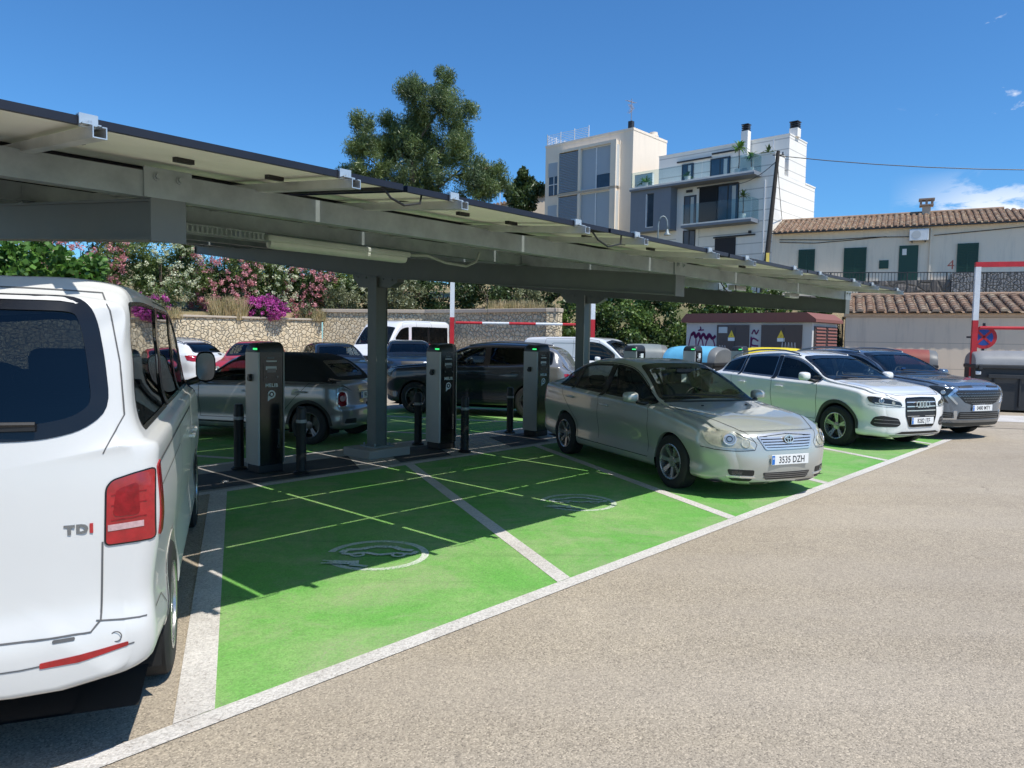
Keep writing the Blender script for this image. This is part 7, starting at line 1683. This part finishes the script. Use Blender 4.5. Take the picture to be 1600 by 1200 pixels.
# ================================================================== generic background vehicles
def generic(label, cat, name, sp, pose, col, metal=.0, wr=.32, res=.055, wins=None, glass=None, front=True, rear=True, style='five', rimm=None, roofmat=None, roofcol=None, rails=False, screens=True, interior=True, lampcol=None, mirrors=True, lamps='round', rearlamp=None, wsdef=None, rwdef=None, doors=True):
    root = car_root(label, cat, pose, name); paint = M_carpaint(name+'_paint_%02d%02d%02d' % tuple(int(x*99) for x in col), col, metal, .28, 1, .2); c = Car(sp, root, paint, res); ar = wr+.045
    arches(c, wr, ar); wb = sp['wb']; yr = -(wb+sp['ro'])
    if wins is None: wins = [(winpoly(sp, -.48, -1.5), glass or g_side, 0 if doors else None), (winpoly(sp, -1.6, -2.5, n=8), glass or g_side, 1 if doors else None)]
    dr = [[(-.46, .38), (-.44, interp(sp['belt'], -.44)-.05)]+topline(sp, -.70, -1.55, .01)+[(-1.55, .38)], [(-1.55, .38)]+topline(sp, -1.55, -2.5, .01)+[(-wb+.02, interp(sp['belt'], -2.6)-.02), (-wb+.22, .75), (-wb+.42, .55), (-wb+.46, .38)]] if doors else []
    fins = []
    if wsdef: fins.append(screen(c, 'front', wsdef[0], g_clear, .05, rng=wsdef[1]))
    if rwdef: fins.append(screen(c, 'rear', rwdef[0], glass or g_side, .04, 'rear_window', rng=rwdef[1]))
    side_set(c, wins, g_side, dr)
    mats = [paint]; fn = None
    if roofmat: mats = [paint, roofmat[0]]; fn = roofmat[1]
    ob = c.build_body(mats, fn); side_finish(c, ob, wins, dr, [(-1.38, interp(sp['belt'], -1.4)-.13), (-2.35, interp(sp['belt'], -2.3)-.13)] if doors else [], g_side)
    for f in fins: f()
    fo = sp['fo']; W_ = sp['halfw']; zb = interp(sp['top'], fo)
    for s_ in (-1, 1):
        if front:
            if lamps == 'round': lamp(c, 'headlight', 'front', [(s_*(W_-.30), zb-.17), (s_*(W_-.32), zb-.07), (s_*(W_-.20), zb-.015), (s_*(W_-.07), zb-.02), (s_*(W_-.045), zb-.12), (s_*(W_-.14), zb-.19)][::s_], 1, lampcol or m_lens, ((s_*(W_-.18), zb-.10, .055, m_chrome),), True, .004, .03)
            else: lamp(c, 'headlight', 'front', [(s_*(W_-.36), zb-.13), (s_*(W_-.34), zb-.08), (s_*(W_-.06), zb-.0), (s_*(W_-.04), zb-.08), (s_*(W_-.2), zb-.14)][::s_], 1, lampcol or m_lensd, ((s_*(W_-.17), zb-.07, .03, m_chrome),), True, .004, .02)
        if rear: lamp(c, 'tail_light', 'rear', [(s_*(W_-.24), .80), (s_*(W_-.24), .97), (s_*(W_-.06), .98), (s_*(W_-.06), .80)][::s_] if rearlamp is None else [(s_*x, z) for x, z in rearlamp][::s_], 1, m_redl, (), False, .005, .02)
        if mirrors: mirror(root, s_*(W_+.11), -.60, interp(sp['belt'], -.6)+.09, (.20, .12, .14), paint if mirrors is True else mirrors, s_)
        if rails:
            P = [(s_*.60, -1.2-k*.18, rail_z(sp, -1.2-k*.18)+.05+.02*math.sin(math.pi*k/9)) for k in range(10)]; b = MB(); b.tube([(P[0][0], P[0][1]+.06, P[0][2]-.05)]+P+[(P[-1][0], P[-1][1]-.06, P[-1][2]-.05)], .017, 6); b.build('roof_rail', m_dkchrome, root, smooth=True)
    if front:
        c.patch('grille', 'front', [(-.32, zb-.17), (-.36, zb-.05), (.36, zb-.05), (.32, zb-.17)], m_trim, .004, .01, rnd=.02); c.patch('lower_grille', 'front', [(-.5, .26), (-.46, .42), (.46, .42), (.5, .26)], m_trim, .004, .01, rnd=.03)
    for yc in (0, -wb):
        for s_ in (-1, 1): wheel(root, s_*(W_-.115), yc, wr, .21, wr*.66, 5, style, rimm or m_rim, s_)
    liners(c, root, wr, ar)
    if interior: seats(root, -1.4, -2.3, interp(sp['belt'], -1.4)-.55, .36, dash=-.72)
    return root, c, ob
HW = ([(-.70, 1.06), (0, 1.10), (.70, 1.06), (.60, 1.36), (.54, 1.425), (0, 1.445), (-.54, 1.425), (-.60, 1.36)], lambda p, n_: -.15 > p[1] > -1.2 and p[2] > 1.03)
SW = ([(-.76, 1.16), (0, 1.19), (.76, 1.16), (.66, 1.42), (.61, 1.53), (0, 1.55), (-.61, 1.53), (-.66, 1.42)], lambda p, n_: -.2 > p[1] > -1.3 and p[2] > 1.13)
def vehicles():
    saloon(); suv_white(); suv_grey(); van()
    # grey soft-top car, rear three-quarter
    soft = M_plain('soft_top_fabric', (.012, .012, .013), .9, 0, .25, 3, 70, .3)
    sp = MINI
    root, c, ob = generic('small silver grey convertible with a black fabric roof behind the first charging post', 'car', 'parked_car', sp, (-5.34, 12.97, -1.294), (.25, .25, .255), .45, wr=.31, res=.035,
        wins=[(winpoly(sp, -.55, -1.48, 0, -.02), g_side, 0)], front=False, rear=False, mirrors=m_trim, roofmat=(soft, lambda p, n_: int(p[2] > interp(sp['belt'], p[1])+.018 and -1.0 > p[1] > -2.86)),
        wsdef=([(-.66, 1.03), (0, 1.055), (.66, 1.03), (.56, 1.31), (0, 1.345), (-.56, 1.31)], lambda p, n_: -.4 > p[1] > -1.0 and p[2] > 1.0), rwdef=([(-.44, 1.08), (.44, 1.08), (.40, 1.30), (-.40, 1.30)], lambda p, n_: p[1] < -2.2), doors=True, style='twin', rimm=m_rimd)
    for s_ in (-1, 1):
        pl = [(s_*.60, .62), (s_*.58, .78), (s_*.61, .845), (s_*.69, .86), (s_*.74, .82), (s_*.76, .66), (s_*.72, .60)][::s_]
        o = lamp(c, 'tail_light', 'rear', pl, 1, m_redd, ((s_*.67, .74, .045, m_redc),), False, .006, .03); c.patch('chrome_ring', 'rear', inset(smooth_poly(pl, .03), -.006), m_chrome, .012, 0, parent=o, ring=.016)
        c.patch('rear_vent', 'rear', [(s_*.40, .34), (s_*.66, .35), (s_*.64, .42), (s_*.42, .42)][::s_], m_trim, .004, .008, rnd=.02); c.patch('vent_trim', 'rear', [(s_*.38, .315), (s_*.66, .325), (s_*.66, .337), (s_*.38, .327)][::s_], m_chrome, .008, .008)
    arch_lip(c, root, .31, .355, m_trim, .05, .006); mb = c.line('side', [(-.35, .27), (-2.15, .27)], .10, .007, -1); mb.build('sill_trim', m_trim, root); mb = c.line('side', [(-.5, .952), (-1.5, .968), (-2.8, .978)], .014, .005, -1); mb.build('waist_strip', m_dkchrome, root)
    b = MB(); h = c.hit('side', -2.25, .80, -1); b.lathe([(0, 0), (.075, 0), (.078, .006), (.0, .008)], 22, (h[0].x-.002, -2.25, .80), 'x'); b.build('fuel_cap', c.paint, root, angle=40)
    plate(root, (0, c.hit('rear', 0, .77)[0].y-.016, .77), math.pi, '9R 4242', w=.44); c.patch('plate_hood', 'rear', [(-.28, .845), (.28, .845), (.26, .875), (-.26, .875)], m_chrome, .012, .012); b = MB(); b.tube([(-.5, -3.04, .45), (.5, -3.04, .45)], .01); b.build('bumper_strip', m_chrome, root)
    # dark sport utility vehicle side on
    sp = SUVB; root, c, ob = generic('very dark sport utility vehicle parked side on behind the second and third charging posts', 'car', 'parked_car', sp, (-1.93, 17.45, -1.294), (.020, .024, .030), .3, wr=.36, res=.045, wins=[(winpoly(sp, -.55, -1.6), g_side, 0), (winpoly(sp, -1.7, -2.55, n=8), g_dark, 1), (winpoly(sp, -2.66, -3.12, n=5), g_dark, None)], rails=True, style='twin', rimm=m_rimd, lamps='slim', lampcol=m_lens, wsdef=SW,
        roofmat=(M_carpaint('taupe_paint', (.30, .29, .28), .55, .25), lambda p, n_: int(p[1] < -2.98-.35*(1.0-p[2]) and p[2] > .5)), rearlamp=[(.50, .86), (.52, .96), (.86, .99), (.86, .88)])
    arch_lip(c, root, .36, .405, m_trim, .05, .008)
    b = MB(); b.box((0, 0, 0), (.62, .30, .003), rot=Matrix.Rotation(.9, 3, 'X')); 
    # others by the wall
    generic('dark blue sport utility vehicle facing us between the minibus and the striped post', 'car', 'parked_car', SUVB, (-3.3, 23.9, 2.95), (.015, .030, .060), .3, wr=.35, lamps='slim', wsdef=SW, res=.06)
    generic('dark hatchback facing right in front of the minibus', 'car', 'parked_car', HATCH, (-5.15, 22.4, 2.68), (.018, .024, .036), .3, wsdef=HW, res=.06)
    generic('red car facing us behind the grey convertible', 'car', 'parked_car', HATCH, (-8.15, 22.6, 3.0), (.42, .035, .04), 0, wsdef=HW, res=.06, mirrors=m_trim)
    sw_ = SUVA; root, c, ob = generic('white estate car with roof rails and a red tail light by the long stone wall', 'car', 'parked_car', sw_, (-12.5, 23.6, -1.294), (.70, .71, .72), 0, wr=.33, rails=True, glass=g_dark, res=.055, rwdef=([(-.62, 1.16), (.62, 1.16), (.52, 1.44), (-.52, 1.44)], lambda p, n_: p[1] < -2.9), rearlamp=[(.50, .86), (.52, 1.05), (.87, 1.08), (.87, .90)])
    lamp(c, 'tail_light', 'side', [(-3.12, 1.07), (-3.2, .92), (-3.46, .90), (-3.44, 1.06)], -1, m_redl, (), False, .005, .02)
    generic('bright red hatchback whose roof shows right of the minibus behind the striped post', 'car', 'parked_car', HATCH, (-2.95, 27.6, 2.5), (.50, .02, .03), 0, wsdef=HW, res=.07)
    generic('dark estate car whose long roof shows above the dark sport utility vehicle', 'car', 'parked_car', SUVB, (-1.9, 25.9, -1.25), (.02, .026, .04), .3, wr=.34, res=.07, rails=True)
    # white delivery van
    sp = KANGOO; root, c, ob = generic('white panel delivery van facing right behind the silver saloon', 'van', 'parked_van', sp, (3.55, 22.1, 2.12), (.72, .73, .74), 0, wins=[(winpoly(sp, -.18, -1.15, m=.09, lo=.03), g_dark, 0)], wsdef=([(-.74, 1.23), (0, 1.27), (.74, 1.23), (.66, 1.66), (0, 1.72), (-.66, 1.66)], lambda p, n_: .1 > p[1] > -.9 and p[2] > 1.2), res=.055, wr=.32)
    mb = c.line('side', smooth_poly([(-1.45, 1.12), (-1.45, 1.62), (-2.3, 1.62), (-2.3, 1.12)], .1)+[(-1.45, 1.2)], .012, .002, 1); mb.build('panel_recess', m_dkchrome, root)
    # minibus
    sp = BUS; generic('white minibus with a high roof parked before the taller stone wall', 'minibus', 'parked_minibus', sp, (-5.35, 28.4, -2.62), (.76, .77, .78), 0, wins=[(winpoly(sp, -.25, -1.05, m=.22, lo=.03), g_dark, 0), (winpoly(sp, -1.25, -2.3, m=.22, lo=.03), g_dark, None), (winpoly(sp, -2.42, -3.7, m=.22, lo=.03), g_dark, None)], wsdef=([(-.80, 1.42), (0, 1.46), (.80, 1.42), (.74, 2.08), (0, 2.15), (-.74, 2.08)], lambda p, n_: .3 > p[1] > -.9 and p[2] > 1.38), res=.07, wr=.34, interior=False, style='cover')
vehicles()
